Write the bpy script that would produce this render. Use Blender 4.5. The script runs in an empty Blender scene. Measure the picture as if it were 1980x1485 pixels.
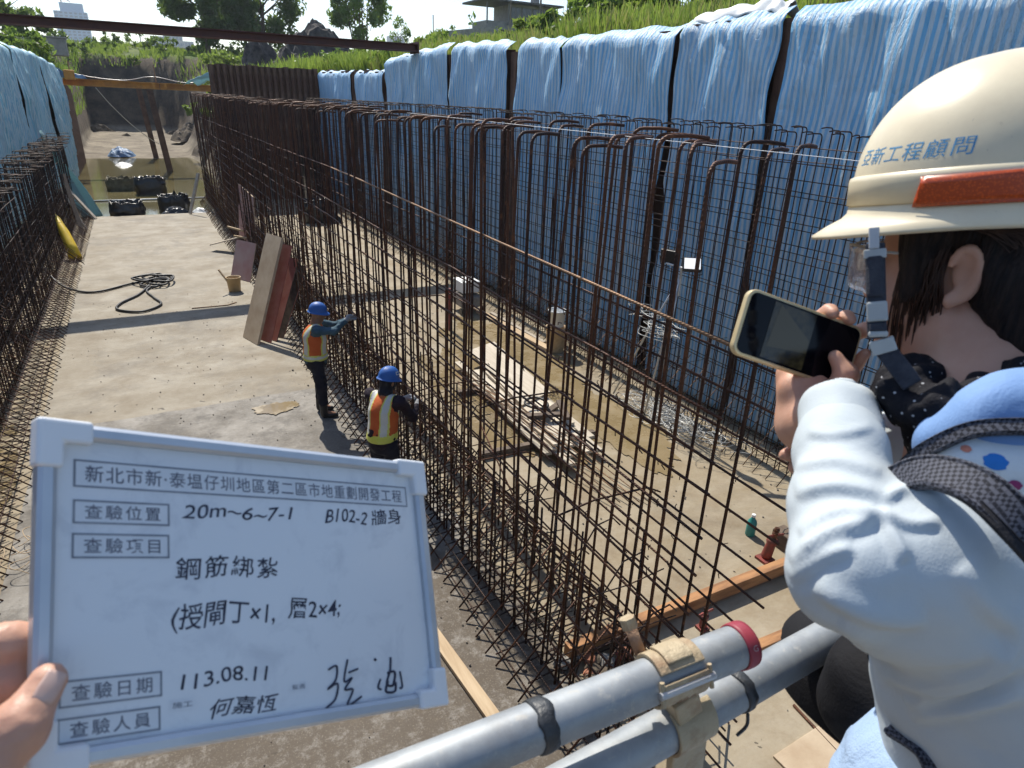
import bpy, bmesh, math, random
import numpy as np
from mathutils import Vector, Matrix, noise as mnoise

rnd = random.Random(11)
SC = bpy.context.scene
COL = SC.collection

# ---------------------------------------------------------------- camera
CAM_AXES = ((0.880143836, -0.161513461, 0.446385741),      # columns: right, down, forward
            (-0.473555196, -0.364200081, 0.801937515),
            (0.033050019, -0.917208647, -0.397033995))
CAM_LOC = Vector((0.0, 0.0, 4.5))
R_ = Vector([r[0] for r in CAM_AXES]); D_ = Vector([r[1] for r in CAM_AXES]); F_ = Vector([r[2] for r in CAM_AXES])
cam_d = bpy.data.cameras.new('camera')
cam = bpy.data.objects.new('camera', cam_d); COL.objects.link(cam)
m = Matrix.Identity(4)
for i in range(3):
    m[i][0] = R_[i]; m[i][1] = -D_[i]; m[i][2] = -F_[i]; m[i][3] = CAM_LOC[i]
cam.matrix_world = m
cam_d.sensor_fit = 'HORIZONTAL'; cam_d.sensor_width = 36.0; cam_d.lens = 36.0 * 1265.0 / 1980.0
cam_d.clip_start = 0.05; cam_d.clip_end = 6000.0
cam_d.dof.use_dof = True; cam_d.dof.focus_distance = 7.0; cam_d.dof.aperture_fstop = 13.0
SC.camera = cam

# ---------------------------------------------------------------- sky, sun, exposure
SUN_DIR = Vector((0.025, 0.85, 1.0)).normalized()            # towards the sun: ahead of the camera, about 50 degrees up
elev = math.asin(SUN_DIR.z); azim = math.atan2(SUN_DIR.x, SUN_DIR.y)
w = bpy.data.worlds.new('World'); SC.world = w; w.use_nodes = True
nt = w.node_tree; nt.nodes.clear()
o_ = nt.nodes.new('ShaderNodeOutputWorld'); b_ = nt.nodes.new('ShaderNodeBackground'); s_ = nt.nodes.new('ShaderNodeTexSky')
s_.sky_type = 'NISHITA'; s_.sun_disc = False; s_.sun_elevation = elev; s_.sun_rotation = azim
s_.altitude = 20; s_.air_density = 1.0; s_.dust_density = .7; s_.ozone_density = 1.6
b_.inputs['Strength'].default_value = 0.135
nt.links.new(s_.outputs[0], b_.inputs[0]); nt.links.new(b_.outputs[0], o_.inputs[0])
sun_d = bpy.data.lights.new('sun', 'SUN'); sun_d.energy = 4.5; sun_d.angle = math.radians(0.55); sun_d.color = (1.0, 0.94, 0.83)
sun = bpy.data.objects.new('sun', sun_d); COL.objects.link(sun)
sun.rotation_euler = SUN_DIR.to_track_quat('Z', 'Y').to_euler(); sun.location = (0, 40, 60)
vs = SC.view_settings
vs.view_transform = 'Standard'; vs.look = 'None'; vs.exposure = 0.5; vs.gamma = 1.0; vs.use_curve_mapping = False

# ---------------------------------------------------------------- helpers: geometry
def sight(u, v, depth):
    """world point seen at photo position (u, v), 'depth' metres in front of the lens"""
    return CAM_LOC + (R_ * ((u - 990.0) / 1265.0) + D_ * ((v - 742.5) / 1265.0) + F_) * depth

class G:
    """collects polygons; make() links them as ONE mesh object"""
    def __init__(s): s.v = []; s.f = []; s.m = []; s.uv = None; s.mi = 0
    def add(s, vs, fs):
        n = len(s.v); s.v += [tuple(p) for p in vs]; s.f += [tuple(i + n for i in f) for f in fs]; s.m += [s.mi] * len(fs); return s
    def box(s, c, d, rot=None):
        hx, hy, hz = d[0] / 2, d[1] / 2, d[2] / 2; c = Vector(c)
        p = [Vector((x, y, z)) for x in (-hx, hx) for y in (-hy, hy) for z in (-hz, hz)]
        if rot is not None: p = [rot @ q for q in p]
        return s.add([q + c for q in p], [(0, 1, 3, 2), (4, 6, 7, 5), (0, 4, 5, 1), (2, 3, 7, 6), (0, 2, 6, 4), (1, 5, 7, 3)])
    def beam(s, a, b, w, h, up=(0, 0, 1)):
        a = Vector(a); b = Vector(b); d = b - a; L = d.length; d.normalize()
        sx = d.cross(Vector(up)).normalized(); u = sx.cross(d)
        R = Matrix((sx, d, u)).transposed()
        return s.box((a + b) / 2, (w, L, h), R)
    def prism(s, outline, axis_vec, origin=(0, 0, 0), ex=(1, 0, 0), ey=(0, 1, 0)):
        o = Vector(origin); ex = Vector(ex); ey = Vector(ey); a = Vector(axis_vec); n = len(outline)
        p = [o + ex * x + ey * y for x, y in outline]
        vs_ = p + [q + a for q in p]
        return s.add(vs_, [tuple(range(n - 1, -1, -1)), tuple(range(n, 2 * n))] + [(i, (i + 1) % n, n + (i + 1) % n, n + i) for i in range(n)])
    def tube(s, pts, r, n=8, cap=True):
        pts = [Vector(p) for p in pts]; k = len(pts)
        rs = r if isinstance(r, (list, tuple)) else [r] * k
        t0 = (pts[1] - pts[0]).normalized(); a = t0.orthogonal().normalized(); vs_ = []; fs = []
        for i, p in enumerate(pts):
            t = (pts[min(i + 1, k - 1)] - pts[max(i - 1, 0)])
            if t.length < 1e-9: t = t0
            t = t.normalized(); a = (a - t * a.dot(t))
            if a.length < 1e-6: a = t.orthogonal()
            a.normalize(); b = t.cross(a)
            for j in range(n):
                q = 2 * math.pi * j / n; vs_.append(p + (a * math.cos(q) + b * math.sin(q)) * rs[i])
        for i in range(k - 1):
            for j in range(n):
                fs.append((i * n + j, i * n + (j + 1) % n, (i + 1) * n + (j + 1) % n, (i + 1) * n + j))
        if cap: fs += [tuple(range(n - 1, -1, -1)), tuple((k - 1) * n + j for j in range(n))]
        return s.add(vs_, fs)
    def lathe(s, prof, n=20, c=(0, 0, 0), mat=None):
        c = Vector(c); vs_ = []; fs = []; k = len(prof)
        for r, z in prof:
            for j in range(n):
                a = 2 * math.pi * j / n; p = Vector((r * math.cos(a), r * math.sin(a), z)); vs_.append((mat @ p if mat else p) + c)
        for i in range(k - 1):
            for j in range(n): fs.append((i * n + j, i * n + (j + 1) % n, (i + 1) * n + (j + 1) % n, (i + 1) * n + j))
        fs += [tuple(range(n - 1, -1, -1)), tuple((k - 1) * n + j for j in range(n))]
        return s.add(vs_, fs)
    def grid(s, fn, nu, nv, flip=False):
        vs_ = [fn(i / (nu - 1), j / (nv - 1)) for j in range(nv) for i in range(nu)]
        fs = []
        for j in range(nv - 1):
            for i in range(nu - 1):
                q = (j * nu + i, j * nu + i + 1, (j + 1) * nu + i + 1, (j + 1) * nu + i); fs.append(q[::-1] if flip else q)
        return s.add(vs_, fs)
    def mesh(s, name, mats, smooth=False):
        me = bpy.data.meshes.new(name); me.from_pydata(s.v, [], s.f)
        if not isinstance(mats, (list, tuple)): mats = [mats]
        for mt in mats: me.materials.append(mt)
        if len(mats) > 1: me.polygons.foreach_set('material_index', s.m)
        if smooth: me.polygons.foreach_set('use_smooth', [True] * len(me.polygons))
        if s.uv is not None:
            l = me.uv_layers.new(name='UVMap'); idx = np.zeros(len(me.loops), dtype=np.int32); me.loops.foreach_get('vertex_index', idx)
            l.data.foreach_set('uv', np.asarray(s.uv, dtype=np.float32)[idx].ravel())
        me.update(); return me
    def make(s, name, mats, parent=None, loc=None, smooth=False, world=True):
        return put(name, s.mesh(name, mats, smooth), parent, loc, world)

def put(name, me, parent=None, loc=None, world=True, rot=None):
    o = bpy.data.objects.new(name, me); COL.objects.link(o)
    if parent is not None:
        o.parent = parent
        if world and loc is None: o.location = -parent.location
    if loc is not None: o.location = loc
    if rot is not None: o.rotation_euler = rot
    return o

def tag(o, label=None, cat=None, group=None, kind=None):
    if label: o['label'] = label
    if cat: o['category'] = cat
    if group: o['group'] = group
    if kind: o['kind'] = kind
    return o

def thing(name, label, cat, loc=(0, 0, 0), group=None):
    o = bpy.data.objects.new(name, None); COL.objects.link(o); o.location = loc; o.empty_display_size = 0.1
    return tag(o, label, cat, group)

def bevel(o, w=0.004, seg=2, ang=40):
    md = o.modifiers.new('bevel', 'BEVEL'); md.width = w; md.segments = seg; md.limit_method = 'ANGLE'; md.angle_limit = math.radians(ang); md.harden_normals = False
    return o

def clone(o, parent=None, loc=None, rot=None):
    c = o.copy(); COL.objects.link(c)
    if parent is not None: c.parent = parent
    if loc is not None: c.location = loc
    if rot is not None: c.rotation_euler = rot
    return c

def fbm(x, y, z=0.0, s=1.0, o=4):
    return mnoise.fractal(Vector((x * s, y * s, z * s)), 0.9, 2.0, o)

# ---------------------------------------------------------------- helpers: materials
def srgb(r, g, b):
    f = lambda c: (c / 255.0 / 12.92) if c / 255.0 <= 0.04045 else ((c / 255.0 + 0.055) / 1.055) ** 2.4
    return (f(r), f(g), f(b), 1.0)
def c4(c): return tuple(c) if len(c) == 4 else (c[0], c[1], c[2], 1.0)

class N:
    """small node-graph writer"""
    def __init__(s, name):
        s.m = bpy.data.materials.new(name); s.m.use_nodes = True; s.t = s.m.node_tree; s.t.nodes.clear()
        s.out = s.t.nodes.new('ShaderNodeOutputMaterial'); s.b = s.t.nodes.new('ShaderNodeBsdfPrincipled')
        s.t.links.new(s.b.outputs[0], s.out.inputs[0]); s.tc = None
    def n(s, typ, **kw):
        q = s.t.nodes.new(typ)
        for k, v in kw.items(): setattr(q, k, v)
        return q
    def l(s, a, b): s.t.links.new(a, b)
    def co(s, kind='Object', scale=(1, 1, 1), rot=(0, 0, 0), loc=(0, 0, 0)):
        if s.tc is None: s.tc = s.n('ShaderNodeTexCoord')
        mp = s.n('ShaderNodeMapping'); mp.inputs['Scale'].default_value = scale; mp.inputs['Rotation'].default_value = rot; mp.inputs['Location'].default_value = loc
        s.l(s.tc.outputs[kind], mp.inputs[0]); return mp.outputs[0]
    def pos(s, scale=(1, 1, 1), rot=(0, 0, 0)):
        g = s.n('ShaderNodeNewGeometry'); mp = s.n('ShaderNodeMapping'); mp.inputs['Scale'].default_value = scale; mp.inputs['Rotation'].default_value = rot
        s.l(g.outputs['Position'], mp.inputs[0]); return mp.outputs[0]
    def noise(s, co, scale=5, detail=5, rough=.6, dist=0):
        q = s.n('ShaderNodeTexNoise'); q.inputs['Scale'].default_value = scale; q.inputs['Detail'].default_value = detail
        q.inputs['Roughness'].default_value = rough; q.inputs['Distortion'].default_value = dist; s.l(co, q.inputs['Vector']); return q.outputs['Fac']
    def ramp(s, fac, stops, interp='LINEAR'):
        q = s.n('ShaderNodeValToRGB'); q.color_ramp.interpolation = interp; e = q.color_ramp.elements
        while len(e) < len(stops): e.new(0.5)
        for i, (p, c) in enumerate(stops):
            e[i].position = p; e[i].color = c4(c) if isinstance(c, (tuple, list)) else (c, c, c, 1)
        s.l(fac, q.inputs[0]); return q.outputs[0]
    def mix(s, fac, a, b, typ='MIX'):
        q = s.n('ShaderNodeMix'); q.data_type = 'RGBA'; q.blend_type = typ
        for sock, val in ((q.inputs[0], fac), (q.inputs[6], a), (q.inputs[7], b)):
            if hasattr(val, 'is_linked') or isinstance(val, bpy.types.NodeSocket): s.l(val, sock)
            elif isinstance(val, (tuple, list)): sock.default_value = c4(val)
            else: sock.default_value = val
        return q.outputs[2]
    def math(s, op, a, b=0.0, c=None, clamp=False):
        q = s.n('ShaderNodeMath'); q.operation = op; q.use_clamp = clamp
        for i, val in enumerate((a, b) if c is None else (a, b, c)):
            if isinstance(val, bpy.types.NodeSocket): s.l(val, q.inputs[i])
            else: q.inputs[i].default_value = val
        return q.outputs[0]
    def sep(s, vec):
        q = s.n('ShaderNodeSeparateXYZ'); s.l(vec, q.inputs[0]); return q.outputs
    def bump(s, h, strength=.3, dist=.01):
        q = s.n('ShaderNodeBump'); q.inputs['Strength'].default_value = strength; q.inputs['Distance'].default_value = dist
        s.l(h, q.inputs['Height'])
        if s.b.inputs['Normal'].is_linked: s.l(s.b.inputs['Normal'].links[0].from_socket, q.inputs['Normal'])
        s.l(q.outputs[0], s.b.inputs['Normal'])
    def set(s, col=None, rough=None, metal=None, spec=None):
        for nm, val in (('Base Color', col), ('Roughness', rough), ('Metallic', metal), ('Specular IOR Level', spec)):
            if val is None: continue
            if isinstance(val, bpy.types.NodeSocket): s.l(val, s.b.inputs[nm])
            elif isinstance(val, (tuple, list)): s.b.inputs[nm].default_value = c4(val)
            else: s.b.inputs[nm].default_value = val
        return s
    def translucent(s, col, amount):
        tr = s.n('ShaderNodeBsdfTranslucent'); mx = s.n('ShaderNodeMixShader'); mx.inputs[0].default_value = amount
        if isinstance(col, bpy.types.NodeSocket): s.l(col, tr.inputs[0])
        else: tr.inputs[0].default_value = c4(col)
        s.l(s.b.outputs[0], mx.inputs[1]); s.l(tr.outputs[0], mx.inputs[2]); s.l(mx.outputs[0], s.out.inputs[0])

def simple(name, c1, c2=None, scale=8, detail=5, rough=.7, rough2=None, metal=0, bump=0, bscale=60, stretch=(1, 1, 1), spec=.4, lo=.35, hi=.65, vary=0.0):
    k = N(name); co = k.co('Object', stretch)
    c2 = c2 or c1
    f = k.noise(co, scale, detail); fr = k.ramp(f, [(lo, 0.0), (hi, 1.0)])
    col = k.mix(fr, c1, c2)
    if vary:
        oi = k.n('ShaderNodeObjectInfo'); v = k.math('MULTIPLY_ADD', oi.outputs['Random'], 2 * vary, 1 - vary)
        hs = k.n('ShaderNodeHueSaturation'); k.l(v, hs.inputs['Value']); k.l(col, hs.inputs['Color']); col = hs.outputs[0]
    r = rough if rough2 is None else k.math('MULTIPLY_ADD', fr, rough2 - rough, rough)
    k.set(col, r, metal, spec)
    if bump: k.bump(k.noise(co, bscale, 4), bump, .01)
    return k.m

# ---------------------------------------------------------------- materials
def floor_mat(name, dry, pale, wet, dark, wet_from=None):
    k = N(name); P = k.pos(); X, Y, Z = k.sep(P)
    big = k.noise(P, .35, 6, .62, .6); mid = k.noise(P, 1.7, 8, .7); fine = k.noise(P, 16, 8, .75); grit = k.noise(P, 90, 3, .8)
    streak = k.noise(k.pos((.5, 1.15, 1), (0, 0, .12)), .9, 8, .7, .4)
    col = k.mix(k.ramp(streak, [(.38, 0.), (.66, 1.)]), dry, pale)
    col = k.mix(k.ramp(mid, [(.44, 0.), (.68, .7)]), col, dark); stain = k.ramp(k.noise(P, .55, 9, .74, .6), [(.5, 0.), (.66, .6)]); col = k.mix(stain, col, wet)
    dust = k.ramp(k.noise(P, 3.0, 9, .8, .3), [(.55, 0.), (.7, .5)]); col = k.mix(dust, col, pale)
    if wet_from is not None:
        edge = k.math('ADD', Y, k.math('MULTIPLY', k.math('SUBTRACT', big, .5), .5))
        mk = k.math('MULTIPLY', k.math('SUBTRACT', wet_from[0], edge), 22., clamp=True)
        rough_ = k.mix(k.ramp(k.noise(P, .9, 9, .72), [(.4, 0.), (.62, 1.)]), wet, wet_from[3])
        speck = k.ramp(k.noise(P, 30, 4, .8), [(.56, 0.), (.66, .7)]); rough_ = k.mix(speck, rough_, wet_from[3])
        rough_ = k.mix(k.ramp(k.noise(P, 2.2, 9, .8), [(.5, 0.), (.62, .6)]), rough_, wet_from[4])
        col = k.mix(mk, col, rough_)
        e2 = k.math('ADD', Y, k.math('MULTIPLY', k.math('SUBTRACT', mid, .5), 1.6)); mk2 = k.math('MULTIPLY', k.math('SUBTRACT', wet_from[1], e2), 2.2, clamp=True)
        brown = k.mix(k.ramp(k.noise(P, 5, 9, .85), [(.5, 0.), (.66, .8)]), wet_from[2], wet_from[3])
        brown = k.mix(k.ramp(k.noise(P, 60, 4, .8), [(.58, 0.), (.66, .6)]), brown, pale)
        col = k.mix(mk2, col, brown)
    col = k.mix(k.ramp(fine, [(.25, .3), (.5, 0.)]), col, dark); col = k.mix(k.ramp(grit, [(.6, 0.), (.75, .25)]), col, dark)
    drops = k.ramp(k.noise(P, 7.5, 3, .5, 1.0), [(.72, 0.), (.745, .75)]); col = k.mix(drops, col, (.06, .05, .04))
    k.set(col, k.math('MULTIPLY_ADD', mid, .35, .55), 0, .25)
    k.bump(fine, .25, .02); k.bump(mid, .25, .05)
    return k.m

M_left_floor = floor_mat('dry_concrete', (.245, .21, .155), (.345, .31, .25), (.15, .135, .115), (.2, .16, .11), (10.3, 5.6, (.105, .085, .065), (.31, .29, .26), (.085, .078, .07)))
M_right_floor = floor_mat('tan_concrete', (.28, .225, .145), (.37, .32, .24), (.18, .15, .11), (.2, .145, .085))
M_earth = simple('dark_earth', (.075, .06, .048), (.16, .125, .085), 1.3, 8, .95, bump=.6, bscale=9)
def ground_mat():
    k = N('ground_earth_and_grass'); P = k.pos(); X, Y, Z = k.sep(P)
    earth = k.mix(k.ramp(k.noise(P, .8, 8, .7), [(.35, 0.), (.65, 1.)]), (.04, .034, .03), (.13, .10, .07))
    mud = k.mix(k.ramp(k.noise(P, .5, 8, .7, .8), [(.38, 0.), (.62, 1.)]), (.15, .125, .095), (.29, .25, .19))
    grass = k.mix(k.ramp(k.noise(P, .6, 7, .7), [(.35, 0.), (.65, 1.)]), (.06, .1, .02), (.16, .19, .05))
    col = k.mix(k.math('MULTIPLY', k.math('SUBTRACT', Z, .75), 3., clamp=True), mud, earth)
    gz = k.math('ADD', Z, k.math('MULTIPLY', k.math('SUBTRACT', k.noise(P, .45, 6, .65), .5), 3.2))
    col = k.mix(k.math('MULTIPLY', k.math('SUBTRACT', gz, 7.0), 2., clamp=True), col, grass)
    k.set(col, .92, 0, .2); k.bump(k.noise(P, 3, 8, .75), .7, .12)
    return k.m
M_ground = ground_mat()
def water_mat():
    k = N('muddy_water'); P = k.pos()
    col = k.mix(k.ramp(k.noise(P, .25, 5), [(.35, 0.), (.7, 1.)]), (.11, .092, .04), (.17, .145, .07))
    k.set(col, .09, 0, .5); k.bump(k.noise(k.pos((1, 2.2, 1)), 3.0, 3), .06, .02); return k.m
M_water = water_mat()
def puddle_mat():
    k = N('puddle_water'); P = k.pos()
    col = k.mix(k.ramp(k.noise(P, .9, 6, .7), [(.35, 0.), (.65, 1.)]), (.19, .14, .065), (.27, .205, .115))
    k.set(col, k.ramp(k.noise(P, 2.2, 6, .7), [(.4, .08), (.62, .5)]), 0, .5); return k.m
M_puddle = puddle_mat()
def pile_mat():
    k = N('rusty_sheet_steel'); co = k.co('Object', (1, 1, .12)); P = k.co('Object')
    c = k.mix(k.ramp(k.noise(co, 5, 7, .7), [(.35, 0.), (.68, 1.)]), (.06, .036, .03), (.17, .09, .06))
    c = k.mix(k.ramp(k.noise(P, 2, 5), [(.4, 0.), (.7, .7)]), c, (.24, .15, .10))
    k.set(c, .85, .15, .3); k.bump(k.noise(P, 40, 4), .3, .01); return k.m
M_pile = pile_mat()
M_strut = simple('brown_painted_steel', (.075, .032, .028), (.12, .05, .04), 3, 6, .55, .75, .2, .2, 40)
M_yellow_steel = simple('rusty_yellow_steel', (.62, .27, .05), (.40, .17, .05), 2.2, 7, .7, .85, 0, .2, 50)
def rebar_mat(name, a, b, c3):
    k = N(name); co = k.pos((1, 1, .5)); P = k.pos()
    oi = k.n('ShaderNodeObjectInfo')
    f = k.math('ADD', k.noise(co, 4.5, 6, .7), k.math('MULTIPLY', k.math('SUBTRACT', oi.outputs['Random'], .5), .3))
    c = k.mix(k.ramp(f, [(.38, 0.), (.62, 1.)]), a, b); c = k.mix(k.ramp(k.noise(P, 11, 5), [(.55, 0.), (.7, .8)]), c, c3)
    k.set(c, .62, .35, .4)
    wv = k.n('ShaderNodeTexWave'); wv.wave_type = 'BANDS'; wv.bands_direction = 'DIAGONAL'; wv.inputs['Scale'].default_value = 22; k.l(P, wv.inputs['Vector'])
    k.bump(wv.outputs['Fac'], .5, .004); return k.m
M_rebar = rebar_mat('rusty_rebar', (.034, .017, .013), (.10, .042, .022), (.20, .082, .036))
M_rebar_thin = rebar_mat('dark_rebar', (.026, .019, .018), (.062, .034, .025), (.11, .055, .032))
M_rebar_bright = rebar_mat('bright_rebar', (.13, .075, .045), (.28, .165, .09), (.30, .17, .10))  # brighter tone, paints sunlight onto the long top bar of the middle wall

def tarp_mat(name, blue, pale, period, white=.12, trans=.28):
    k = N(name); uv = k.n('ShaderNodeUVMap'); U, V, _ = k.sep(uv.outputs[0])
    wob = k.math('MULTIPLY', k.math('SUBTRACT', k.noise(uv.outputs[0], 1.5, 3), .5), .03)
    ph = k.math('FRACT', k.math('DIVIDE', k.math('ADD', U, wob), period))
    tri = k.math('ABSOLUTE', k.math('SUBTRACT', ph, .5)); st = k.ramp(tri, [(.18, 0.), (.32, 1.)])
    bleach = k.ramp(k.noise(uv.outputs[0], .8, 4), [(.35, .1), (.7, .55)]); blue2 = k.mix(bleach, blue, (.25, .58, .84)); col = k.mix(st, blue2, pale)
    ms = k.n('ShaderNodeMapping'); ms.inputs['Scale'].default_value = (1, .03, 1); k.l(uv.outputs[0], ms.inputs[0]); thr = k.ramp(k.noise(ms.outputs[0], 55, 5, .75), [(.3, 0.), (.7, .38)]); col = k.mix(thr, col, (.33, .58, .80))
    mp = k.n('ShaderNodeMapping'); mp.inputs['Scale'].default_value = (1.6, .35, 1); k.l(uv.outputs[0], mp.inputs[0])
    worn = k.ramp(k.noise(mp.outputs[0], 1.2, 8, .7, .6), [(.45, 0.), (.75, .5)]); col = k.mix(worn, col, (.5, .6, .7))
    dirt = k.ramp(k.noise(uv.outputs[0], .7, 8, .7), [(.5, 0.), (.8, .35)]); col = k.mix(dirt, col, (.16, .2, .22))
    k.set(col, .42, 0, .55)
    m2 = k.n('ShaderNodeMapping'); m2.inputs['Scale'].default_value = (2.0, .45, 1); m2.inputs['Rotation'].default_value = (0, 0, .22); k.l(uv.outputs[0], m2.inputs[0])
    rg = k.math('ABSOLUTE', k.math('SUBTRACT', k.noise(m2.outputs[0], 2.6, 5, .6, 1.2), .5)); k.bump(k.math('POWER', rg, .6), .8, .05); k.bump(k.noise(m2.outputs[0], 6.0, 6, .62, 1.6), .6, .03)
    k.bump(k.noise(uv.outputs[0], 26, 4, .65, .8), .35, .008)
    k.translucent(col, trans); return k.m
M_tarp = tarp_mat('striped_blue_tarp', (.085, .40, .76), (.60, .71, .79), .10, .12, .10)
M_tarp_left = tarp_mat('sunlit_turquoise_tarp', (.27, .62, .66), (.68, .83, .83), .11, .2, .15)  # pale turquoise holds grazing sun and glare, painted into the cloth colour
M_tarp_green = tarp_mat('pale_green_sheet', (.22, .47, .42), (.42, .6, .54), .12, .2, .4)
M_white_fabric = simple('white_plastic_sheet', (.68, .7, .7), (.8, .8, .78), 4, 5, .45, bump=.3, bscale=12)

# ---------------------------------------------------------------- ground
def ss(a, b, x):
    t = min(1, max(0, (x - a) / (b - a))); return t * t * (3 - 2 * t)
XS = [-600, -350, -200, -120, -70, -45, -30, -22, -16, -12, -9, -7, -6, -5, -4.4, -3.9, -3.55, -3.4, -2.9, -2, -1, 0, 1, 2, 3, 3.4, 3.8, 4.4, 5, 5.6, 6.2, 7, 7.95, 8.15, 8.6, 9.4, 10.3, 11.3, 12.4, 14, 16, 18.5, 21, 24, 28, 33, 38, 44, 52, 62, 75, 95, 130, 180, 260, 400, 700]
YS = [-14, -5, 0, 5, 10, 15, 20, 25, 29, 31, 32.4, 32.6, 33.4, 34.5, 36, 38, 40, 42.5, 45, 47.5, 50, 52.5, 55, 57, 59, 61, 63, 65, 68, 71, 74, 77, 79, 80.5, 82, 83, 84, 85, 86, 88, 91, 95, 100, 108, 118, 130, 150, 180, 220, 300, 420, 600, 900, 1400]
def ground_h(x, y):
    outL = 5.25 + .25 * fbm(x, y, 0, .3); outR = 5.35 + .17 * max(0, min(x, 52) - 8.2) + .3 * fbm(x, y, 3, .25)
    far = 7.4 + 1.2 * ss(86, 96, y) + .35 * fbm(x, y, 7, .2)
    floor = -.5 + .62 * ss(52, 62, y) + .35 * ss(62, 80, y) + (.12 * fbm(x, y, 1, .5) if y > 50 else 0)
    if y < 32.45:
        if -3.52 < x < 8.0: h = floor
        else: h = outL if x < 0 else outR
    else:
        tL = ss(-3.5, -3.95, x); right = 2.6 + 3.6 * ss(0, 1, (x - 3.3) / 7) + .5 * fbm(x, y, 5, .55)
        tR = ss(3.3, 6.8, x); base = outR if x > 8 else 5.35
        h = floor * (1 - tR) + base * tR + (.45 * fbm(x, y, 5, .6) * tR * (1 - tR) * 4)
        h = h * (1 - tL) + outL * tL
        b = 80 + 2.0 * fbm(x, 0, 2, .16) - 6.0 * ss(1.5, 6, x)
        t = ss(b, b + 5.5, y); h = h * (1 - t) + max(far, h if x > 8 else 0) * t + .5 * fbm(x, y, 11, .7) * t * (1 - t) * 4
    return h
g = G(); nx = len(XS)
g.v = [(x, y, ground_h(x, y)) for y in YS for x in XS]
g.f = [(j * nx + i, j * nx + i + 1, (j + 1) * nx + i + 1, (j + 1) * nx + i) for j in range(len(YS) - 1) for i in range(nx - 1)]; g.m = [0] * len(g.f)
tag(g.make('ground', M_ground, smooth=True), 'dark cut earth and grassy ground around the excavation', kind='structure')

def slab(name, x0, x1, y0, y1, z, th, mat, label):
    q = G(); nx_, ny_ = max(2, int((x1 - x0) / .25)), max(2, int((y1 - y0) / .4))
    def top(a, b):
        x = x0 + (x1 - x0) * a; y = y0 + (y1 - y0) * b
        ex = 0.03 * fbm(y, 0, z + x0, .8) * (a == 0 or a == 1); ey = .06 * fbm(x, 5, 0, .9) * (b == 1)
        return (x + ex, y + ey, z + .006 * fbm(x, y, 0, .9))
    q.grid(top, nx_, ny_)
    rim = [i for i in range(nx_)] + [j * nx_ + nx_ - 1 for j in range(1, ny_)] + [(ny_ - 1) * nx_ + i for i in range(nx_ - 2, -1, -1)] + [j * nx_ for j in range(ny_ - 2, 0, -1)]
    n0 = len(q.v); q.v += [(q.v[i][0], q.v[i][1], z - th) for i in rim]; k_ = len(rim)
    q.f += [(rim[i], n0 + i, n0 + (i + 1) % k_, rim[(i + 1) % k_]) for i in range(k_)]; q.m = [0] * len(q.f)
    return tag(q.make(name, mat), label, kind='structure')
slab('left_bay_floor', -1.84, 2.62, -4, 29.3, 0.0, .45, M_left_floor, 'pale concrete floor slab of the left bay, wet towards the front')
slab('right_bay_floor', 2.63, 7.72, -4, 32.2, 0.0, .45, M_right_floor, 'tan concrete floor slab of the right bay')
slab('left_margin_floor', -3.3, -1.85, -4, 29.4, -.05, .4, M_right_floor, 'muddy concrete strip under the left rebar')
def sheet(name, cx, cy, rx, ry, z, mat, label, seed, n=160, rot=0):
    q = G(); pts = []
    for i in range(n):
        a = 2 * math.pi * i / n; r = 1 + .38 * mnoise.noise(Vector((math.cos(a) * 1.3, math.sin(a) * 1.3, seed))) + .22 * mnoise.noise(Vector((math.cos(a) * 4, math.sin(a) * 4, seed + 9))) + .10 * mnoise.noise(Vector((math.cos(a) * 12, math.sin(a) * 12, seed + 4)))
        x, y = rx * r * math.cos(a), ry * r * math.sin(a); pts.append((cx + x * math.cos(rot) - y * math.sin(rot), cy + x * math.sin(rot) + y * math.cos(rot), z))
    q.add(pts, [tuple(range(n))]); return tag(q.make(name, mat), label, kind='structure')
q = G(); q.add([(-3.5, 29.2, -.2), (3.6, 29.2, -.2), (4.5, 60, -.2), (-3.5, 60, -.2)], [(0, 1, 2, 3)])
tag(q.make('water', M_water), 'brown muddy standing water at the far end of the trench', kind='structure')
sheet('puddle', 5.6, 10.6, .95, 2.3, .012, M_puddle, 'long olive puddle beside the planks in the right bay', 3)
sheet('puddle', 4.5, 8.6, 1.0, 2.2, .0125, M_puddle, 'brown puddle under the plank stack', 5)
sheet('puddle', 5.75, 7.2, .55, 1.5, .0118, M_puddle, 'narrow brown puddle along the right wall base', 8)
sheet('puddle', 1.25, 9.75, .32, .2, .013, M_puddle, 'small yellowish puddle by the far worker', 12)
sheet('puddle', -2.45, 9.2, .4, 1.8, -.036, M_puddle, 'yellow puddle under the left rebar mesh', 15)

# ---------------------------------------------------------------- sheet pile walls
def pile_mesh(name, w, d, h, t=.014):
    a = [(-w / 2, 0), (-w / 2 + .1 * w, 0), (-w / 2 + .3 * w, d), (w / 2 - .3 * w, d), (w / 2 - .1 * w, 0), (w / 2, 0)]
    out = a + [(x, y + t) for x, y in reversed(a)]
    return G().prism(out, (0, 0, h)).mesh(name, M_pile)
PM = pile_mesh('sheet_pile', .62, .2, 6.6)
def pile_wall(name, label, pts, ztop, zrand=.08, loc=(0, 0, 0)):
    t = thing(name, label, 'sheet pile wall', loc)
    for (x, y, ang, zt) in pts:
        put('sheet_pile', PM, t, Vector((x, y, zt - 6.6 + rnd.uniform(-zrand, zrand))) - Vector(loc), rot=(0, 0, ang))
    return t
pile_wall('sheet_pile_wall', 'long rusty sheet pile wall behind the striped blue tarps', [(7.82, y * .62 - 2.0, math.pi / 2, 5.56 if y * .62 - 2.0 < 21 else 5.3) for y in range(0, 56)], 0, loc=(7.82, 2, 0))
PM = pile_mesh('sheet_pile', .25, .14, 6.6)
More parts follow.
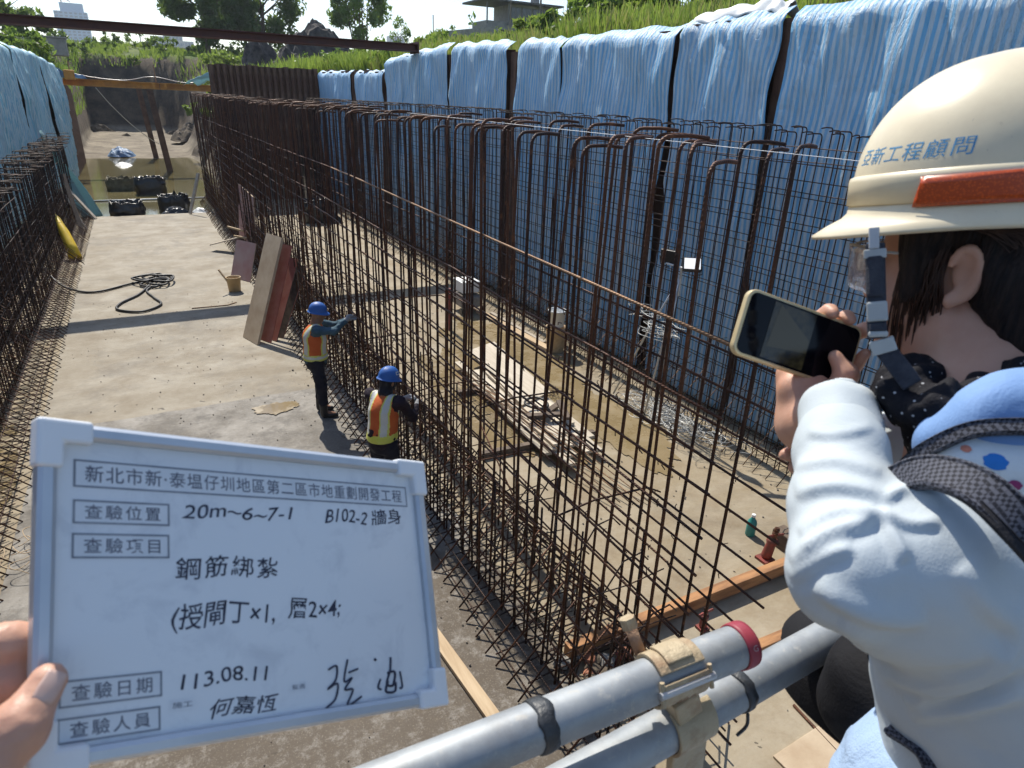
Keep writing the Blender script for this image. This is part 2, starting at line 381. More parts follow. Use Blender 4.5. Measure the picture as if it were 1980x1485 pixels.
pile_wall('sheet_pile_wall', 'bare rusty sheet pile wall across the end of the right bay', [(3.25 + .25 * i, 32.5, math.pi, 5.5) for i in range(18)], 0, .03, loc=(5.4, 32.5, 0))
PM = pile_mesh('sheet_pile', .62, .2, 6.6)
pile_wall('sheet_pile_wall', 'dark sheet pile wall along the left side of the trench', [(-3.32, y * .62 + 4, -math.pi / 2, 5.45 if y * .62 + 4 < 45 else 4.75 - .05 * ((y * .62 + 4) - 45)) for y in range(0, 81)], 0, loc=(-3.32, 20, 0))

# ---------------------------------------------------------------- tarps
def tarp(label, x0, ya, yb, za, zb, ztop, zbot, side, seed, mat, taper=0.0, lean=0.0, folds=(.8, 2.6), amp=.05, drape=None, name='tarp', group=None, skew=0.0, cut=None):
    """hanging sheet from y=ya (top height za) to y=yb (top height zb); side -1 hangs towards -x"""
    r = random.Random(seed); W = abs(yb - ya); H = ztop - zbot
    nu = max(24, int(W / .045)); nv = 56
    ks = [(r.uniform(*folds) * W / 2.0, r.uniform(0, 6.28), r.uniform(-.25, .25), r.uniform(.5, 1)) for _ in range(4)]
    sw = [(r.uniform(.1, .9), r.uniform(5, 9), r.uniform(0, 6)) for _ in range(2)]
    pv = []; uvs = []
    for j in range(nv):
        b = j / (nv - 1)
        for i in range(nu):
            a = i / (nu - 1)
            zt = za + (zb - za) * a + .03 * mnoise.noise(Vector((a * W * 1.5, seed, 0))) + .012 * mnoise.noise(Vector((a * W * 6, seed, 4)))
            f = 0.0
            for n_, p_, sh, wt in ks:
                q = math.sin(n_ * 6.283 * (a + sh * b * .35) + p_ + .8 * mnoise.noise(Vector((a * 3, b * 1.6, seed + n_)))); f += wt * ((1 - abs(q)) * (1.3 if q > 0 else -.4)) * (.45 + .55 * mnoise.noise(Vector((a * W * .8, b * 2.2, seed * 3.1 + n_))))
            for a0, n_, p_ in sw:
                th = math.atan2((a - a0) * W, b * H + .12); f += 1.1 * math.sin(n_ * th + p_) * math.exp(-b * H / 1.6)
            env = .35 + .65 * min(1, b * 3) ; off = .07 + amp * env * (f * .55 + .6)
            off += .045 * (mnoise.noise(Vector((a * W * .9, b * H * .7, seed * 1.7))) + .6)
            rd = abs(mnoise.noise(Vector((a * W * 1.1 + b * H * .45, b * H * .35, seed * 2.7)))); rd2 = abs(mnoise.noise(Vector((a * W * 1.9 - b * H * .6, b * H * .45, seed * 5.1)))); off += (.04 * (.35 - min(.35, rd)) / .35 + .03 * (.3 - min(.3, rd2)) / .3) * (1.15 - .5 * b)
            if j == 0: off = -.06
            elif j == 1: off = .55 * off
            ac = .5 + (a - .5) * (1 - taper * b + (.10 * mnoise.noise(Vector((b * H * .55, seed * 3.3, 1 if a > .5 else 7))) + .04 * mnoise.noise(Vector((b * H * 1.7, seed, 2 if a > .5 else 5)))) * min(1, b * 4) / max(1, W * .5)) + skew * b
            z = zt - b * (zt - zbot) + .02 * math.sin(a * 20 + seed)
            x = x0 + side * (off + lean * b)
            pv.append((x, ya + (yb - ya) * ac, z)); uvs.append((a * W * 1.12 + seed * .37, b * H))
    q = G(); q.v = pv; q.f = [(j * nu + i, j * nu + i + 1, (j + 1) * nu + i + 1, (j + 1) * nu + i) for j in range(nv - 1) for i in range(nu - 1)]
    if cut: q.f = [f for f in q.f if not cut((f[0] % nu) / (nu - 1), (f[0] // nu) / (nv - 1))]
    q.m = [0] * len(q.f); q.uv = uvs
    o = q.make(name, mat, smooth=True)
    sd = o.modifiers.new('thick', 'SOLIDIFY'); sd.thickness = .004
    return tag(o, label, 'tarp', group)
GR = 'striped tarps hung over the sheet piles'
X7 = 7.68
tarp('low striped tarp farthest back at the bare sheet piles', X7, 32.2, 27.0, 5.42, 5.36, 5.4, .05, -1, 1, M_tarp, .02, amp=.05, group=GR)
tarp('narrow low striped tarp between two bare rusty piles', X7, 26.3, 23.2, 5.35, 5.3, 5.35, .05, -1, 2, M_tarp, .12, amp=.06, group=GR)
tarp('crumpled shiny tarp just under the end of the brown strut', X7, 22.75, 17.55, 5.65, 5.86, 5.8, .05, -1, 3, M_tarp, .05, amp=.08, group=GR)
tarp('creased tarp with a silver worn patch beside a thin dark gap', X7, 17.38, 14.25, 5.83, 5.74, 5.8, .05, -1, 4, M_tarp, .07, amp=.08, group=GR)
tarp('smooth narrow tarp right of the widest bare pile', X7, 13.8, 12.0, 5.72, 5.68, 5.7, .05, -1, 5, M_tarp, .03, amp=.05, group=GR)
tarp('wide tarp with diagonal folds between two thin dark slits', X7, 11.96, 8.72, 5.68, 5.68, 5.68, .05, -1, 6, M_tarp, .02, amp=.07, group=GR, skew=-.01)
tarp('striped tarp whose lower edge pulls back beside a dark triangle', X7, 8.68, 6.75, 5.7, 5.72, 5.7, .05, -1, 7, M_tarp, .02, amp=.07, group=GR, skew=.06)
tarp('nearest large striped tarp behind the woman in the cream helmet', X7, 6.62, 0.3, 5.72, 5.9, 5.75, .05, -1, 9, M_tarp, .02, amp=.06, group=GR)
tarp('pale shiny tarp nearest on the left side', -3.2, 14.0, 27.6, 5.6, 5.62, 5.6, 1.1, 1, 11, M_tarp_left, .02, amp=.09, group='pale tarps on the left side')
tarp('wrinkled middle tarp on the left side with white glare', -3.2, 27.7, 36.0, 5.66, 5.7, 5.65, .6, 1, 12, M_tarp_left, .02, amp=.12, group='pale tarps on the left side')
def endcut(a, b): return b < max(0.0, (a - .5)) ** 2.2 * .9 or a > 1.0 - .62 * b
tarp('last left tarp with its top edge sagging in a curve', -3.2, 36.1, 47.5, 5.68, 5.5, 5.6, .4, 1, 13, M_tarp_left, .0, lean=.25, amp=.12, group='pale tarps on the left side', cut=endcut)

# pale sheet over the wall top, white fabric lump
def drape_sheet(label, pts, mat, name, cat, seed, w=.5, drop=.4):
    q = G()
    def fn(a, b):
        i = a * (len(pts) - 1); k_ = min(int(i), len(pts) - 2); p = Vector(pts[k_]).lerp(Vector(pts[k_ + 1]), i - k_)
        s = (b - .5) * w; lump = .09 * mnoise.noise(Vector((a * 7, b * 3, seed))) + .12 * math.cos((b - .5) * 3.0)
        return p + Vector((s, .05 * mnoise.noise(Vector((a * 5, b * 4, seed + 5))), lump - drop * abs(b - .5) ** 1.5))
    q.grid(fn, 40, 12); o = q.make(name, mat, smooth=True); o.modifiers.new('thick', 'SOLIDIFY').thickness = .006
    return tag(o, label, cat)
drape_sheet('white plastic sheet bunched over the tarp top at the right', [(7.8, 8.6, 5.66), (7.85, 7.9, 5.74), (7.88, 7.3, 5.76), (7.85, 6.9, 5.7)], M_white_fabric, 'plastic_sheet', 'plastic sheet', 3, .3, .2)

# ---------------------------------------------------------------- steel across the trench
t = thing('steel_strut', 'long brown steel strut spanning the trench overhead', 'steel beam', (2.4, 20.4, 5.78))
def hbeam(a, b, w, h, tf, mat, name, parent, up=(0, 0, 1)):
    a = Vector(a); b = Vector(b); d = (b - a).normalized(); sx = d.cross(Vector(up)).normalized(); u = sx.cross(d)
    hw, hh = w / 2, h / 2; tw = tf * .7
    o_ = [(-hw, -hh), (hw, -hh), (hw, -hh + tf), (tw, -hh + tf), (tw, hh - tf), (hw, hh - tf), (hw, hh), (-hw, hh), (-hw, hh - tf), (-tw, hh - tf), (-tw, -hh + tf), (-hw, -hh + tf)]
    return G().prism(o_, b - a, a, sx, u).make(name, mat, parent)
for sy in (-.17, .17):
    hbeam((-4.6, 20.15 + sy, 5.80), (7.55, 20.15 + sy, 5.81), .3, .19, .02, M_strut, 'beam', t)
G().box((7.57, 20.15, 5.81), (.03, .7, .3)).make('end_plate', M_strut, t); G().box((-4.62, 20.15, 5.8), (.03, .7, .3)).make('end_plate', M_strut, t)
t = thing('waler_beam', 'rusty yellow steel beam bridging the far end of the trench', 'steel beam', (1.5, 47.0, 4.6))
hbeam((-3.1, 47.2, 4.66), (1.75, 47.1, 4.60), .4, .36, .05, M_yellow_steel, 'beam', t)
hbeam((1.78, 47.1, 4.60), (6.2, 47.0, 4.56), .4, .36, .05, M_yellow_steel, 'beam', t)
for s in (-.3, .3): G().beam((1.765 + s, 46.87, 4.45), (1.765 + s, 46.87, 4.75), .16, .02, (0, 1, 0)).make('splice_plate', M_yellow_steel, t)
for bx, by, top, lab in ((1.55, 47.2, 4.36, 'front one of two rusty steel posts under the yellow beam'), (1.1, 56.6, 4.6, 'rear one of two rusty steel posts beyond the yellow beam')):
    t = thing('steel_post', lab, 'steel post', (bx, by, 0), 'posts under the yellow beam')
    hbeam((bx + .05, by, -.45), (bx - .35, by, top), .34, .34, .03, M_pile, 'post_shaft', t, (0, 1, 0)); G().box((bx - .35, by, top + .012), (.46, .46, .024)).make('cap_plate', M_pile, t)

# ---------------------------------------------------------------- reinforcement
def hooked_bar(name, h, r, hook, mat, n=7, rad=.075, bow=0.0):
    pts = [(bow * math.sin(math.pi * i / 4), 0, (h - rad) * i / 4) for i in range(5)]
    for i in range(1, 5):
        a = math.pi / 2 * i / 4; pts.append((math.copysign(rad * (1 - math.cos(a)), hook), 0, h - rad + rad * math.sin(a)))
    pts.append((hook * .6, 0, h + .004)); pts.append((hook, 0, h - .006))
    return G().tube(pts, r, n).mesh(name, mat, True)
def wavy_bar(x, y0, y1, z, r, mat, parent, seed, amp=.012, name='horizontal_bar', z1=None, x1=None):
    k_ = max(4, int(abs(y1 - y0) / 1.1)); pts = []
    for i in range(k_ + 1):
        a = i / k_; y = y0 + (y1 - y0) * a; zz = z if z1 is None else z + (z1 - z) * a; xx = x if x1 is None else x + (x1 - x) * a
        pts.append((xx + amp * mnoise.noise(Vector((y * .7, seed, 0))), y, zz + amp * 1.6 * mnoise.noise(Vector((y * .55, seed, 8)))))
    o = G().tube(pts, r, 6).make(name, mat, parent, smooth=True); return o
def join_stuff(name, parent, items, mat):
    q = G()
    for pts, r in items: q.tube(pts, r, 5)
    return tag(q.make(name, mat, parent, smooth=True), kind='stuff')

# the middle wall: two curtains of hooked bars, slanted haunch bars on either side
mid = thing('rebar_wall', 'tall middle rebar cage with thick hooked bars between the two bays', 'rebar cage', (2.7, 8.0, 0))
VM = [hooked_bar('vertical_bar', h, .0115, .30, M_rebar, 8, .07, bw) for h, bw in ((4.33, .02), (4.30, -.03), (4.36, .01), (4.26, .035), (4.31, -.015))]
r_ = random.Random(4)
def place_bars(root, meshes, xs, ys, rz=0.0, tilt=.012, yj=.02, cap=300, name='vertical_bar', xj=.012, yaw=.3):
    L = []
    for y in ys:
        for x in xs: L.append((x + r_.uniform(-xj, xj), y + r_.uniform(-yj, yj), r_.choice(meshes), (r_.gauss(0, tilt), r_.gauss(0, tilt), rz + r_.gauss(0, yaw))))
    L.sort(key=lambda q: q[1])
    for x, y, me, rot in L[:cap]: put(name, me, root, Vector((x, y, 0)) - root.location, rot=rot)
    if L[cap:]:
        q = G()
        for x, y, me, rot in L[cap:]:
            M_ = Matrix.Translation((x, y, 0)) @ Matrix.Rotation(rot[2], 4, 'Z')
            q.add([M_ @ v.co for v in me.vertices], [tuple(p.vertices) for p in me.polygons])
        tag(q.make('far_' + name, meshes[0].materials[0], root, smooth=True), kind='stuff')
ys = [2.42 + .235 * i for i in range(132)]
place_bars(mid, VM, (2.38, 3.0), ys, 0, .014, .05, 300)
zr = [.1 + .25 * i for i in range(13)]
for i, z in enumerate(zr):
    for x in (2.36, 3.02): wavy_bar(x, 2.05, 33.4, z + r_.uniform(-.03, .03), .0085, M_rebar, mid, i * 3 + x, .025)
wavy_bar(2.34, 1.9, 9.6, 3.46, .0095, M_rebar_bright, mid, 77, .01, z1=3.57); wavy_bar(2.345, 9.4, 33.4, 3.56, .0085, M_rebar, mid, 78, .012, z1=3.5)  # near stretch takes the brighter rebar colour as painted sunlight
HB = [G().tube([(0, 0, .012), (.45, 0, .47), (.8, 0, .83)], .009, 6).mesh('haunch_bar', M_rebar, True), G().tube([(0, 0, .012), (.4, .01, .42), (.72, .02, .74)], .009, 6).mesh('haunch_bar', M_rebar, True)]
for i in range(150):
    y = 2.3 + .2 * i
    put('haunch_bar', r_.choice(HB), mid, Vector((2.0 + r_.gauss(0, .012), y + r_.gauss(0, .012), 0)) - mid.location, rot=(0, 0, r_.gauss(0, .03)))
    put('haunch_bar', r_.choice(HB), mid, Vector((3.4 + r_.gauss(0, .02), y + .1 + r_.gauss(0, .02), 0)) - mid.location, rot=(0, 0, math.pi + r_.gauss(0, .05)))
items = []
for i in range(150):                                               # lapped starter bars, bent ties and feet low in the cage
    y = 2.5 + .2 * i
    for x in ((2.41, 2.97) if i % 2 else (2.41,)):
        h = r_.choice((.7, .95, 1.3, 1.5)); l = r_.uniform(-.03, .03)
        items.append(([(x, y + .04, 0), (x + l * .5, y + .04, h * .6), (x + l, y + .05, h)], .010))
    z = r_.choice((.18, .4, .65, .9, 1.2, 1.5)); items.append(([(2.3, y + .1, z), (2.7, y + .1 + r_.uniform(-.05, .05), z + .01), (3.08, y + .1, z)], .0055))
    if i % 2 == 0:
        z = r_.uniform(.5, 1.3); items.append(([(2.55, y, .02), (2.75, y + .03, z * .7), (2.95, y + .02, z), (3.12, y + .02, z + .03), (3.22, y + .03, z - .08)], .0075))
    items.append(([(2.05 + .1 * (i % 3), y + .1, .05), (2.4, y + .12, .05), (3.3, y + .1, .05)], .008))
for z, x in ((.06, 2.1), (.2, 2.2), (.33, 2.32), (.08, 3.28), (.24, 3.18)): items.append(([(x, 2.3 + 2 * j, z + .01 * math.sin(j * 2.1)) for j in range(16)], .008))
join_stuff('lapped_bars', mid, items, M_rebar_thin)
for y, dy, z in ((6.0, .9, 1.9), (8.6, -1.1, 2.3), (12.0, 1.2, 2.2), (4.1, 1.2, 1.5), (16.0, 1.1, 2.2)):
    G().tube([(2.9, y, .1), (2.6, y + dy, z)], .008, 6).make('brace_bar', M_rebar, mid, smooth=True)
for y, z in ((7.5, 2.2), (3.3, 1.75), (5.2, 1.1), (4.6, 2.05), (9.8, 1.6), (6.4, 1.45)):
    G().tube([(2.25, y, z), (2.6, y + .03, z + .02), (3.1, y + .02, z), (3.24, y + .02, z - .08)], .008, 6).make('tie_bar', M_rebar, mid, smooth=True)

tq = G()                                                           # twisted tie wire at the crossings, too small to count
for y in ys[:30]:
    for z in zr:
        for x in (2.372, 3.008):
            if r_.random() < .8:
                a = r_.uniform(0, 3.1); c_ = Vector((x, y + r_.uniform(-.02, .02), z)); d_ = Vector((.3 * math.sin(a), math.cos(a), math.sin(a))) * .022
                tq.tube([c_ - d_, c_ + Vector((-.016, 0, .012)), c_ + d_], .0035, 4)
tag(tq.make('tie_wires', M_rebar, mid), kind='stuff')

# the right wall: a finer grid in front of the tarps
rw = thing('rebar_wall', 'fine rebar grid standing along the right wall before the tarps', 'rebar cage', (7.15, 10.0, 0))
VR = [hooked_bar('vertical_bar', h, .0078, -.26, M_rebar_thin, 6, .05, bw) for h, bw in ((4.31, .01), (4.27, -.02), (4.33, .02))]
place_bars(rw, VR, (6.98, 7.38), [2.6 + .2 * i for i in range(146)], 0, .006, .012, 300, yaw=.12)
for i in range(22):
    for x in ((6.965, 7.395) if i % 2 == 0 else (6.965,)): wavy_bar(x, 2.2, 31.6, .12 + .19 * i, .0062, M_rebar_thin, rw, i * 5 + x, .02)
HT = [G().tube([(0, 0, .012), (-.4, 0, .42), (-.78, 0, .82)], .0065, 5).mesh('haunch_bar', M_rebar_bright, True), G().tube([(0, 0, .012), (-.4, 0, .42), (-.7, .02, .74)], .0065, 5).mesh('haunch_bar', M_rebar_thin, True)]
for i in range(146): put('haunch_bar', HT[i % 2], rw, Vector((6.6 + r_.gauss(0, .012), 2.5 + .2 * i, 0)) - rw.location, rot=(0, 0, math.pi + r_.gauss(0, .06)))
items = []
for i in range(146):
    y = 2.6 + .2 * i; items.append(([(6.9, y + .1, .3 + .5 * (i % 3)), (7.45, y + .1, .3 + .5 * (i % 3))], .004))
    items.append(([(6.95, y + .05, 0), (6.96, y + .05, r_.choice((.8, 1.1, 1.4)))], .0075))
join_stuff('lapped_bars', rw, items, M_rebar_thin)

# the left wall, lower, with its hooks in rows
lw = thing('rebar_wall', 'low dark rebar wall with staggered hooks along the left edge', 'rebar cage', (-2.6, 14.0, 0))
VL = [hooked_bar('vertical_bar', h, .0105, .30, M_rebar_thin, 6, .05, bw) for h, bw in ((2.82, .02), (2.74, -.02), (2.66, .01), (2.9, .02))]
place_bars(lw, VL, (-2.36, -2.78), [4.0 + .18 * i for i in range(145)], 0, .012, .02, 300, yaw=.2)
for i in range(14):
    for x in (-2.35, -2.8): wavy_bar(x, 3.2, 30.0, .1 + .19 * i, .0075, M_rebar_thin, lw, i * 7 + x, .03)
HL = [G().tube([(0, 0, .012), (-.45, 0, .47), (-.8, 0, .83)], .008, 6).mesh('haunch_bar', M_rebar, True)]
for i in range(130): put('haunch_bar', HL[0], lw, Vector((-1.8 + r_.gauss(0, .012), 3.9 + .2 * i, -.01)) - lw.location, rot=(0, 0, r_.gauss(0, .04)))
items = []
for i in range(140):
    y = 3.9 + .19 * i
    items.append(([(-1.95, y, .02), (-2.4, y + .22, .03), (-3.05, y + .5, .03)], .007)); items.append(([(-1.9, y + .2, .04), (-2.4, y + .02, .04), (-3.05, y - .25, .04)], .007))
    if i % 2: items.append(([(-2.2, y, .35 + .3 * (i % 5)), (-2.95, y, .35 + .3 * (i % 5))], .006))
for z in (.12, .3, .5, .72): items.append(([(-1.85 - z, 3.2 + 1.9 * j, z + .012 * math.sin(j * 1.7)) for j in range(15)], .008))
for i in range(70): y = 4 + .38 * i; items.append(([(-2.36, y, .05), (-2.38, y + .02, r_.uniform(.9, 1.5))], .009))
join_stuff('lapped_bars', lw, items, M_rebar_thin)

# ---------------------------------------------------------------- vegetation
def leaf_mat(name, a, b, c, tr=.35):
    k = N(name); P = k.pos()
    col = k.mix(k.ramp(k.noise(P, 1.1, 4, .6), [(.35, 0.), (.65, 1.)]), a, b); col = k.mix(k.ramp(k.noise(P, 17, 2), [(.5, 0.), (.7, .8)]), col, c)
    k.set(col, .5, 0, .3); k.translucent(k.mix(.35, col, (.35, .5, .05)), tr); return k.m
M_leaf_dark = leaf_mat('dark_foliage', (.045, .085, .03), (.085, .14, .045), (.13, .18, .06), .45)
M_leaf_mid = leaf_mat('mid_foliage', (.08, .15, .03), (.13, .21, .05), (.2, .26, .07), .45)
M_leaf_lime = leaf_mat('lime_grass', (.14, .22, .035), (.25, .31, .07), (.34, .36, .12), .45)
M_bark = simple('bark', (.09, .07, .05), (.16, .12, .09), 9, 5, .9, bump=.5, bscale=30)
nr = np.random.default_rng(5)
def leaves(center_r, n, size, clumps=26, hollow=.55, sq=(1, 1, 1), seed=0):
    """cloud of leaf quads gathered in clumps through an ellipsoid"""
    r = np.random.default_rng(seed); q = r.normal(size=(clumps, 3)); q /= np.linalg.norm(q, axis=1)[:, None]
    rad = hollow + (1 - hollow) * r.random(clumps) ** .6; cc = q * rad[:, None]; cr = .16 + .2 * r.random(clumps)
    idx = r.integers(0, clumps, n); d = r.normal(size=(n, 3)); d /= np.linalg.norm(d, axis=1)[:, None]
    p = cc[idx] + d * (cr[idx] * r.random(n) ** .45)[:, None]
    p = p * np.array(center_r)
    a = r.normal(size=(n, 3)); a /= np.linalg.norm(a, axis=1)[:, None]; a[:, 2] -= .3
    b = np.cross(a, r.normal(size=(n, 3))); b /= np.linalg.norm(b, axis=1)[:, None]
    s = (size * (.6 + .8 * r.random(n)))[:, None]
    v = np.stack([p - a * s * .9, p + b * s * .42, p + a * s * .9, p - b * s * .42], 1).reshape(-1, 3)
    return v
def quads(name, v, mat, parent=None, loc=(0, 0, 0)):
    n = len(v) // 4; me = bpy.data.meshes.new(name); me.vertices.add(n * 4); me.vertices.foreach_set('co', np.asarray(v, dtype=np.float32).ravel())
    me.loops.add(n * 4); me.loops.foreach_set('vertex_index', np.arange(n * 4, dtype=np.int32)); me.polygons.add(n)
    me.polygons.foreach_set('loop_start', np.arange(0, n * 4, 4, dtype=np.int32)); me.update(calc_edges=True); me.validate(); me.materials.append(mat)
    return put(name, me, parent, loc)
def tree(label, x, y, z, h, cr, cz, n, size, mat, seed, trunk=.22, name='broadleaf_tree', group=None, clumps=30, stems=1):
    t = thing(name, label, 'tree', (x, y, z), group); r = random.Random(seed); q = G()
    for s in range(stems):
        ox = (s - (stems - 1) / 2) * cr[0] * .22
        q.tube([(ox * .4, 0, -.4), (ox * .7 + r.uniform(-.1, .1), 0, h * .3), (ox + r.uniform(-.3, .3), r.uniform(-.2, .2), h * .6), (ox * 1.3 + r.uniform(-.4, .4), 0, h * .92)], [trunk, trunk * .8, trunk * .5, trunk * .12], 8)
        for b in range(8):
            a = r.uniform(0, 6.28); z0 = h * r.uniform(.3, .7); L = cr[0] * r.uniform(.5, .85)
            q.tube([(ox, 0, z0), (ox + L * .5 * math.cos(a), L * .5 * math.sin(a), z0 + L * .35), (ox + L * math.cos(a), L * math.sin(a), z0 + L * .7)], [trunk * .4, trunk * .25, trunk * .06], 5)
    q.make('trunk', M_bark, t, loc=(0, 0, 0), smooth=True)
    quads('crown', leaves(cr, n, size, clumps, .5, seed=seed), mat, t, (0, 0, cz)); return t
def px_on(u, v, y):
    d = R_ * ((u - 990) / 1265) + D_ * ((v - 742.5) / 1265) + F_; return CAM_LOC + d * (y / d.y)
tree('dense dark tree rising left of its twin over the yellow beam', 9.0, 90, 8.0, 9.5, (4.6, 4.0, 4.6), 6.2, 11000, .3, M_leaf_dark, 1, .3, group='dark trees beyond the trench', clumps=46)
tree('dense dark tree standing right of its twin', 15.4, 92, 8.0, 9.0, (4.6, 4.0, 4.3), 5.9, 10000, .3, M_leaf_dark, 2, .3, group='dark trees beyond the trench', clumps=42)
tree('airy light green tree with several slender stems', 26.6, 90, 9.3, 8.5, (3.3, 3.0, 4.2), 5.2, 4200, .3, M_leaf_mid, 3, .1, clumps=26, stems=5)
tree('small faint tree in front of the pale far block', 33.6, 95, 9.6, 3.6, (1.6, 1.5, 1.7), 2.6, 700, .2, M_leaf_mid, 4, .06, clumps=14, stems=3)
tree('bushy dark tree at the left edge above the pale tarps', -8.8, 75, 7.4, 3.6, (3.6, 3, 2.0), 1.5, 5000, .26, M_leaf_dark, 6, .15, clumps=30)
def bush(label, x, y, z, cr, n, size, mat, seed, group='bushes on the right bank'):
    t = thing('bush', label, 'bush', (x, y, z), group); q = G(); r = random.Random(seed)
    for i in range(7):
        a = r.uniform(0, 6.28); q.tube([(0, 0, -.2), (cr[0] * .35 * math.cos(a), cr[1] * .35 * math.sin(a), cr[2] * .8), (cr[0] * .7 * math.cos(a), cr[1] * .7 * math.sin(a), cr[2] * 1.4)], [.03, .02, .006], 5)
    q.make('stems', M_bark, t, loc=(0, 0, 0)); quads('foliage', leaves(cr, n, size, 24, .35, seed=seed), mat, t, (0, 0, cr[2] * .8))
for i, (u, v, y, w, h, mt, lab) in enumerate([
    (1100, 62, 30, 1.7, 1.0, M_leaf_mid, 'rounded green bush right of the rusty pole by the house'),
    (1175, 48, 27, 1.6, 1.2, M_leaf_mid, 'tall leafy bush left of the fence post over the tarps'),
    (1250, 40, 24, 1.3, 1.1, M_leaf_lime, 'pale bush right of the fence post over the tarps'),
    (1330, 30, 21, 1.4, 1.1, M_leaf_mid, 'bright bush behind the tarp with diagonal folds'),
    (1400, 22, 18, 1.0, .8, M_leaf_lime, 'bush beside the white plastic sheet'),
    (1480, 8, 15, .9, .7, M_leaf_mid, 'highest bush behind the bare pile at the right'),
    (1040, 66, 33, 1.2, .8, M_leaf_lime, 'low yellowish bush in front of the house'),
    (845, 78, 40, 1.2, .7, M_leaf_lime, 'low bush at the left end of the right bank')]):
    p = px_on(u, v, y); gz = ground_h(p.x, p.y); bush(lab, p.x, p.y, min(gz, p.z - h * .5), (w, w, max(h, (p.z - gz) * .6)), int(1800 + 600 * h), .10 + .004 * y, mt, 40 + i)
for i, (u, v, y, w, h, mt, lab) in enumerate([(45, 85, 52, 1.6, .9, M_leaf_mid, 'bush behind the pale left tarps'), (500, 100, 57, 1.2, .6, M_leaf_mid, 'bush growing on the dark soil heap'), (620, 118, 52, 1.2, .6, M_leaf_lime, 'weedy clump before the larger soil heap'), (430, 118, 74, 1.8, .9, M_leaf_lime, 'sunlit shrub under the dark twin trees')]):
    p = px_on(u, v, y); gz = ground_h(p.x, p.y); bush(lab, p.x, p.y, max(gz, p.z - h), (w, w, h), 1800, .16, mt, 60 + i, 'shrubs beyond the trench')

def grass_patch(name, label, pts, hgt, wid, mat):
    r = nr; n = len(pts); p = np.array(pts); a = r.random(n) * 6.283; h = hgt * (.45 + .9 * r.random(n)); w_ = wid * (.6 + .8 * r.random(n))
    lean = .35 * h; dx, dy = np.cos(a), np.sin(a); bx, by = -dy, dx; b2 = r.random(n) * 6.283
    v0 = p + np.stack([bx * w_, by * w_, -.05 + 0 * h], 1); v1 = p - np.stack([bx * w_, by * w_, .05 + 0 * h], 1)
    tip = p + np.stack([np.cos(b2) * lean, np.sin(b2) * lean, h], 1); v2 = tip - np.stack([bx * w_ * .2, by * w_ * .2, 0 * h], 1); v3 = tip + np.stack([bx * w_ * .2, by * w_ * .2, 0 * h], 1)
    o = quads(name, np.stack([v0, v1, v2, v3], 1).reshape(-1, 3), mat); return tag(o, label, kind='stuff')
def scatter(n, fx, fy, ok=lambda x, y: True):
    out = []
    while len(out) < n:
        x, y = fx(), fy()
        if ok(x, y): out.append((x, y, ground_h(x, y)))
    return out
U_ = rnd.uniform
grass_patch('grass', 'tall sunlit grass on the right bank', scatter(26000, lambda: 8.3 + 16 * rnd.random() ** 1.6, lambda: U_(4, 48), lambda x, y: mnoise.noise(Vector((x * .4, y * .3, 2))) > -.35), .55, .03, M_leaf_lime)
M_dry = leaf_mat('dry_grass', (.26, .22, .09), (.36, .3, .14), (.2, .22, .07), .4)
grass_patch('grass', 'dry straw coloured grass mixed into the right bank', scatter(7000, lambda: 8.3 + 14 * rnd.random() ** 1.6, lambda: U_(4, 50), lambda x, y: mnoise.noise(Vector((x * .5, y * .35, 8))) > -.05), .6, .026, M_dry)
def weeds(label, n, fx, fy, size, mat, seed):
    r = random.Random(seed); vs_ = []
    for i in range(n):
        x, y = fx(), fy(); s_ = r.uniform(.25, .6) * (1 + y * .012); v = leaves((s_, s_, s_ * r.uniform(.7, 1.3)), 150, size * (1 + y * .02), 9, .2, seed=seed * 100 + i); vs_.append(v + np.array([x, y, ground_h(x, y) + s_ * .6]))
    tag(quads('weeds', np.concatenate(vs_), mat), label, kind='stuff')
weeds('leafy weeds growing through the grass of the right bank', 70, lambda: 8.5 + 12 * rnd.random() ** 1.5, lambda: U_(6, 50), .06, M_leaf_mid, 3)
weeds('dark weeds on the far rim of the trench', 40, lambda: U_(-8, 22), lambda: U_(84, 100), .08, M_leaf_dark, 4)
grass_patch('grass', 'reedy green grass further up the right bank', scatter(14000, lambda: U_(14, 50), lambda: U_(30, 88), lambda x, y: mnoise.noise(Vector((x * .2, y * .2, 5))) > -.2), .5, .07, M_leaf_lime)
grass_patch('grass', 'yellow green grass along the far rim of the trench', scatter(9000, lambda: U_(-9, 24), lambda: U_(81, 104), lambda x, y: ground_h(x, y) > 6.2 and mnoise.noise(Vector((x * .35, y * .35, 9))) > -.25), .4, .085, M_leaf_lime)
grass_patch('grass', 'grass on the ground right of the far trench', scatter(9000, lambda: U_(4.5, 22), lambda: U_(33.5, 80), lambda x, y: ground_h(x, y) > 4.4 and mnoise.noise(Vector((x * .35, y * .35, 4))) > -.05), .6, .06, M_leaf_lime)
grass_patch('grass', 'weeds on the ground left of the trench', scatter(9000, lambda: -3.7 - 9 * rnd.random() ** 1.5, lambda: U_(12, 85)), .6, .05, M_leaf_mid)

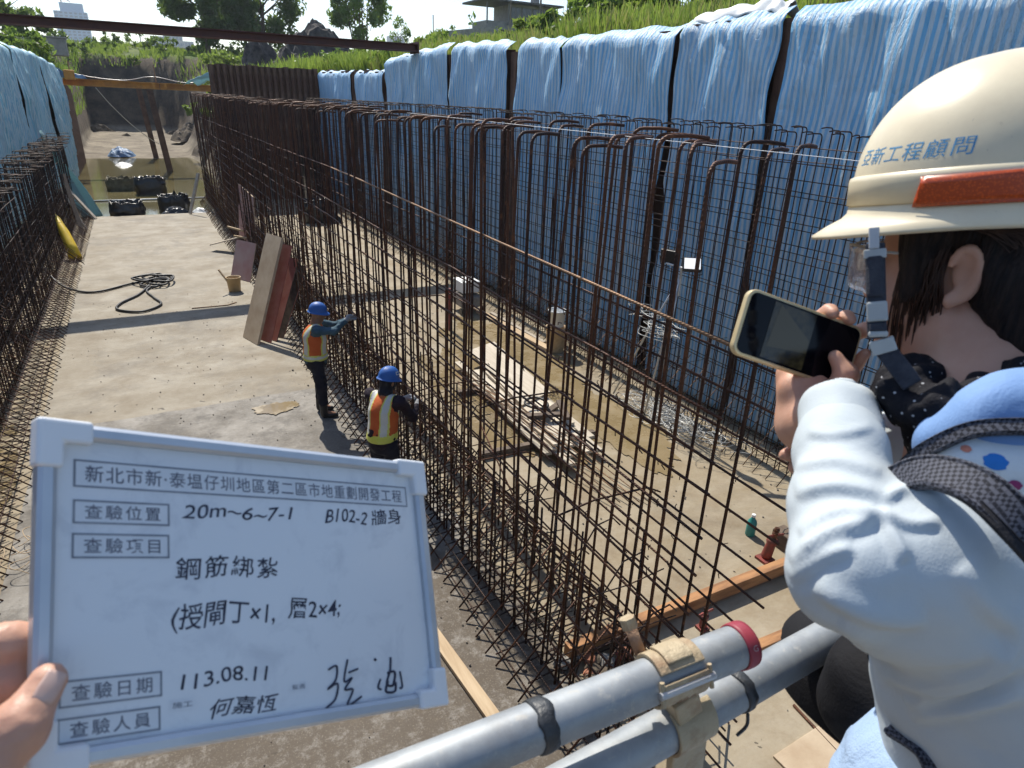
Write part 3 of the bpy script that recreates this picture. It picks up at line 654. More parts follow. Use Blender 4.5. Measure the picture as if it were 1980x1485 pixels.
# ---------------------------------------------------------------- soil heaps, stones, house, poles, skyline
M_soil = simple('black_soil', (.035, .03, .03), (.10, .085, .075), 2.5, 8, .95, bump=.8, bscale=6)
M_conc = simple('old_concrete', (.22, .21, .19), (.32, .3, .27), 3, 6, .85, bump=.2)
def heap(name, label, cat, c, rx, ry, h, seed, mat=M_soil, n=36):
    q = G()
    def fn(a, b):
        th = a * 6.2832; rr = b
        x, y = rx * rr * math.cos(th), ry * rr * math.sin(th); k_ = 1 - rr * rr
        z = h * k_ + .28 * h * mnoise.fractal(Vector((x / rx * 2.2, y / ry * 2.2, seed)), .9, 2, 5) * min(1, k_ * 3 + .15)
        return (c[0] + x, c[1] + y, c[2] + z - .15 * rr)
    q.grid(fn, n, 14); return tag(q.make(name, mat, smooth=False), label, cat)
for u, v, y, rx, h, lab in ((505, 128, 55, 1.5, 1.9, 'dark soil heap with a bush on top behind the bare piles'), (615, 132, 50, 2.6, 2.9, 'largest black soil heap under the brown strut'), (560, 136, 48, 1.3, 1.3, 'low dark soil heap between two larger ones')):
    p = px_on(u, v, y); heap('soil_heap', lab, 'soil heap', (p.x, p.y, p.z - .1), rx, rx, h, u)
for u, v, y, rx, h, lab in ((195, 262, 78, 1.6, .9, 'rubble heap at the left foot of the far earth face'), (350, 250, 76, 1.6, .8, 'rubble heap at the right foot of the far earth face'), (245, 268, 73, .7, .4, 'small dark clod heap on the far mud bank')):
    p = px_on(u, v, y); heap('rubble_heap', lab, 'rubble heap', (p.x, p.y, .2), rx, rx * .6, h, u, M_earth)
t = thing('concrete_block', 'weathered concrete block standing on the rim at the left', 'concrete block', tuple(px_on(110, 102, 60)))
bevel(G().box(t.location + Vector((0, 0, .35)), (1.35, 1.2, 1.1)).make('block', M_conc, t), .05); G().box(t.location + Vector((0, 0, .95)), (1.45, 1.3, .1)).make('cap', M_conc, t)
for i_, (x, y, rx, h) in enumerate(((4.3, 37, .9, .9), (4.6, 41.5, 1.1, 1.2), (5.0, 46, 1.0, 1.3), (4.4, 52, 1.2, 1.0), (5.2, 58, 1.4, 1.5), (4.2, 66, 1.6, 1.2))):
    heap('soil_heap', ('first', 'second', 'third', 'fourth', 'fifth', 'sixth')[i_] + ' slumped soil clod along the right edge of the far trench', 'soil heap', (x, y, ground_h(x, y) - .35), rx, rx * 1.2, h, i_ * 3.3, M_earth)
    bush(('first', 'second', 'third', 'fourth', 'fifth', 'sixth')[i_] + ' weedy shrub along the right edge of the far trench', x + .7, y + 1.2, ground_h(x + .7, y + 1.2) - .1, (.8, .9, .6), 900, .13, M_leaf_mid if i_ % 2 else M_leaf_lime, 80 + i_, 'shrubs beyond the trench')
# house
M_hwall = simple('grey_house_wall', (.2, .19, .185), (.27, .26, .25), 1.2, 5, .85); M_hroof = simple('dark_roof', (.05, .05, .055), (.08, .08, .08), 2, 4, .7)
M_glass = simple('dark_glass', (.03, .035, .04), None, 2, 2, .12, spec=.6); M_frame = simple('window_frame', (.12, .12, .12), None, 3, 2, .5)
hp = px_on(1004, 50, 90); hx, hy, hz = hp.x, 90, hp.z - .75
t = thing('house', 'dark flat roofed house on the ridge above the right bank', 'house', (hx, hy, hz))
G().box((hx + 1.8, hy + 2, hz + 1.6), (7.0, 5, 3.2)).make('wall', M_hwall, t); G().box((hx - .3, hy + 1.4, hz + 3.32), (12.2, 7, .22)).make('roof', M_hroof, t)
G().box((hx - 3.6, hy + 1.4, hz + .5), (3.7, 4.5, 1.0)).make('terrace_wall', M_hwall, t)
for i in range(2): G().box((hx - 5.6 + 3.2 * i, hy - 1.3, hz + 1.9), (.16, .16, 2.7)).make('porch_post', M_frame, t)
for i in range(4):
    f = G().box((hx - .9 + 1.7 * i, hy - .53, hz + 1.9), (1.5, .08, 2.0)).make('window', M_frame, t); q = G()
    for s in (-.36, .36): q.box((hx - .9 + 1.7 * i + s, hy - .585, hz + 1.9), (.62, .03, 1.8))
    g_ = q.make('pane', M_glass, f, loc=(0, 0, 0)); g_.location = (0, 0, 0)
G().box((hx + 3.5, hy + 2, hz + 4.0), (.9, .9, 1.2)).make('chimney', M_hwall, t)
t = thing('garden_wall', 'low grey wall sloping down left of the house', 'wall', (hx - 9, hy, hz - 1)); G().beam((hx - 12.5, hy - 1, hz - 1.5), (hx - 3.6, hy - 1, hz - .2), .3, 1.2).make('wall_slab', M_conc, t)
M_polem = simple('grey_pole', (.12, .11, .1), (.2, .15, .11), 6, 4, .7)
for u, v0, v1, y, r, lab in ((1043, 68, -60, 36, .055, 'tall rusty pole right of the house'), (838, 68, 30, 42, .03, 'thin pole at the left end of the grassy bank'), (987, 30, -40, 80, .06, 'thin pole behind the house roof'), (1096, 40, -20, 40, .03, 'left one of two thin stakes among the bushes'), (1136, 40, -15, 38, .03, 'right one of two thin stakes among the bushes'), (1186, 62, 30, 26, .04, 'short fence post standing in the bushes')):
    p = px_on(u, v0, y); p2 = px_on(u, v1, y); gz = min(ground_h(p.x, p.y), p.z); t = thing('pole', lab, 'pole', (p.x, p.y, gz), 'poles on the right bank')
    G().tube([(p.x, p.y, gz - .3), (p.x, p.y, p2.z)], r, 8).make('shaft', M_polem, t); G().tube([(p.x, p.y, p2.z - .02), (p.x, p.y, p2.z + .02)], r * 1.4, 8).make('cap', M_polem, t)
# skyline
M_city = simple('pale_tower_wall', (.34, .36, .38), (.42, .43, .44), .02, 3, .6); M_cityhaze = simple('haze_blue_tower', (.22, .36, .54), (.28, .42, .58), .03, 3, .2, spec=.6)  # the tall tower's blue has distance haze painted into its base colour
M_citywin = simple('far_window', (.18, .24, .32), None, 1, 2, .25)
M_steel_far = simple('crane_steel', (.35, .3, .25), None, 1, 2, .6)
def tower(name, label, u0, u1, vtop, y, storeys, bays, mat, crown=None, crane=False, depth=None):
    a = px_on(u0, vtop, y); b = px_on(u1, vtop, y); w_ = b.x - a.x; zt = (a.z + b.z) / 2; zb = 0; cx_ = (a.x + b.x) / 2; dp = depth or w_ * .7
    t = thing(name, label, 'building', (cx_, y, zb)); G().box((cx_, y + dp / 2, (zt + zb) / 2), (w_, dp, zt - zb)).make('wall', mat, t)
    q = G().box((cx_ - w_ / bays / 2, y - .35, 0), (w_ / bays * .62, .5, (zt - zb) / storeys * .55)); wm = q.mesh('window', M_citywin)
    for s in range(storeys):
        z = zt - (zt - zb) / storeys * (s + .55)
        if z < 14: break
        for i in range(bays): put('window', wm, t, (w_ / bays * (i + 1) - w_ / 2 - cx_, -y, z))
    if crown: G().box((cx_ + w_ * .05, y + dp / 2, zt + crown / 2), (w_ * .7, dp * .7, crown)).make('roof_block', mat, t)
    return t, cx_, zt, w_
tower('tower_block', 'tall bluish tower block under construction with a crane', 103, 168, 22, 900, 26, 7, M_cityhaze, 8)
p = px_on(122, 22, 905); c_ = thing('tower_crane', 'thin crane standing on the tall bluish tower', 'crane', (p.x, p.y, p.z))
G().tube([(p.x, p.y, p.z - 5), (p.x, p.y, p.z + 16)], .8, 4).make('mast', M_steel_far, c_); G().tube([(p.x + 8, p.y, p.z + 9), (p.x - 14, p.y, p.z + 24)], .6, 4).make('jib', M_steel_far, c_)
tower('apartment_block', 'low pale block right of the tall tower', 168, 192, 80, 880, 8, 4, M_city)
tower('apartment_block', 'lowest wide pale block left of the stepped blocks', 240, 290, 86, 800, 7, 6, M_city)
tower('apartment_block', 'middle stepped pale block behind the far dike', 284, 322, 78, 820, 9, 5, M_city, 4)
tower('apartment_block', 'highest of the stepped pale blocks by the dark trees', 316, 352, 68, 810, 10, 5, M_city, 3)
tower('apartment_block', 'pale block partly behind the dark trees', 350, 374, 80, 830, 8, 4, M_city)
tower('apartment_block', 'small faint block left of the blue tarp wall', 754, 782, 70, 1000, 9, 4, M_city)
p = px_on(272, 80, 805); c_ = thing('tower_crane', 'small crane over the low pale blocks', 'crane', (p.x, p.y, p.z)); G().tube([(p.x, p.y, p.z - 20), (p.x, p.y, p.z + 9)], .7, 4).make('mast', M_steel_far, c_); G().tube([(p.x - 7, p.y, p.z + 7), (p.x + 5, p.y, p.z + 9)], .5, 4).make('jib', M_steel_far, c_)
a = px_on(60, 90, 300); b = px_on(420, 104, 300); t = thing('elevated_road', 'long grey elevated road crossing the skyline', 'elevated road', (a.x, 300, 0))
G().beam((a.x - 60, 300, a.z + 1.4), (b.x + 30, 300, b.z - 1), 9, 2.2).make('deck', M_conc, t); G().beam((a.x - 60, 295.4, a.z + 2.6), (b.x + 30, 295.4, b.z + .2), .3, 1.2).make('parapet', M_conc, t)
for i in range(7): x = a.x - 40 + i * 22; G().box((x, 300, a.z / 2 - 2), (2.2, 3, a.z)).make('pier', M_conc, t)

# air: haze between the camera and the far blocks
k = N('haze_air'); k.t.nodes.remove(k.b); pv = k.n('ShaderNodeVolumePrincipled'); pv.inputs['Color'].default_value = (.86, .91, 1, 1); pv.inputs['Density'].default_value = .00032; pv.inputs['Anisotropy'].default_value = .1
k.l(pv.outputs[0], k.out.inputs['Volume'])
hz_ = G().box((50, 700, 78), (1500, 1500, 162)).make('haze', k.m); tag(hz_, 'thin bluish summer haze', kind='stuff')

# ---------------------------------------------------------------- smooth-union surfaces for bodies, clothes and soft things
class Soft:
    """signed distance grid; shapes melt together over a width k; mesh by surface nets"""
    def __init__(s, lo, hi, h):
        s.lo = np.array(lo, dtype=np.float64); s.h = h; s.n = np.maximum(4, np.ceil((np.array(hi) - s.lo) / h).astype(int) + 1)
        s.d = np.full(s.n, 9.0, dtype=np.float32)
    def region(s, lo, hi, m):
        a = np.clip(np.floor((np.asarray(lo) - m - s.lo) / s.h).astype(int), 0, s.n); b = np.clip(np.ceil((np.asarray(hi) + m - s.lo) / s.h).astype(int) + 1, 0, s.n)
        if np.any(b - a < 1): return None
        ax = [s.lo[i] + s.h * np.arange(a[i], b[i]) for i in range(3)]
        return (slice(a[0], b[0]), slice(a[1], b[1]), slice(a[2], b[2])), ax[0][:, None, None], ax[1][None, :, None], ax[2][None, None, :]
    def merge(s, sl, d, k, sub=False):
        o = s.d[sl]
        if sub:
            d = -d; h = np.clip(.5 - .5 * (o - d) / k, 0, 1); s.d[sl] = (o + (d - o) * h + k * h * (1 - h)).astype(np.float32)
        else:
            h = np.clip(.5 + .5 * (o - d) / k, 0, 1); s.d[sl] = (o * (1 - h) + d * h - k * h * (1 - h)).astype(np.float32)
    def cap(s, a, b, r0, r1=None, k=.02, sub=False):
        a = np.array(a, dtype=float); b = np.array(b, dtype=float); r1 = r0 if r1 is None else r1; R = max(r0, r1)
        q = s.region(np.minimum(a, b) - R, np.maximum(a, b) + R, k * 1.2 + 2 * s.h)
        if q is None: return s
        sl, X, Y, Z = q; ab = b - a; L2 = max(1e-12, ab @ ab)
        t = np.clip(((X - a[0]) * ab[0] + (Y - a[1]) * ab[1] + (Z - a[2]) * ab[2]) / L2, 0, 1)
        d = np.sqrt((X - a[0] - t * ab[0]) ** 2 + (Y - a[1] - t * ab[1]) ** 2 + (Z - a[2] - t * ab[2]) ** 2) - (r0 + t * (r1 - r0))
        s.merge(sl, d, k, sub); return s
    def chain(s, pts, rs, k=.02):
        for i in range(len(pts) - 1): s.cap(pts[i], pts[i + 1], rs[i], rs[i + 1], k)
        return s
    def ell(s, c, r, M=None, k=.02, sub=False, p=2.0):
        c = np.array(c, dtype=float); r = np.array(r, dtype=float); R = r.max() * 1.3
        q = s.region(c - R, c + R, k * 1.2 + 2 * s.h)
        if q is None: return s
        sl, X, Y, Z = q; X = X - c[0]; Y = Y - c[1]; Z = Z - c[2]
        if M is not None:
            M = np.array([[M[i][j] for j in range(3)] for i in range(3)]); x, y, z = (M[0, i] * X + M[1, i] * Y + M[2, i] * Z for i in range(3))
        else: x, y, z = X, Y, Z
        g = (np.abs(x / r[0]) ** p + np.abs(y / r[1]) ** p + np.abs(z / r[2]) ** p) ** (1 / p)
        d = (g - 1) * r.min() if p > 2 else (lambda g2: g * (g - 1) / np.maximum(1e-6, g2))(np.sqrt((x / r[0] ** 2) ** 2 + (y / r[1] ** 2) ** 2 + (z / r[2] ** 2) ** 2))
        s.merge(sl, d, k, sub); return s
    def one(V, F):
        adj = [[] for _ in range(len(V))]
        for a, b, c, d in F.tolist(): adj[a] += (b, d); adj[b] += (a, c); adj[c] += (b, d); adj[d] += (a, c)
        lab = np.full(len(V), -1, dtype=np.int32); n = 0; size = []
        for i in range(len(V)):
            if lab[i] >= 0: continue
            st = [i]; lab[i] = n; c = 0
            while st:
                q = st.pop(); c += 1
                for w_ in adj[q]:
                    if lab[w_] < 0: lab[w_] = n; st.append(w_)
            size.append(c); n += 1
        k = int(np.argmax(size)); keep = lab == k; new = np.cumsum(keep) - 1
        return V[keep], new[F[keep[F].all(1)]]
    def mesh(s, name, mats, relax=1, fn=None, matfn=None):
        d = s.d; ins = d < 0; nx, ny, nz = d.shape
        c = sum(ins[i:nx - 1 + i, j:ny - 1 + j, k:nz - 1 + k].astype(np.int8) for i in (0, 1) for j in (0, 1) for k in (0, 1))
        cell = np.argwhere((c > 0) & (c < 8)); cid = np.full((nx - 1, ny - 1, nz - 1), -1, dtype=np.int32); cid[tuple(cell.T)] = np.arange(len(cell))
        acc = np.zeros((len(cell), 3)); cnt = np.zeros(len(cell))
        cor = [(i, j, k) for i in (0, 1) for j in (0, 1) for k in (0, 1)]
        val = {q: d[cell[:, 0] + q[0], cell[:, 1] + q[1], cell[:, 2] + q[2]] for q in cor}
        for q in cor:
            for ax in range(3):
                if q[ax] == 0:
                    q2 = list(q); q2[ax] = 1; va, vb = val[q], val[tuple(q2)]; m = (va < 0) != (vb < 0); t = np.where(m, va / np.where(m, va - vb, 1), 0)
                    p = np.tile(np.array(q, dtype=float), (len(cell), 1)); p[:, ax] += t; acc[m] += p[m]; cnt += m
        V = s.lo + s.h * (cell + acc / np.maximum(cnt, 1)[:, None]); F = []
        for ax in range(3):
            o1, o2 = (ax + 1) % 3, (ax + 2) % 3; sl0 = [slice(None)] * 3; sl1 = [slice(None)] * 3; sl0[ax] = slice(0, -1); sl1[ax] = slice(1, None)
            A, B = ins[tuple(sl0)], ins[tuple(sl1)]; e = np.argwhere(A != B); e = e[(e[:, o1] > 0) & (e[:, o2] > 0) & (e[:, o1] < d.shape[o1] - 1) & (e[:, o2] < d.shape[o2] - 1)]
            if not len(e): continue
            def at(d1, d2): q = e.copy(); q[:, o1] -= d1; q[:, o2] -= d2; return cid[q[:, 0], q[:, 1], q[:, 2]]
            qd = np.stack([at(1, 1), at(0, 1), at(0, 0), at(1, 0)], 1); fl = ~A[tuple(e.T)]; qd[fl] = qd[fl][:, ::-1]; F.append(qd[(qd >= 0).all(1)])
        F = np.concatenate(F)
        if name == 'body': V, F = Soft.one(V, F)
        for _ in range(relax):
            sm = np.zeros_like(V); n = np.zeros(len(V))
            for a, b in ((0, 1), (1, 2), (2, 3), (3, 0)):
                np.add.at(sm, F[:, a], V[F[:, b]]); np.add.at(n, F[:, a], 1); np.add.at(sm, F[:, b], V[F[:, a]]); np.add.at(n, F[:, b], 1)
            V = V * .4 + .6 * sm / np.maximum(n, 1)[:, None]
        if fn is not None:
            nr_ = np.zeros_like(V); fnm = np.cross(V[F[:, 2]] - V[F[:, 0]], V[F[:, 3]] - V[F[:, 1]])
            for i in range(4): np.add.at(nr_, F[:, i], fnm)
            nr_ /= np.maximum(1e-12, np.linalg.norm(nr_, axis=1))[:, None]; V = fn(V, nr_)
        me = bpy.data.meshes.new(name); n = len(F); me.vertices.add(len(V)); me.vertices.foreach_set('co', V.astype(np.float32).ravel())
        me.loops.add(n * 4); me.loops.foreach_set('vertex_index', F.astype(np.int32).ravel()); me.polygons.add(n); me.polygons.foreach_set('loop_start', np.arange(0, n * 4, 4, dtype=np.int32))
        me.polygons.foreach_set('use_smooth', np.ones(n, dtype=bool))
        for mt in (mats if isinstance(mats, (list, tuple)) else [mats]): me.materials.append(mt)
        if matfn is not None: me.polygons.foreach_set('material_index', matfn(V[F].mean(1)).astype(np.int32))
        me.update(calc_edges=True); return me
    def make(s, name, mats, parent=None, relax=1, fn=None, matfn=None): return put(name, s.mesh(name, mats, relax, fn, matfn), parent)

def vnoise(V, scale, seed=0):
    """cheap smooth 3-D value noise for numpy points, about -1..1"""
    P = V * np.asarray(scale) + seed * 17.13; i = np.floor(P).astype(np.int64); f = P - i; f = f * f * (3 - 2 * f); out = 0
    def hsh(q):
        n = (q[:, 0] * 374761393 + q[:, 1] * 668265263 + q[:, 2] * 2147483647 + 144665) & 0xffffffff
        n = ((n ^ (n >> 13)) * 1274126177) & 0xffffffff; return ((n ^ (n >> 16)) & 0xffff) / 32767.5 - 1
    for a in (0, 1):
        for b in (0, 1):
            for c in (0, 1):
                w_ = (f[:, 0] if a else 1 - f[:, 0]) * (f[:, 1] if b else 1 - f[:, 1]) * (f[:, 2] if c else 1 - f[:, 2]); out = out + w_ * hsh(i + np.array([a, b, c]))
    return out

def cloth_mat(name, a, b=None, rough=.8, bump=.35, bs=220, wr=14, wstr=.4, spec=.25, sheen=.15, trans=0):
    k = N(name); P = k.co('Object'); b = b or a
    col = k.mix(k.ramp(k.noise(P, 6, 4), [(.35, 0.), (.65, 1.)]), a, b); k.set(col, rough, 0, spec)
    k.bump(k.noise(P, wr, 5, .6, .8), wstr, .02); k.bump(k.noise(P, bs, 2), bump, .002)
    if trans: k.translucent(col, trans)
    return k.m
def skin_mat(name, a, b):
    k = N(name); P = k.co('Object'); col = k.mix(k.ramp(k.noise(P, 22, 4), [(.35, 0.), (.65, 1.)]), a, b)
    k.set(col, .48, 0, .4); k.b.inputs['Subsurface Weight'].default_value = .18; k.b.inputs['Subsurface Radius'].default_value = (.012, .005, .003); k.b.inputs['Subsurface Scale'].default_value = 1.0
    k.bump(k.noise(P, 420, 3), .18, .0015); return k.m
M_skin = skin_mat('warm_skin', (.50, .27, .185), (.56, .32, .225)); M_skin_tan = skin_mat('tanned_skin', (.27, .14, .085), (.33, .17, .10))
M_black = simple('black_fabric', (.012, .012, .016), (.028, .028, .034), 12, 4, .85, bump=.3, bscale=120)
M_blackplastic = simple('black_plastic', (.012, .012, .014), (.02, .02, .022), 9, 3, .35)

# ---------------------------------------------------------------- things in the trench
M_bagblack = simple('black_bag_plastic', (.008, .008, .010), (.02, .02, .024), 6, 4, .32, spec=.6, bump=.8, bscale=9)
M_bagolive = simple('muddy_bag', (.10, .085, .05), (.2, .17, .1), 5, 5, .7, bump=.6, bscale=12)
def sack(name, label, c, w_, d_, h_, seed, mat, cat='bag', group=None, rim=True, yaw=0.0):
    t = thing(name, label, cat, c, group)
    q = G(); R = Matrix.Rotation(yaw, 3, 'Z')
    def fn(a, b):
        th = a * 6.28319; cx_, sx_ = math.cos(th), math.sin(th); sq = (abs(cx_) ** 4 + abs(sx_) ** 4) ** (-1 / 4); bul = 1 + .07 * math.sin(b * 3.1) - .05 * (b > .92)
        cr = 1 + .10 * mnoise.noise(Vector((cx_ * 2.4, sx_ * 2.4, b * 3 + seed))) + .05 * mnoise.noise(Vector((cx_ * 6, sx_ * 6, b * 5 + seed))); z = h_ * b + (.13 * mnoise.noise(Vector((cx_ * 4, sx_ * 4, seed + 3))) if b > .7 else 0)
        return R @ Vector((w_ / 2 * cx_ * sq * bul * cr, d_ / 2 * sx_ * sq * bul * cr, z))
    q.grid(fn, 49, 14); o = q.make('sack_body', mat, t, loc=(0, 0, 0), smooth=True)
    q = G()
    def top(a, b):
        th = a * 6.28319; p = fn(a, 1.0); r = 1 - b * .96; z = p.z - .22 * h_ * b + .20 * mnoise.noise(Vector((math.cos(th) * r * 5, math.sin(th) * r * 5, seed * 2.3)))
        return Vector((p.x * r, p.y * r, z))
    q.grid(top, 49, 9); q.make('crumpled_top', mat, t, loc=(0, 0, 0), smooth=False)
    if rim:
        q = G(); pts = [fn(i / 36, 1.0) * 1.01 + Vector((0, 0, .02 * math.sin(i * 2.2))) for i in range(37)]; q.tube(pts, .022, 6, False); q.make('rim', mat, t, loc=(0, 0, 0), smooth=True)
    return t
sack('bulk_bag', 'black bulk bag nearest to the slab edge, at the left in the water', (-.72, 29.95, -.25), 1.12, .8, .66, 1, M_bagblack, group='bulk bags in the water')
sack('bulk_bag', 'black bulk bag farther right, behind the flattened plastic', (1.0, 31.4, -.25), 1.12, .8, .66, 2, M_bagblack, group='bulk bags in the water')
sack('bulk_bag', 'black bulk bag alone in mid water beside the olive one', (.28, 37.0, -.25), 1.25, .9, .8, 3, M_bagblack, group='bulk bags in the water')
sack('bulk_bag', 'muddy olive bulk bag with a dark rim in mid water', (-.95, 38.8, -.25), 1.25, .9, .6, 4, M_bagolive, group='bulk bags in the water')
heap('plastic_sheet', 'flattened crumpled black plastic at the slab end', 'plastic sheet', (.95, 29.75, -.12), .85, .42, .32, 5, M_bagblack)
heap('plastic_sheet', 'pale wet plastic between the bags and the timber prop', 'plastic sheet', (1.9, 30.6, -.2), .5, .6, .22, 6, M_white_fabric)
M_bluesheet = simple('blue_sheet', (.06, .15, .32), (.2, .3, .42), 4, 4, .5, bump=.4, bscale=12)
heap('plastic_sheet', 'crumpled blue sheet on the far mud bank', 'plastic sheet', (-1.05, 58.0, .0), .95, 1.0, .5, 7, M_bluesheet)
heap('plastic_sheet', 'crumpled white sheet in the shallow water', 'plastic sheet', (-.95, 51.5, -.22), .8, .9, .22, 8, M_white_fabric)
tag(G().tube([(-2.9, 34.9, -.17), (-.5, 34.8, -.165), (2.6, 34.9, -.17)], .035, 8).make('pipe', M_white_fabric, smooth=True), 'thin white pipe lying across the muddy water', 'pipe')
M_wood = simple('pale_sawn_wood', (.42, .30, .18), (.55, .42, .27), 3, 6, .8, stretch=(6, .6, 6), bump=.3, bscale=30)
M_wood_grey = simple('weathered_wood', (.33, .28, .22), (.50, .435, .35), 3, 6, .85, stretch=(6, .5, 6), bump=.35, bscale=30, vary=.18)
M_plank = simple('pale_old_planks', (.46, .40, .31), (.60, .53, .43), 3, 6, .85, stretch=(6, .5, 6), bump=.35, bscale=30, vary=.14)
M_wood_dark = simple('dark_wet_wood', (.085, .06, .045), (.15, .11, .08), 3, 6, .75, stretch=(6, .5, 6), bump=.3, bscale=30)
M_ply_pale = simple('muddy_plywood', (.40, .30, .20), (.52, .42, .30), 2.4, 7, .85, bump=.2, bscale=30)
M_ply_red = simple('red_faced_plywood', (.33, .10, .075), (.42, .19, .15), 3, 6, .6, bump=.15, bscale=40)
M_ply_pink = simple('worn_pink_plywood', (.44, .23, .205), (.50, .345, .31), 2.2, 8, .8, lo=.3, hi=.62)
M_ply_edge = simple('plywood_edge', (.45, .33, .22), (.55, .43, .3), 8, 4, .8)
def plank(label, a, b, w_, h_, mat, cat='plank', name='plank', group=None, up=(0, 0, 1)):
    o = G().beam(a, b, w_, h_, up).make(name, mat); bevel(o, .004); return tag(o, label, cat, group)
plank('grey timber prop leaning at the right corner of the slab end', (1.42, 28.95, .02), (1.95, 29.3, 1.5), .14, .06, M_wood_grey)
plank('long dark plank leaning against the left rebar end', (-2.0, 25.6, .0), (-2.32, 27.2, 1.75), .13, .06, M_wood_dark, group='planks leaning at the left rebar')
plank('brown plank leaning lower at the left slab corner', (-1.75, 28.8, .0), (-2.5, 29.1, 1.15), .16, .06, M_wood_grey, group='planks leaning at the left rebar')
plank('thin pole leaning left of the brown plank', (-1.95, 26.6, .0), (-2.5, 27.4, 1.3), .06, .05, M_wood_grey, group='planks leaning at the left rebar')
M_yellow = simple('yellow_plastic', (.75, .50, .02), (.8, .56, .05), 5, 3, .4, bump=.2, bscale=20)
tag(G().tube([(-2.02, 21.9, .02), (-2.1, 22.2, .3), (-2.2, 22.5, .62), (-2.34, 22.9, .95), (-2.42, 23.1, 1.1)], [.17, .15, .13, .09, .03], 10).make('plastic_sleeve', M_yellow, smooth=True), 'bright yellow plastic sleeve caught on the left rebar', 'sleeve')
q = G()
def tail(a, b):
    y = 30.2 - .5 * a - 1.2 * b * (1 - a) + .1 * math.sin(b * 7 + a * 3); x = -3.05 + .95 * b + .42 * a * (.35 + b) + .06 * math.sin(a * 11 + b * 5); return (x, y, 2.95 - 3.0 * b + .04 * math.sin(a * 9))
q.grid(tail, 16, 26); o = q.make('plastic_sheet', M_tarp_green, smooth=True); o.modifiers.new('thick', 'SOLIDIFY').thickness = .006; q = o.data.uv_layers.new(name='UVMap')
tag(o, 'pale green sheet hanging in a long tail at the left rebar end', 'plastic sheet')
# hose
M_hose = simple('black_rubber_hose', (.016, .016, .017), (.035, .035, .035), 7, 3, .5)
def spline(pts, n=8):
    P = [Vector(p) for p in pts]; out = []
    for i in range(len(P) - 1):
        p0, p1, p2, p3 = P[max(0, i - 1)], P[i], P[i + 1], P[min(len(P) - 1, i + 2)]
        for j in range(n):
            t = j / n; out.append(.5 * ((2 * p1) + (p2 - p0) * t + (2 * p0 - 5 * p1 + 4 * p2 - p3) * t * t + (3 * p1 - p0 - 3 * p2 + p3) * t ** 3))
    return out + [P[-1]]
hp_ = [(-2.6, 19.6, .5), (-2.2, 18.7, .12), (-1.75, 18.05, .035), (-1.3, 17.9, .03), (-.5, 18.5, .03)]
for i in range(26):
    a = i * .95; rr = .30 + .16 * math.sin(i * 1.7); hp_.append((-.14 + rr * math.cos(a) * 1.1, 18.45 + rr * 1.5 * math.sin(a), .03 + .012 * i * .35))
hp_ += [(.15, 18.3, .06), (-.33, 17.68, .03), (-.22, 16.9, .03), (-.09, 16.25, .03), (-.48, 15.8, .03), (-.94, 16.15, .03), (-.88, 16.65, .03), (-.53, 17.25, .03), (-.29, 17.95, .05), (-.1, 18.5, .1)]
tag(G().tube(spline(hp_, 7), .026, 8).make('hose', M_hose, smooth=True), 'black rubber hose coiled with a loop on the dry concrete', 'hose')
# plywood, bucket
def panel(label, bl, br, tl, th, face, edge, group=None, back=None):
    """board standing on the edge bl-br, its face towards the camera"""
    bl, br, tl = Vector(bl), Vector(br), Vector(tl); n = (br - bl).cross(tl - bl).normalized(); tr = tl + (br - bl)
    t = thing('formwork_panel', label, 'formwork panel', bl, group); o = [bl, br, tr, tl]; bk = [p - n * th for p in o]
    G().add(o, [(0, 1, 2, 3)]).add([p - n * .0 for p in bk], [(3, 2, 1, 0)]).make('face', face, t)
    q = G(); q.add(o + bk, [(0, 4, 5, 1), (1, 5, 6, 2), (2, 6, 7, 3), (3, 7, 4, 0)]); q.make('edge', edge, t); return t
GP = 'formwork panels leaning on the middle rebar'
panel('tall muddy plank board leaning foremost by the worker in sunglasses', (1.25, 13.34, .01), (1.43, 12.74, .01), (1.98, 13.75, 1.95), .05, M_ply_pale, M_ply_edge, GP)
panel('red faced board directly behind the tall muddy one', (1.47, 13.2, .01), (1.68, 12.75, .01), (2.12, 13.6, 1.78), .02, M_ply_red, M_ply_red, GP)
panel('dark red board third from the front of the leaning boards', (1.56, 13.3, .01), (1.8, 12.8, .01), (2.2, 13.7, 1.5), .02, M_ply_red, M_wood_dark, GP)
panel('dark board last of the four leaning together', (1.6, 13.45, .01), (1.95, 12.95, .01), (2.26, 13.85, 1.32), .02, M_wood_dark, M_ply_red, GP)
panel('pinkish board leaning behind the small bucket', (1.62, 18.3, .01), (2.0, 17.6, .01), (1.92, 18.6, .92), .018, M_ply_pink, M_ply_edge, GP)
panel('upright pink board standing on the rebar farther back', (2.24, 20.9, .62), (2.52, 20.2, .32), (2.42, 21.1, 2.02), .05, M_ply_pink, M_ply_edge, GP)
plank('grey board lying on the haunch bars under the pink board', (1.55, 21.9, .18), (2.75, 21.0, .62), .30, .03, M_wood_grey, 'board', 'board')
for a, b, lab in (((1.95, 20.9, .86), (2.35, 20.6, .76), 'upper stub of timber poking from the rebar'), ((2.05, 20.5, .66), (2.5, 20.3, .58), 'lower stub of timber poking from the rebar')): plank(lab, a, b, .06, .05, M_wood, 'timber', 'timber')
M_bucket = simple('tan_plastic_bucket', (.46, .32, .16), (.52, .39, .22), 6, 4, .5)
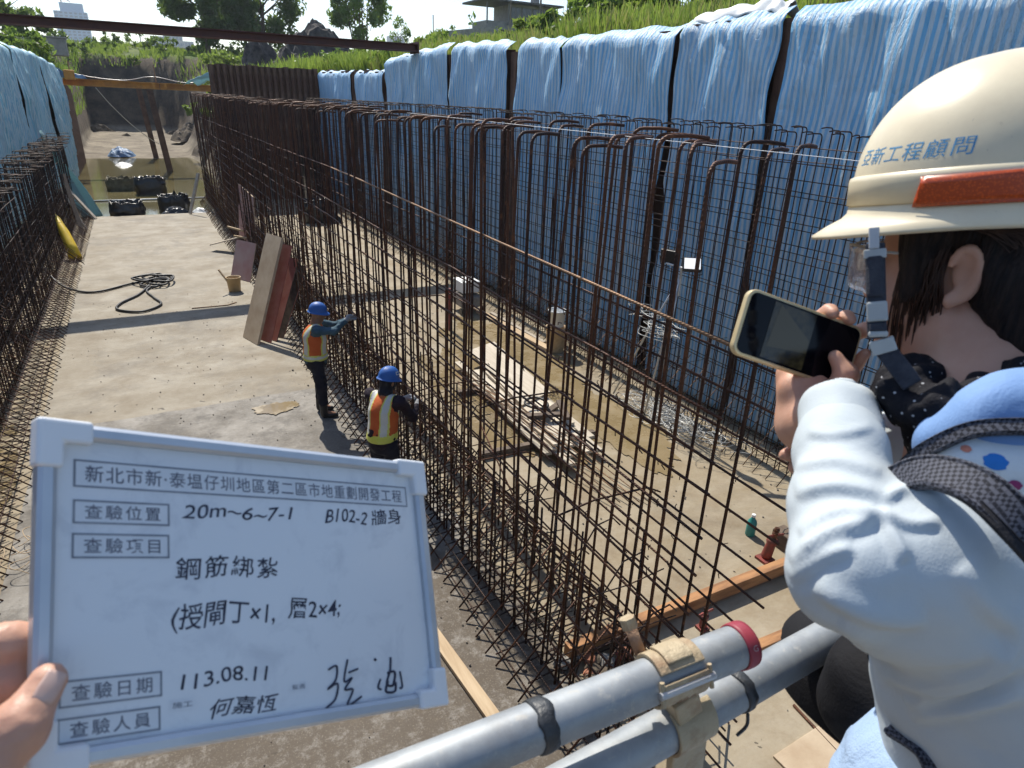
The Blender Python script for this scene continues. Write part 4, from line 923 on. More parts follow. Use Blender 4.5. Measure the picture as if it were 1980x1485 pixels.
def bucket(label, c, r, h, mat, name='bucket'):
    t = thing(name, label, 'bucket', c); G().lathe([(r * .8, 0), (r * .84, .01), (r, h), (r * 1.06, h), (r * 1.06, h + .02), (r * .96, h + .02), (r * .92, h - .02), (r * .78, .03)], 24).make('pail', mat, t, loc=(0, 0, 0), smooth=True)
    q = G(); q.tube([(r * 1.05 * math.cos(a), r * 1.05 * math.sin(a) * .4 + r * .5, h - .02 + .0 - .09 * abs(math.sin(a))) for a in [math.pi * i / 14 for i in range(15)]], .006, 6); q.make('handle', M_polem, t, loc=(0, 0, 0)); return t
bucket('small tan bucket on the slab beside the pinkish board', (1.55, 16.9, .002), .165, .33, M_bucket)
plank('short pale stick standing in the tan bucket', (1.5, 16.85, .1), (1.25, 16.95, .55), .06, .03, M_wood, 'stick', 'stick')
tag(G().tube([(.5, 15.72, .012), (1.25, 15.7, .012), (1.45, 15.85, .012)], .012, 6).make('steel_rod', M_rebar_bright, smooth=True), 'short rusty rod lying just behind the strut shadow', 'rod')
# right bay
sack('bulk_bag', 'black bag standing alone at the back of the right bay', (5.55, 25.9, 0), .85, .7, .8, 21, M_bagblack)
heap('plastic_sheet', 'black plastic slumped beside the bag in the right bay', 'plastic sheet', (6.15, 25.6, 0), .45, .4, .4, 22, M_bagblack)
t = thing('generator', 'dark generator under a white box in the right bay', 'generator', (6.12, 13.3, 0))
bevel(G().box((6.12, 13.3, .27), (.46, .6, .26)).make('body', simple('dirty_grey_metal', (.16, .15, .14), (.3, .28, .25), 7, 5, .6), t), .04)
for sx in (-.24, .24):
    for a in range(2): G().tube([(6.12 + sx, 13.0 + a * .6, .02), (6.12 + sx, 13.0 + a * .6, .44)], .014, 6).make('frame_post', M_polem, t)
    G().tube([(6.12 + sx, 12.98, .45), (6.12 + sx, 13.62, .45)], .014, 6).make('frame_rail', M_polem, t)
G().tube([(5.86, 13.0, .09), (5.84, 13.0, .09)], .08, 14).make('wheel', M_blackplastic, t); G().tube([(6.38, 13.0, .09), (6.4, 13.0, .09)], .08, 14).make('wheel', M_blackplastic, t)
t = thing('foam_box', 'white box on top of the dark generator', 'box', (6.14, 13.35, .465)); bevel(G().box((6.14, 13.35, .58), (.42, .5, .23)).make('box_body', M_white_fabric, t), .02); bevel(G().box((6.14, 13.35, .71), (.45, .53, .03)).make('lid', M_white_fabric, t), .01)
M_red = simple('red_paint', (.26, .05, .04), (.13, .05, .04), 14, 4, .55)
tag(G().tube([(5.2, 12.1, .0), (5.2, 12.1, .45), (5.2, 12.1, .92)], .04, 10).make('pipe', M_red), 'short red pipe standing left of the generator', 'pipe')
plank('long yellowish batten along the right wall base', (6.3, 13.0, .04), (6.5, 10.2, .04), .16, .06, M_wood, 'batten', 'batten'); plank('second batten behind the yellowish one at the right wall base', (6.52, 12.8, .035), (6.62, 10.6, .035), .09, .05, M_wood_grey, 'batten', 'batten')
bucket('white round pail on a yellow tub by the right rebar', (6.62, 10.2, .52), .17, .3, M_white_fabric); t = bucket('yellowish tub under the white pail', (6.62, 10.2, .002), .2, .48, M_wood, 'tub')
# tripod flood light
M_galv = simple('galvanised_tube', (.42, .43, .44), (.52, .53, .54), 9, 4, .38, metal=.6)
hb = Vector((6.5, 6.87, 2.36)); t = thing('work_light', 'twin flood light on a grey tripod in front of the right rebar', 'work light', (6.5, 7.2, 0))
for ft in ((6.42, 8.0, .02), (6.54, 7.1, .02), (6.15, 6.9, .02)): G().tube([ft, Vector(ft).lerp(hb, .55), hb - Vector((0, 0, .08))], [.016, .016, .013], 8).make('leg', M_galv, t, smooth=True)
G().tube([hb - Vector((0, 0, .35)), hb + Vector((0, 0, .06))], .018, 10).make('mast', M_galv, t); G().tube([hb + Vector((-.02, .3, .06)), hb + Vector((0, -.25, .06))], .014, 8).make('cross_bar', M_galv, t)
k_ = N('glowing_lens'); k_.set((.9, .9, .88), .3); k_.b.inputs['Emission Color'].default_value = (1, .97, .9, 1); k_.b.inputs['Emission Strength'].default_value = .5
for off, ax, lens in ((Vector((0, .28, .16)), Vector((.9, .3, .15)), None), (Vector((0, -.19, .14)), Vector((-.45, -.62, .62)), k_.m)):
    ax = ax.normalized(); sx = ax.cross(Vector((0, 0, 1))).normalized(); up = sx.cross(ax); R = Matrix((sx, ax, up)).transposed(); c_ = hb + off
    h_ = bevel(G().box(c_, (.26, .07, .2), R).make('lamp_housing', M_blackplastic, t), .01)
    q = G().box(c_ + ax * .037, (.22, .012, .16), R).make('lens', lens or M_glass, h_, loc=(0, 0, 0))
    G().tube([c_ - ax * .03 - sx * .14, c_ - sx * .14 - up * .14, c_ - up * .16], .008, 6).make('bracket', M_blackplastic, t)
# wire tangles
M_wire = simple('silver_tie_wire', (.42, .43, .42), (.55, .55, .53), 9, 3, .4, metal=.3)
def tangle(label, cs, n, rr, seed, mat=M_wire):
    r = random.Random(seed); q = G()
    for i in range(n):
        c = Vector(r.choice(cs)) + Vector((r.gauss(0, .10), r.gauss(0, .2), 0)); pts = []; a = r.uniform(0, 6.28); R0 = r.uniform(.5, 1.2) * rr; zt = r.uniform(.1, .9)
        for j in range(9): a += r.uniform(.4, 1.0); pts.append((c.x + R0 * math.cos(a) * r.uniform(.6, 1.2), c.y + R0 * 1.3 * math.sin(a) * r.uniform(.6, 1.2), max(.006, c.z + rr * .35 * math.sin(a * zt + i) + .06)))
        q.tube(spline(pts, 4), .0045, 4, False)
    return tag(q.make('tie_wire', mat, smooth=True), label, 'wire tangle')
tangle('large tangle of silver tie wire along the right wall base', [(6.55, 7.3, .02), (6.6, 6.9, .02), (6.62, 6.5, .03), (6.7, 6.1, .02), (6.66, 6.7, .02)], 70, .22, 3)
tangle('bundle of silver wire hanging from the tripod of the work light', [(6.42, 7.3, 1.55), (6.44, 7.2, 1.35)], 16, .2, 4); tangle('small coil of wire by the left rebar mesh', [(-1.6, 7.2, .02)], 8, .14, 5, M_wood)
tangle('dark knot of wire left of the pale sheet on the planks', [(5.35, 8.55, .02)], 14, .12, 6, M_rebar_thin)
# plank stack
GS = 'planks in the stack on the right bay floor'; r_ = random.Random(8)
for y in (6.9, 8.9): plank(('nearer' if y < 8 else 'farther') + ' dark timber bearer under the plank stack', (4.0 - (y < 8) * .55, y + .1, .05), (5.25, y, .05), .09, .09, M_wood_dark, 'timber', 'bearer', 'bearers under the plank stack')
for lay in range(3):
    for i in range(7 - lay):
        x = 4.24 + i * .135 + lay * .06 + r_.uniform(-.012, .012); y0 = 6.15 + r_.uniform(-.22, .4) + .15 * lay + .06 * i; y1 = 9.6 + r_.uniform(-.4, .5)
        plank('weathered plank in the low stack on the right bay floor', (x, y0, .128 + .05 * lay), (x + .14 + r_.uniform(-.05, .05), y1, .128 + .05 * lay), .115, .042, M_plank, group=GS)
q = panel('large pale plywood sheet lying on the plank stack', (4.5, 7.75, .285), (5.15, 8.0, .285), (4.75, 10.2, .285), .018, M_plank, M_ply_edge)
for i, (x, y, l, a) in enumerate(((4.7, 7.35, .7, .5), (4.55, 7.2, .5, -.3), (4.85, 7.15, .6, 1.2))): plank(('first', 'second', 'third')[i] + ' dark offcut lying on the plank stack', (x - l / 2 * math.cos(a), y - l / 2 * math.sin(a), .30 + .05 * i), (x + l / 2 * math.cos(a), y + l / 2 * math.sin(a), .30 + .05 * i), .1, .045, M_wood_dark, 'offcut', 'offcut')
tag(G().tube([(4.6 + .16 * math.cos(a), 7.5 + .2 * math.sin(a), .40 + .01 * math.sin(2 * a)) for a in [i * .33 for i in range(20)]], .02, 8).make('hose', M_hose, smooth=True), 'short loop of black hose on the plank stack', 'hose')
for i in range(6):
    x0 = 4.08 + .05 * i; tag(G().tube(spline([(x0 - .1, 9.2 + r_.uniform(-.2, .3), .2 + .03 * (i % 3)), (x0, 8.2, .31 + .02 * (i % 2)), (x0 + .12, 7.2, .32), (x0 + .16 + .05 * i, 6.2, .2), (x0 + .3 + .06 * i, 5.3 - .05 * i, .05)], 4), .007, 6).make('loose_rebar', M_rebar_bright, smooth=True), 'loose rebar rod laid along the left side of the plank stack', 'rebar rod', 'loose rods on the plank stack')
# near end
M_obeam = simple('stained_orange_timber', (.44, .225, .10), (.25, .125, .06), 2.6, 7, .8, stretch=(.8, 5, 5), bump=.3, bscale=40, lo=.4, hi=.62)
bm_ = bevel(G().beam((2.6, 3.51, .10), (6.3, 3.46, .10), .10, .13).make('timber_beam', M_obeam), .006); tag(bm_, 'orange brown beam lying behind the near end of the rebar', 'beam')
tag(bevel(G().beam((3.9, 2.83, .05), (6.4, 2.72, .05), .10, .09).make('timber_beam', M_obeam), .006), 'second orange beam nearer to the pipes and the woman', 'beam')
plank('pale dusty plank lying alone on the wet floor beside the board', (1.62, 4.78, .025), (1.76, 3.2, .025), .115, .045, M_wood)
plank('wide pale board at the very bottom of the right bay', (3.5, 1.86, .012), (4.6, 1.9, .012), .3, .02, M_ply_pale, 'board', 'board')
tag(G().tube([(4.02, 2.26, .012), (3.97, 1.8, .012)], .012, 6).make('loose_rebar', M_rebar, smooth=True), 'short rebar offcut lying near the wide pale board', 'rebar rod')
def jack(label, c, s=1.0, lean=0.0):
    t = thing('screw_jack', label, 'screw jack', c); q = Matrix.Rotation(lean, 3, 'Y')
    G().box((0, 0, .015), (.12 * s, .12 * s, .03)).make('base_plate', M_red, t, loc=(0, 0, 0)); G().lathe([(.038 * s, .03), (.046 * s, .05 * s), (.04 * s, .16 * s), (.05 * s, .18 * s), (.05 * s, .21 * s)], 14, mat=q).make('housing', M_red, t, loc=(0, 0, 0), smooth=True)
    G().lathe([(.022 * s, .2 * s), (.026 * s, .22 * s), (.02 * s, .24 * s), (.026 * s, .26 * s), (.02 * s, .28 * s), (.026 * s, .30 * s), (.02 * s, .32 * s)], 10, mat=q).make('screw', M_rebar, t, loc=(0, 0, 0)); G().tube([q @ Vector((-.1 * s, 0, .24 * s)), q @ Vector((.12 * s, 0, .25 * s))], .012, 6).make('lever', M_red, t, loc=(0, 0, 0)); return t
jack('large red screw jack behind the orange beam', (5.3, 3.72, 0), 1.25, .25); jack('rusty jack standing against the near orange beam', (3.95, 3.25, 0), .8); jack('small red jack in the rubble at the near end of the rebar', (2.95, 3.25, 0), .6, .3)
t = thing('ammo_box', 'dark brown metal box beside the large red jack', 'box', (5.68, 3.8, 0)); bevel(G().box((5.68, 3.8, .1), (.18, .22, .2)).make('box_body', M_wood_dark, t), .01); G().tube([(5.62, 3.8, .2), (5.64, 3.8, .24), (5.72, 3.8, .24), (5.74, 3.8, .2)], .008, 6).make('handle', M_polem, t)
M_teal = simple('teal_plastic', (.03, .22, .20), (.05, .28, .25), 6, 3, .35)
t = thing('bottle', 'teal plastic bottle standing behind the large red jack', 'bottle', (5.5, 4.12, 0)); G().lathe([(.05, 0), (.055, .01), (.055, .17), (.045, .2), (.02, .235), (.02, .25)], 16).make('bottle_body', M_teal, t, loc=(0, 0, 0), smooth=True); G().lathe([(.023, .25), (.023, .28)], 12).make('cap', M_white_fabric, t, loc=(0, 0, 0))
M_brick = simple('broken_brick', (.3, .12, .07), (.36, .17, .11), 8, 5, .9, bump=.5, bscale=30)
for i in range(26):
    x, y = 2.5 + .75 * r_.random(), 3.0 + .5 * r_.random(); s = r_.uniform(.03, .09)
    q = G(); q.lathe([(s * .3, 0), (s, s * .2), (s * .8, s * .7), (s * .2, s)], 6, mat=Matrix.Rotation(r_.uniform(0, 6), 3, 'Z') @ Matrix.Rotation(r_.uniform(-.5, .5), 3, 'X')); mt_, w_ = r_.choice(((M_conc, 'grey concrete'), (M_earth, 'dark earthy'), (M_brick, 'reddish brick'))); o = q.make('rubble_stone', mt_, loc=(x, y, .004))
    tag(o, w_ + ' chunk in the rubble at the near end of the rebar', 'rubble stone', 'rubble at the near rebar end')
tag(G().tube(spline([(-2.9, 47.3, 5.2), (-1.6, 47.4, 4.95), (0, 47.5, 4.85), (1.5, 47.4, 5.1), (3.4, 47.3, 4.85), (5.6, 47.2, 5.35)], 6), .018, 6).make('rope', M_wire, smooth=True), 'pale rope strung above the yellow beam', 'rope')
tag(G().tube(spline([(-1.5, 47.0, 4.4), (-.9, 49, 3.4), (0, 52, 2.2), (1.0, 54, 1.2), (1.6, 55.5, .8)], 6), .022, 6).make('rope', M_wire, smooth=True), 'pale rope sagging from the yellow beam to the rear post', 'rope')
tag(G().tube([(2.35, 6.5, 4.36), (2.7, 1.2, 4.31)], .0016, 5).make('string_line', M_white_fabric), 'white string line stretched over the rebar hooks', 'string')
for x in (-2.6, 1.62): tag(G().tube([(x, 47.2, 4.82), (x, 47.2, 5.7)], .03, 8).make('guard_post', M_rebar_bright), 'thin rail post standing at the ' + ('left end' if x < 0 else 'middle') + ' of the yellow beam', 'rail post')
tag(bevel(G().box((-2.6, 46.2, 5.0), (.5, .5, .5)).make('cable_drum', M_yellow_steel), .05), 'orange box shaped drum by the left end of the yellow beam', 'drum')
drape_sheet('blue sheet lying at the left end of the yellow beam', [(-3.4, 46, 5.35), (-2.9, 46, 5.0), (-2.2, 46.2, 4.95)], M_bluesheet, 'plastic_sheet', 'plastic sheet', 9, .8, .4)
drape_sheet('pale blue sheet caught on the right end of the yellow beam', [(3.4, 46.8, 4.85), (4.2, 46.8, 5.2), (5.0, 46.9, 5.45)], M_tarp_green, 'plastic_sheet', 'plastic sheet', 10, .8, .5)

q = G(); r_ = random.Random(31)
for i in range(900):
    if i < 450: x, y = r_.uniform(-1.7, 2.3), 3 + 14 * r_.random() ** 1.4
    elif i < 700: x, y = r_.uniform(3.3, 7.4), 1.8 + 12 * r_.random() ** 1.3
    else: x, y = r_.choice((2.05, 2.3, 2.7, 3.2, 6.7)) + r_.gauss(0, .12), 2.5 + 10 * r_.random()
    s_ = r_.uniform(.004, .014) * (1.6 if i >= 700 else 1)
    q.lathe([(s_ * .4, 0), (s_, s_ * .3), (s_ * .6, s_ * .9)], 5, (x, y, .004), Matrix.Rotation(r_.uniform(0, 6), 3, 'Z'))
tag(q.make('grit', simple('floor_grit', (.12, .10, .085), (.3, .26, .2), 3, 3, .95)), 'scattered grit and concrete crumbs on the slabs', kind='stuff')

# ---------------------------------------------------------------- hard hats
def hat_pt(az, t, L, W, H, off=0.0):
    """t 0 at the apex, 1 at the rim"""
    a = t * math.pi / 2; r = math.sin(a) ** .95; z = H * max(0.0, math.cos(a)) ** .97
    ridge = .006 * math.exp(-((math.sin(az)) / .16) ** 2) * math.sin(a) * (1 - t) * 2
    f = 1 + off / W
    return Vector((L * r * math.cos(az) * f, W * r * math.sin(az) * f, (z + ridge) * (1 + off / H)))
def hard_hat(parent, M, L, W, H, mat, under, brim_f=.045, brim_s=.012, brim_b=.014, drop=.012, na=72, nt_=26, name='helmet'):
    """dome, rim groove and peak; M places it; x is the front"""
    q = G(); vs_ = []
    for i in range(nt_ + 1):
        for j in range(na): vs_.append(hat_pt(2 * math.pi * j / na, max(.002, i / nt_), L, W, H))
    def brimw(az): c = math.cos(az); return brim_s + (brim_f - brim_s) * max(0, c) ** 2.2 + (brim_b - brim_s) * max(0, -c) ** 3
    for s, dz in ((.0, -.018), (.14, -.022), (.55, -.026), (1.0, -.032), (1.0, -.036), (.5, -.031), (0, -.026)):
        for j in range(na):
            az = 2 * math.pi * j / na; b = brimw(az); p = hat_pt(az, 1.0, L, W, H); n = Vector((p.x / L ** 2, p.y / W ** 2, 0)).normalized()
            vs_.append(p + n * (b * s + .004) + Vector((0, 0, dz - drop * s * max(0, math.cos(az)) ** 1.5 * 1.6)))
    for i in range(nt_, -1, -1):
        for j in range(na):
            p = hat_pt(2 * math.pi * j / na, max(.002, i / nt_), L - .004, W - .004, H - .004); vs_.append(p - Vector((0, 0, .018 * (i / nt_) ** 6)))
    rows = len(vs_) // na
    fs = [(i * na + j, (i + 1) * na + j, (i + 1) * na + (j + 1) % na, i * na + (j + 1) % na) for i in range(rows - 1) for j in range(na)]
    q.add([M @ v for v in vs_], fs)
    return q.make(name, mat, parent, smooth=True)
def frame(origin, fwd, up):
    f = Vector(fwd).normalized(); u = Vector(up); l = u.cross(f).normalized(); u = f.cross(l)
    m = Matrix.Identity(4)
    for i in range(3): m[i][0] = f[i]; m[i][1] = l[i]; m[i][2] = u[i]; m[i][3] = origin[i]
    return m

M_hatblue = simple('blue_helmet_plastic', (.02, .10, .36), (.035, .13, .42), 9, 5, .42, .6, spec=.4)
M_hatwhite = simple('white_plastic', (.62, .62, .6), None, 5, 2, .4)
M_navy = cloth_mat('navy_cloth', (.012, .013, .022), (.022, .022, .032)); M_bluegrey = cloth_mat('blue_grey_cotton', (.04, .085, .12), (.065, .12, .16)); M_darkplum = cloth_mat('dark_plum_cotton', (.016, .011, .018), (.03, .02, .03))
M_orange = cloth_mat('orange_mesh', (.52, .10, .03), (.6, .14, .04), bump=.6); M_lime = cloth_mat('lime_reflective_tape', (.62, .62, .10), (.7, .7, .2), .5); M_silver = cloth_mat('silver_reflective_tape', (.55, .56, .53), (.66, .66, .62), .4)
M_boot = simple('black_rubber_boot', (.014, .014, .015), (.03, .03, .03), 6, 3, .45); M_glove = cloth_mat('grey_glove', (.20, .21, .22), (.3, .3, .31))

def worker(label, loc, yaw, J, shirt, hatmat, front_vest, hat_mark=False, glasses=False, balaclava=False):
    """J: joints in local coordinates (x forward, y to the left, z up)"""
    t = thing('person', label, 'person', loc); B = Matrix.Translation(loc) @ Matrix.Rotation(yaw, 4, 'Z'); Wd = lambda p: B @ Vector(p)
    h = .0125; lo = [min(Wd(p)[i] for p in J.values()) - .3 for i in range(3)]; hi = [max(Wd(p)[i] for p in J.values()) + .3 for i in range(3)]; lo[2] = loc[2] - .05
    def soft(hh=h): return Soft(lo, hi, hh)
    head = Vector(J['head']); hd = (Vector(J['gaze'])).normalized(); HM = B @ frame(head, hd, (0, 0, 1)); H_ = lambda x, y, z: HM @ Vector((x, y, z)); HR = HM.to_3x3()
    b = soft(.009)
    b.ell(H_(-.005, 0, .02), (.093, .076, .105), HR, .01); b.ell(H_(.03, 0, -.06), (.06, .056, .065), HR, .03); b.cap(H_(.085, 0, -.005), H_(.102, 0, -.035), .012, .016, .012); b.cap(H_(.07, .02, -.075), H_(.07, -.02, -.075), .014, .014, .01)
    for s in (1, -1): b.ell(H_(-.005, s * .078, -.015), (.02, .012, .032), HR, .006)
    b.cap(H_(-.02, 0, -.06), Wd(J['neck']), .052, .058, .03)
    b.cap(Wd(J['neck']), Wd(J['chest']), .07, .12, .05); b.cap(Wd(J['chest']), Wd(J['hip']), .125, .13, .05)
    for s in 'LR':
        b.chain([Wd(J['sh' + s]), Wd(J['el' + s]), Wd(J['wr' + s])], [.048, .038, .027], .02); b.cap(Wd(J['chest']), Wd(J['sh' + s]), .07, .05, .04)
        b.chain([Wd(J['hp' + s]), Wd(J['kn' + s]), Wd(J['an' + s])], [.078, .055, .04], .03); f0 = Vector(J['an' + s]); b.cap(Wd(f0), Wd((f0.x + .15, f0.y, f0.z - .04)), .035, .028, .02)
        w0 = Vector(J['wr' + s]); d = (w0 - Vector(J['el' + s])).normalized(); sd = Vector((0, 0, 1)).cross(d).normalized(); up = d.cross(sd); pc = w0 + d * .05
        b.cap(Wd(w0), Wd(pc + d * .03), .026, .032, .012)
        for i, o_ in enumerate((-.03, -.01, .01, .028)):
            k0 = pc + d * .045 + sd * o_; k1 = k0 + d * .035 - up * .012; k2 = k1 + d * .012 - up * .03; b.chain([Wd(k0), Wd(k1), Wd(k2)], [.0105, .0095, .008], .004)
        sg = 1 if s == 'L' else -1; b.chain([Wd(pc - sd * .02 * sg), Wd(pc - sd * .05 * sg + d * .03), Wd(pc - sd * .045 * sg + d * .065 - up * .02)], [.014, .011, .009], .006)
    b.make('body', M_skin_tan, t, 1)
    wr = lambda sc, am: (lambda V, n: V + n * (am * (vnoise(V, (sc, sc, sc * 1.8), 3) + .5 * vnoise(V, (sc * 2.2,) * 3, 5)))[:, None])
    c = soft(); c.cap(Wd(J['neck']) - Vector((0, 0, .02)), Wd(J['chest']), .075, .145, .06); c.cap(Wd(J['chest']), Wd(J['hip']), .152, .155, .06); hp = Vector(J['hip']); c.cap(Wd(hp), Wd((hp.x, hp.y, hp.z - .1)), .15, .158, .04)
    for s in 'LR':
        c.cap(Wd(J['chest']) + Vector((0, 0, .03)), Wd(J['sh' + s]), .09, .068, .05); e = Vector(J['el' + s]); w0 = Vector(J['wr' + s]); c.chain([Wd(J['sh' + s]), Wd(e), Wd(e.lerp(w0, .93))], [.066, .054, .040], .025)
    c.make('shirt', shirt, t, 1, wr(16, .009))
    p = soft(); p.cap(Wd((hp.x, hp.y, hp.z - .02)), Wd((hp.x, hp.y, hp.z - .12)), .142, .15, .05)
    for s in 'LR': p.chain([Wd(J['hp' + s]), Wd(J['kn' + s]), Wd(Vector(J['kn' + s]).lerp(Vector(J['an' + s]), .62))], [.098, .082, .074], .04)
    p.make('trousers', M_navy, t, 1, wr(14, .008))
    for s in 'LR':
        f = Soft([Wd(J['an' + s])[i] - .4 for i in range(3)], [Wd(J['an' + s])[i] + .45 for i in range(3)], .011); a0 = Vector(J['an' + s]); k0 = Vector(J['kn' + s])
        f.chain([Wd(k0.lerp(a0, .45)), Wd(a0)], [.068, .056], .02); f.cap(Wd(a0 + Vector((0, 0, -.045))), Wd(a0 + Vector((.17, 0, -.058))), .047, .038, .03); f.make('boot', M_boot, t, 1)
        g_ = Soft([Wd(J['wr' + s])[i] - .25 for i in range(3)], [Wd(J['wr' + s])[i] + .25 for i in range(3)], .006); w0 = Vector(J['wr' + s]); d = (w0 - Vector(J['el' + s])).normalized(); sd = Vector((0, 0, 1)).cross(d).normalized(); up = d.cross(sd); pc = w0 + d * .05
        g_.cap(Wd(w0 - d * .05), Wd(w0), .036, .032, .01); g_.cap(Wd(w0), Wd(pc + d * .03), .033, .038, .012)
        for i, o_ in enumerate((-.033, -.011, .011, .031)):
            k0 = pc + d * .045 + sd * o_; k1 = k0 + d * .036 - up * .014; k2 = k1 + d * .012 - up * .032; g_.chain([Wd(k0), Wd(k1), Wd(k2)], [.014, .0125, .011], .003)
        sg = 1 if s == 'L' else -1; g_.chain([Wd(pc - sd * .02 * sg), Wd(pc - sd * .055 * sg + d * .03), Wd(pc - sd * .05 * sg + d * .068 - up * .022)], [.018, .0145, .0125], .006); g_.make('glove', M_glove, t, 1)
    # vest over the shirt, cut to shape by material bands
    v = soft(.01); v.cap(Wd(J['neck']) - Vector((0, 0, .035)), Wd(J['chest']), .078, .16, .06); v.cap(Wd(J['chest']), Wd((hp.x, hp.y, hp.z - .08)), .166, .176, .06)
    for s in 'LR': v.cap(Wd(J['chest']) + Vector((0, 0, .03)), Wd(Vector(J['chest']).lerp(Vector(J['sh' + s]), .75) + Vector((0, 0, .03))), .10, .075, .05)
    for s in 'LR': v.cap(Wd(Vector(J['sh' + s])) , Wd(Vector(J['sh' + s]).lerp(Vector(J['el' + s]), .6) + Vector((0, 0, -.05))), .085, .09, .012, sub=True)
    v.cap(Wd((hp.x, hp.y, hp.z - .08)), Wd((hp.x, hp.y, hp.z - .1)), .176, .178, .03); v.ell(Wd((hp.x, hp.y, hp.z - .56)), (.5, .5, .5), None, .005, sub=True, p=8)
    Bi = np.array(B.inverted()); c0 = Vector(J['chest']); nk = Vector(J['neck'])
    def bands(C):
        P = C @ Bi[:3, :3].T + Bi[:3, 3]; m = np.zeros(len(P), dtype=np.int32); ay = np.abs(P[:, 1] - c0.y); z = P[:, 2]
        m[(ay > .075) & (ay < .135)] = 2; m[((ay > .06) & (ay < .075)) | ((ay > .135) & (ay < .15))] = 1
        zb = hp.z - .04; m[(z < zb + .07)] = 1; m[(z > zb + .012) & (z < zb + .05)] = 2 if front_vest else 1; m[z < zb - .035] = 0; return m
    v.make('vest', [M_orange, M_lime, M_silver], t, 1, None, bands)
    hat = hard_hat(t, HM @ Matrix.Translation((-.005, 0, .055)), .128, .108, .115, hatmat, M_hatwhite, .04, .012, .014, .01, 40, 12)
    if hat_mark:
        q = G(); q.grid(lambda a, b_: HM @ (Matrix.Translation((-.005, 0, .055)) @ hat_pt(-1.0 - .5 * a, .80 - .22 * b_, .128, .108, .115, .002)), 6, 5); st = q.make('sticker', M_hatwhite, hat, loc=(0, 0, 0))
        q = G(); q.grid(lambda a, b_: HM @ (Matrix.Translation((-.005, 0, .055)) @ hat_pt(-1.1 - .3 * a, .75 - .10 * b_, .128, .108, .115, .004)), 6, 5); q.make('printed_mark', M_hatblue, hat, loc=(0, 0, 0))
    if glasses:
        q = G()
        for s in (1, -1): q.tube([H_(.085, s * .035 - .024, .012), H_(.088, s * .035 + .024, .012)], .017, 10)
        for s in (1, -1): q.tube([H_(.08, s * .06, .015), H_(.0, s * .08, .012)], .003, 5)
        q.make('sunglasses', M_blackplastic, t)
    if balaclava:
        e = soft(.01); e.ell(H_(-.012, 0, .015), (.1, .084, .108), HR, .01); e.cap(H_(-.02, 0, -.05), Wd(J['neck']), .068, .085, .03); e.ell(H_(.035, 0, -.055), (.066, .064, .06), HR, .03); e.ell(H_(.12, 0, .0), (.06, .055, .03), HR, .01, sub=True); e.make('face_cover', M_black, t, 1, wr(22, .004))
    return t
worker('worker in blue helmet and sunglasses reaching both arms to the rebar', (1.84, 9.25, .004), -.25, dict(
    head=(.07, .0, 1.60), gaze=(1, -.1, -.12), neck=(.03, 0, 1.47), chest=(.0, 0, 1.26), hip=(-.02, 0, .98), shL=(.03, .19, 1.405), elL=(.27, .16, 1.36), wrL=(.46, .05, 1.47), shR=(.04, -.19, 1.405), elR=(.28, -.20, 1.39), wrR=(.45, -.06, 1.50),
    hpL=(-.02, .09, .90), knL=(.02, .11, .50), anL=(-.03, .12, .09), hpR=(-.02, -.09, .90), knR=(.03, -.11, .50), anR=(.04, -.13, .09)), M_bluegrey, M_hatblue, True, glasses=True)
worker('worker in blue helmet seen from behind in an orange lime vest', (1.98, 6.55, .004), .62, dict(
    head=(.13, .0, 1.54), gaze=(1, -.25, -.25), neck=(.06, 0, 1.42), chest=(.02, 0, 1.22), hip=(-.04, 0, .95), shL=(.05, .2, 1.36), elL=(.25, .22, 1.12), wrL=(.46, .04, 1.17), shR=(.05, -.2, 1.36), elR=(.24, -.24, 1.08), wrR=(.47, -.14, 1.12),
    hpL=(-.04, .09, .88), knL=(.02, .11, .49), anL=(-.03, .12, .09), hpR=(-.04, -.09, .88), knR=(.03, -.11, .49), anR=(.02, -.13, .09)), M_darkplum, M_hatblue, False, hat_mark=True, balaclava=True)
q = G(); q.tube([(2.285, 9.12, 1.50), (2.36, 9.10, 1.525)], .012, 8); q.tube([(2.20, 9.15, 1.46), (2.29, 9.12, 1.50)], .009, 6); q.tube([(2.22, 9.09, 1.46), (2.29, 9.12, 1.50)], .009, 6)
tag(q.make('pliers', M_galv), 'tying pliers held up by the worker in sunglasses', 'pliers')

# ---------------------------------------------------------------- foreground: guard rail of scaffold pipes
M_pipe = N('galvanised_pipe'); P_ = M_pipe.co('Object'); nz_ = M_pipe.noise(P_, 9, 7, .7)
M_pipe.set(M_pipe.mix(M_pipe.ramp(nz_, [(.35, 0.), (.65, 1.)]), (.24, .265, .29), (.36, .38, .39)), M_pipe.math('MULTIPLY_ADD', nz_, .35, .36), .3, .45); M_pipe.bump(M_pipe.noise(P_, 60, 4), .08, .002); c_in = M_pipe.b.inputs['Base Color'].links[0].from_socket; spl = M_pipe.ramp(M_pipe.noise(P_, 46, 6, .75, .4), [(.57, 0.), (.66, .8)]); spl2 = M_pipe.ramp(M_pipe.noise(M_pipe.co('Object', (1, 1, 1), (.3, .2, 0)), 14, 6, .7), [(.5, 0.), (.75, .5)]); M_pipe.set(M_pipe.mix(spl2, M_pipe.mix(spl, c_in, (.42, .41, .38)), (.17, .15, .13))); M_pipe.l(M_pipe.math('SUBTRACT', .35, M_pipe.math('MULTIPLY', spl, .35)), M_pipe.b.inputs['Metallic']); M_pipe = M_pipe.m
M_ochre = simple('ochre_clamp_paint', (.42, .34, .22), (.30, .20, .12), 28, 6, .5, .75, .1, .3, 120, lo=.5, hi=.72)
M_tape = simple('black_tape', (.02, .022, .026), (.05, .055, .06), 30, 4, .45, bump=.3, bscale=80)
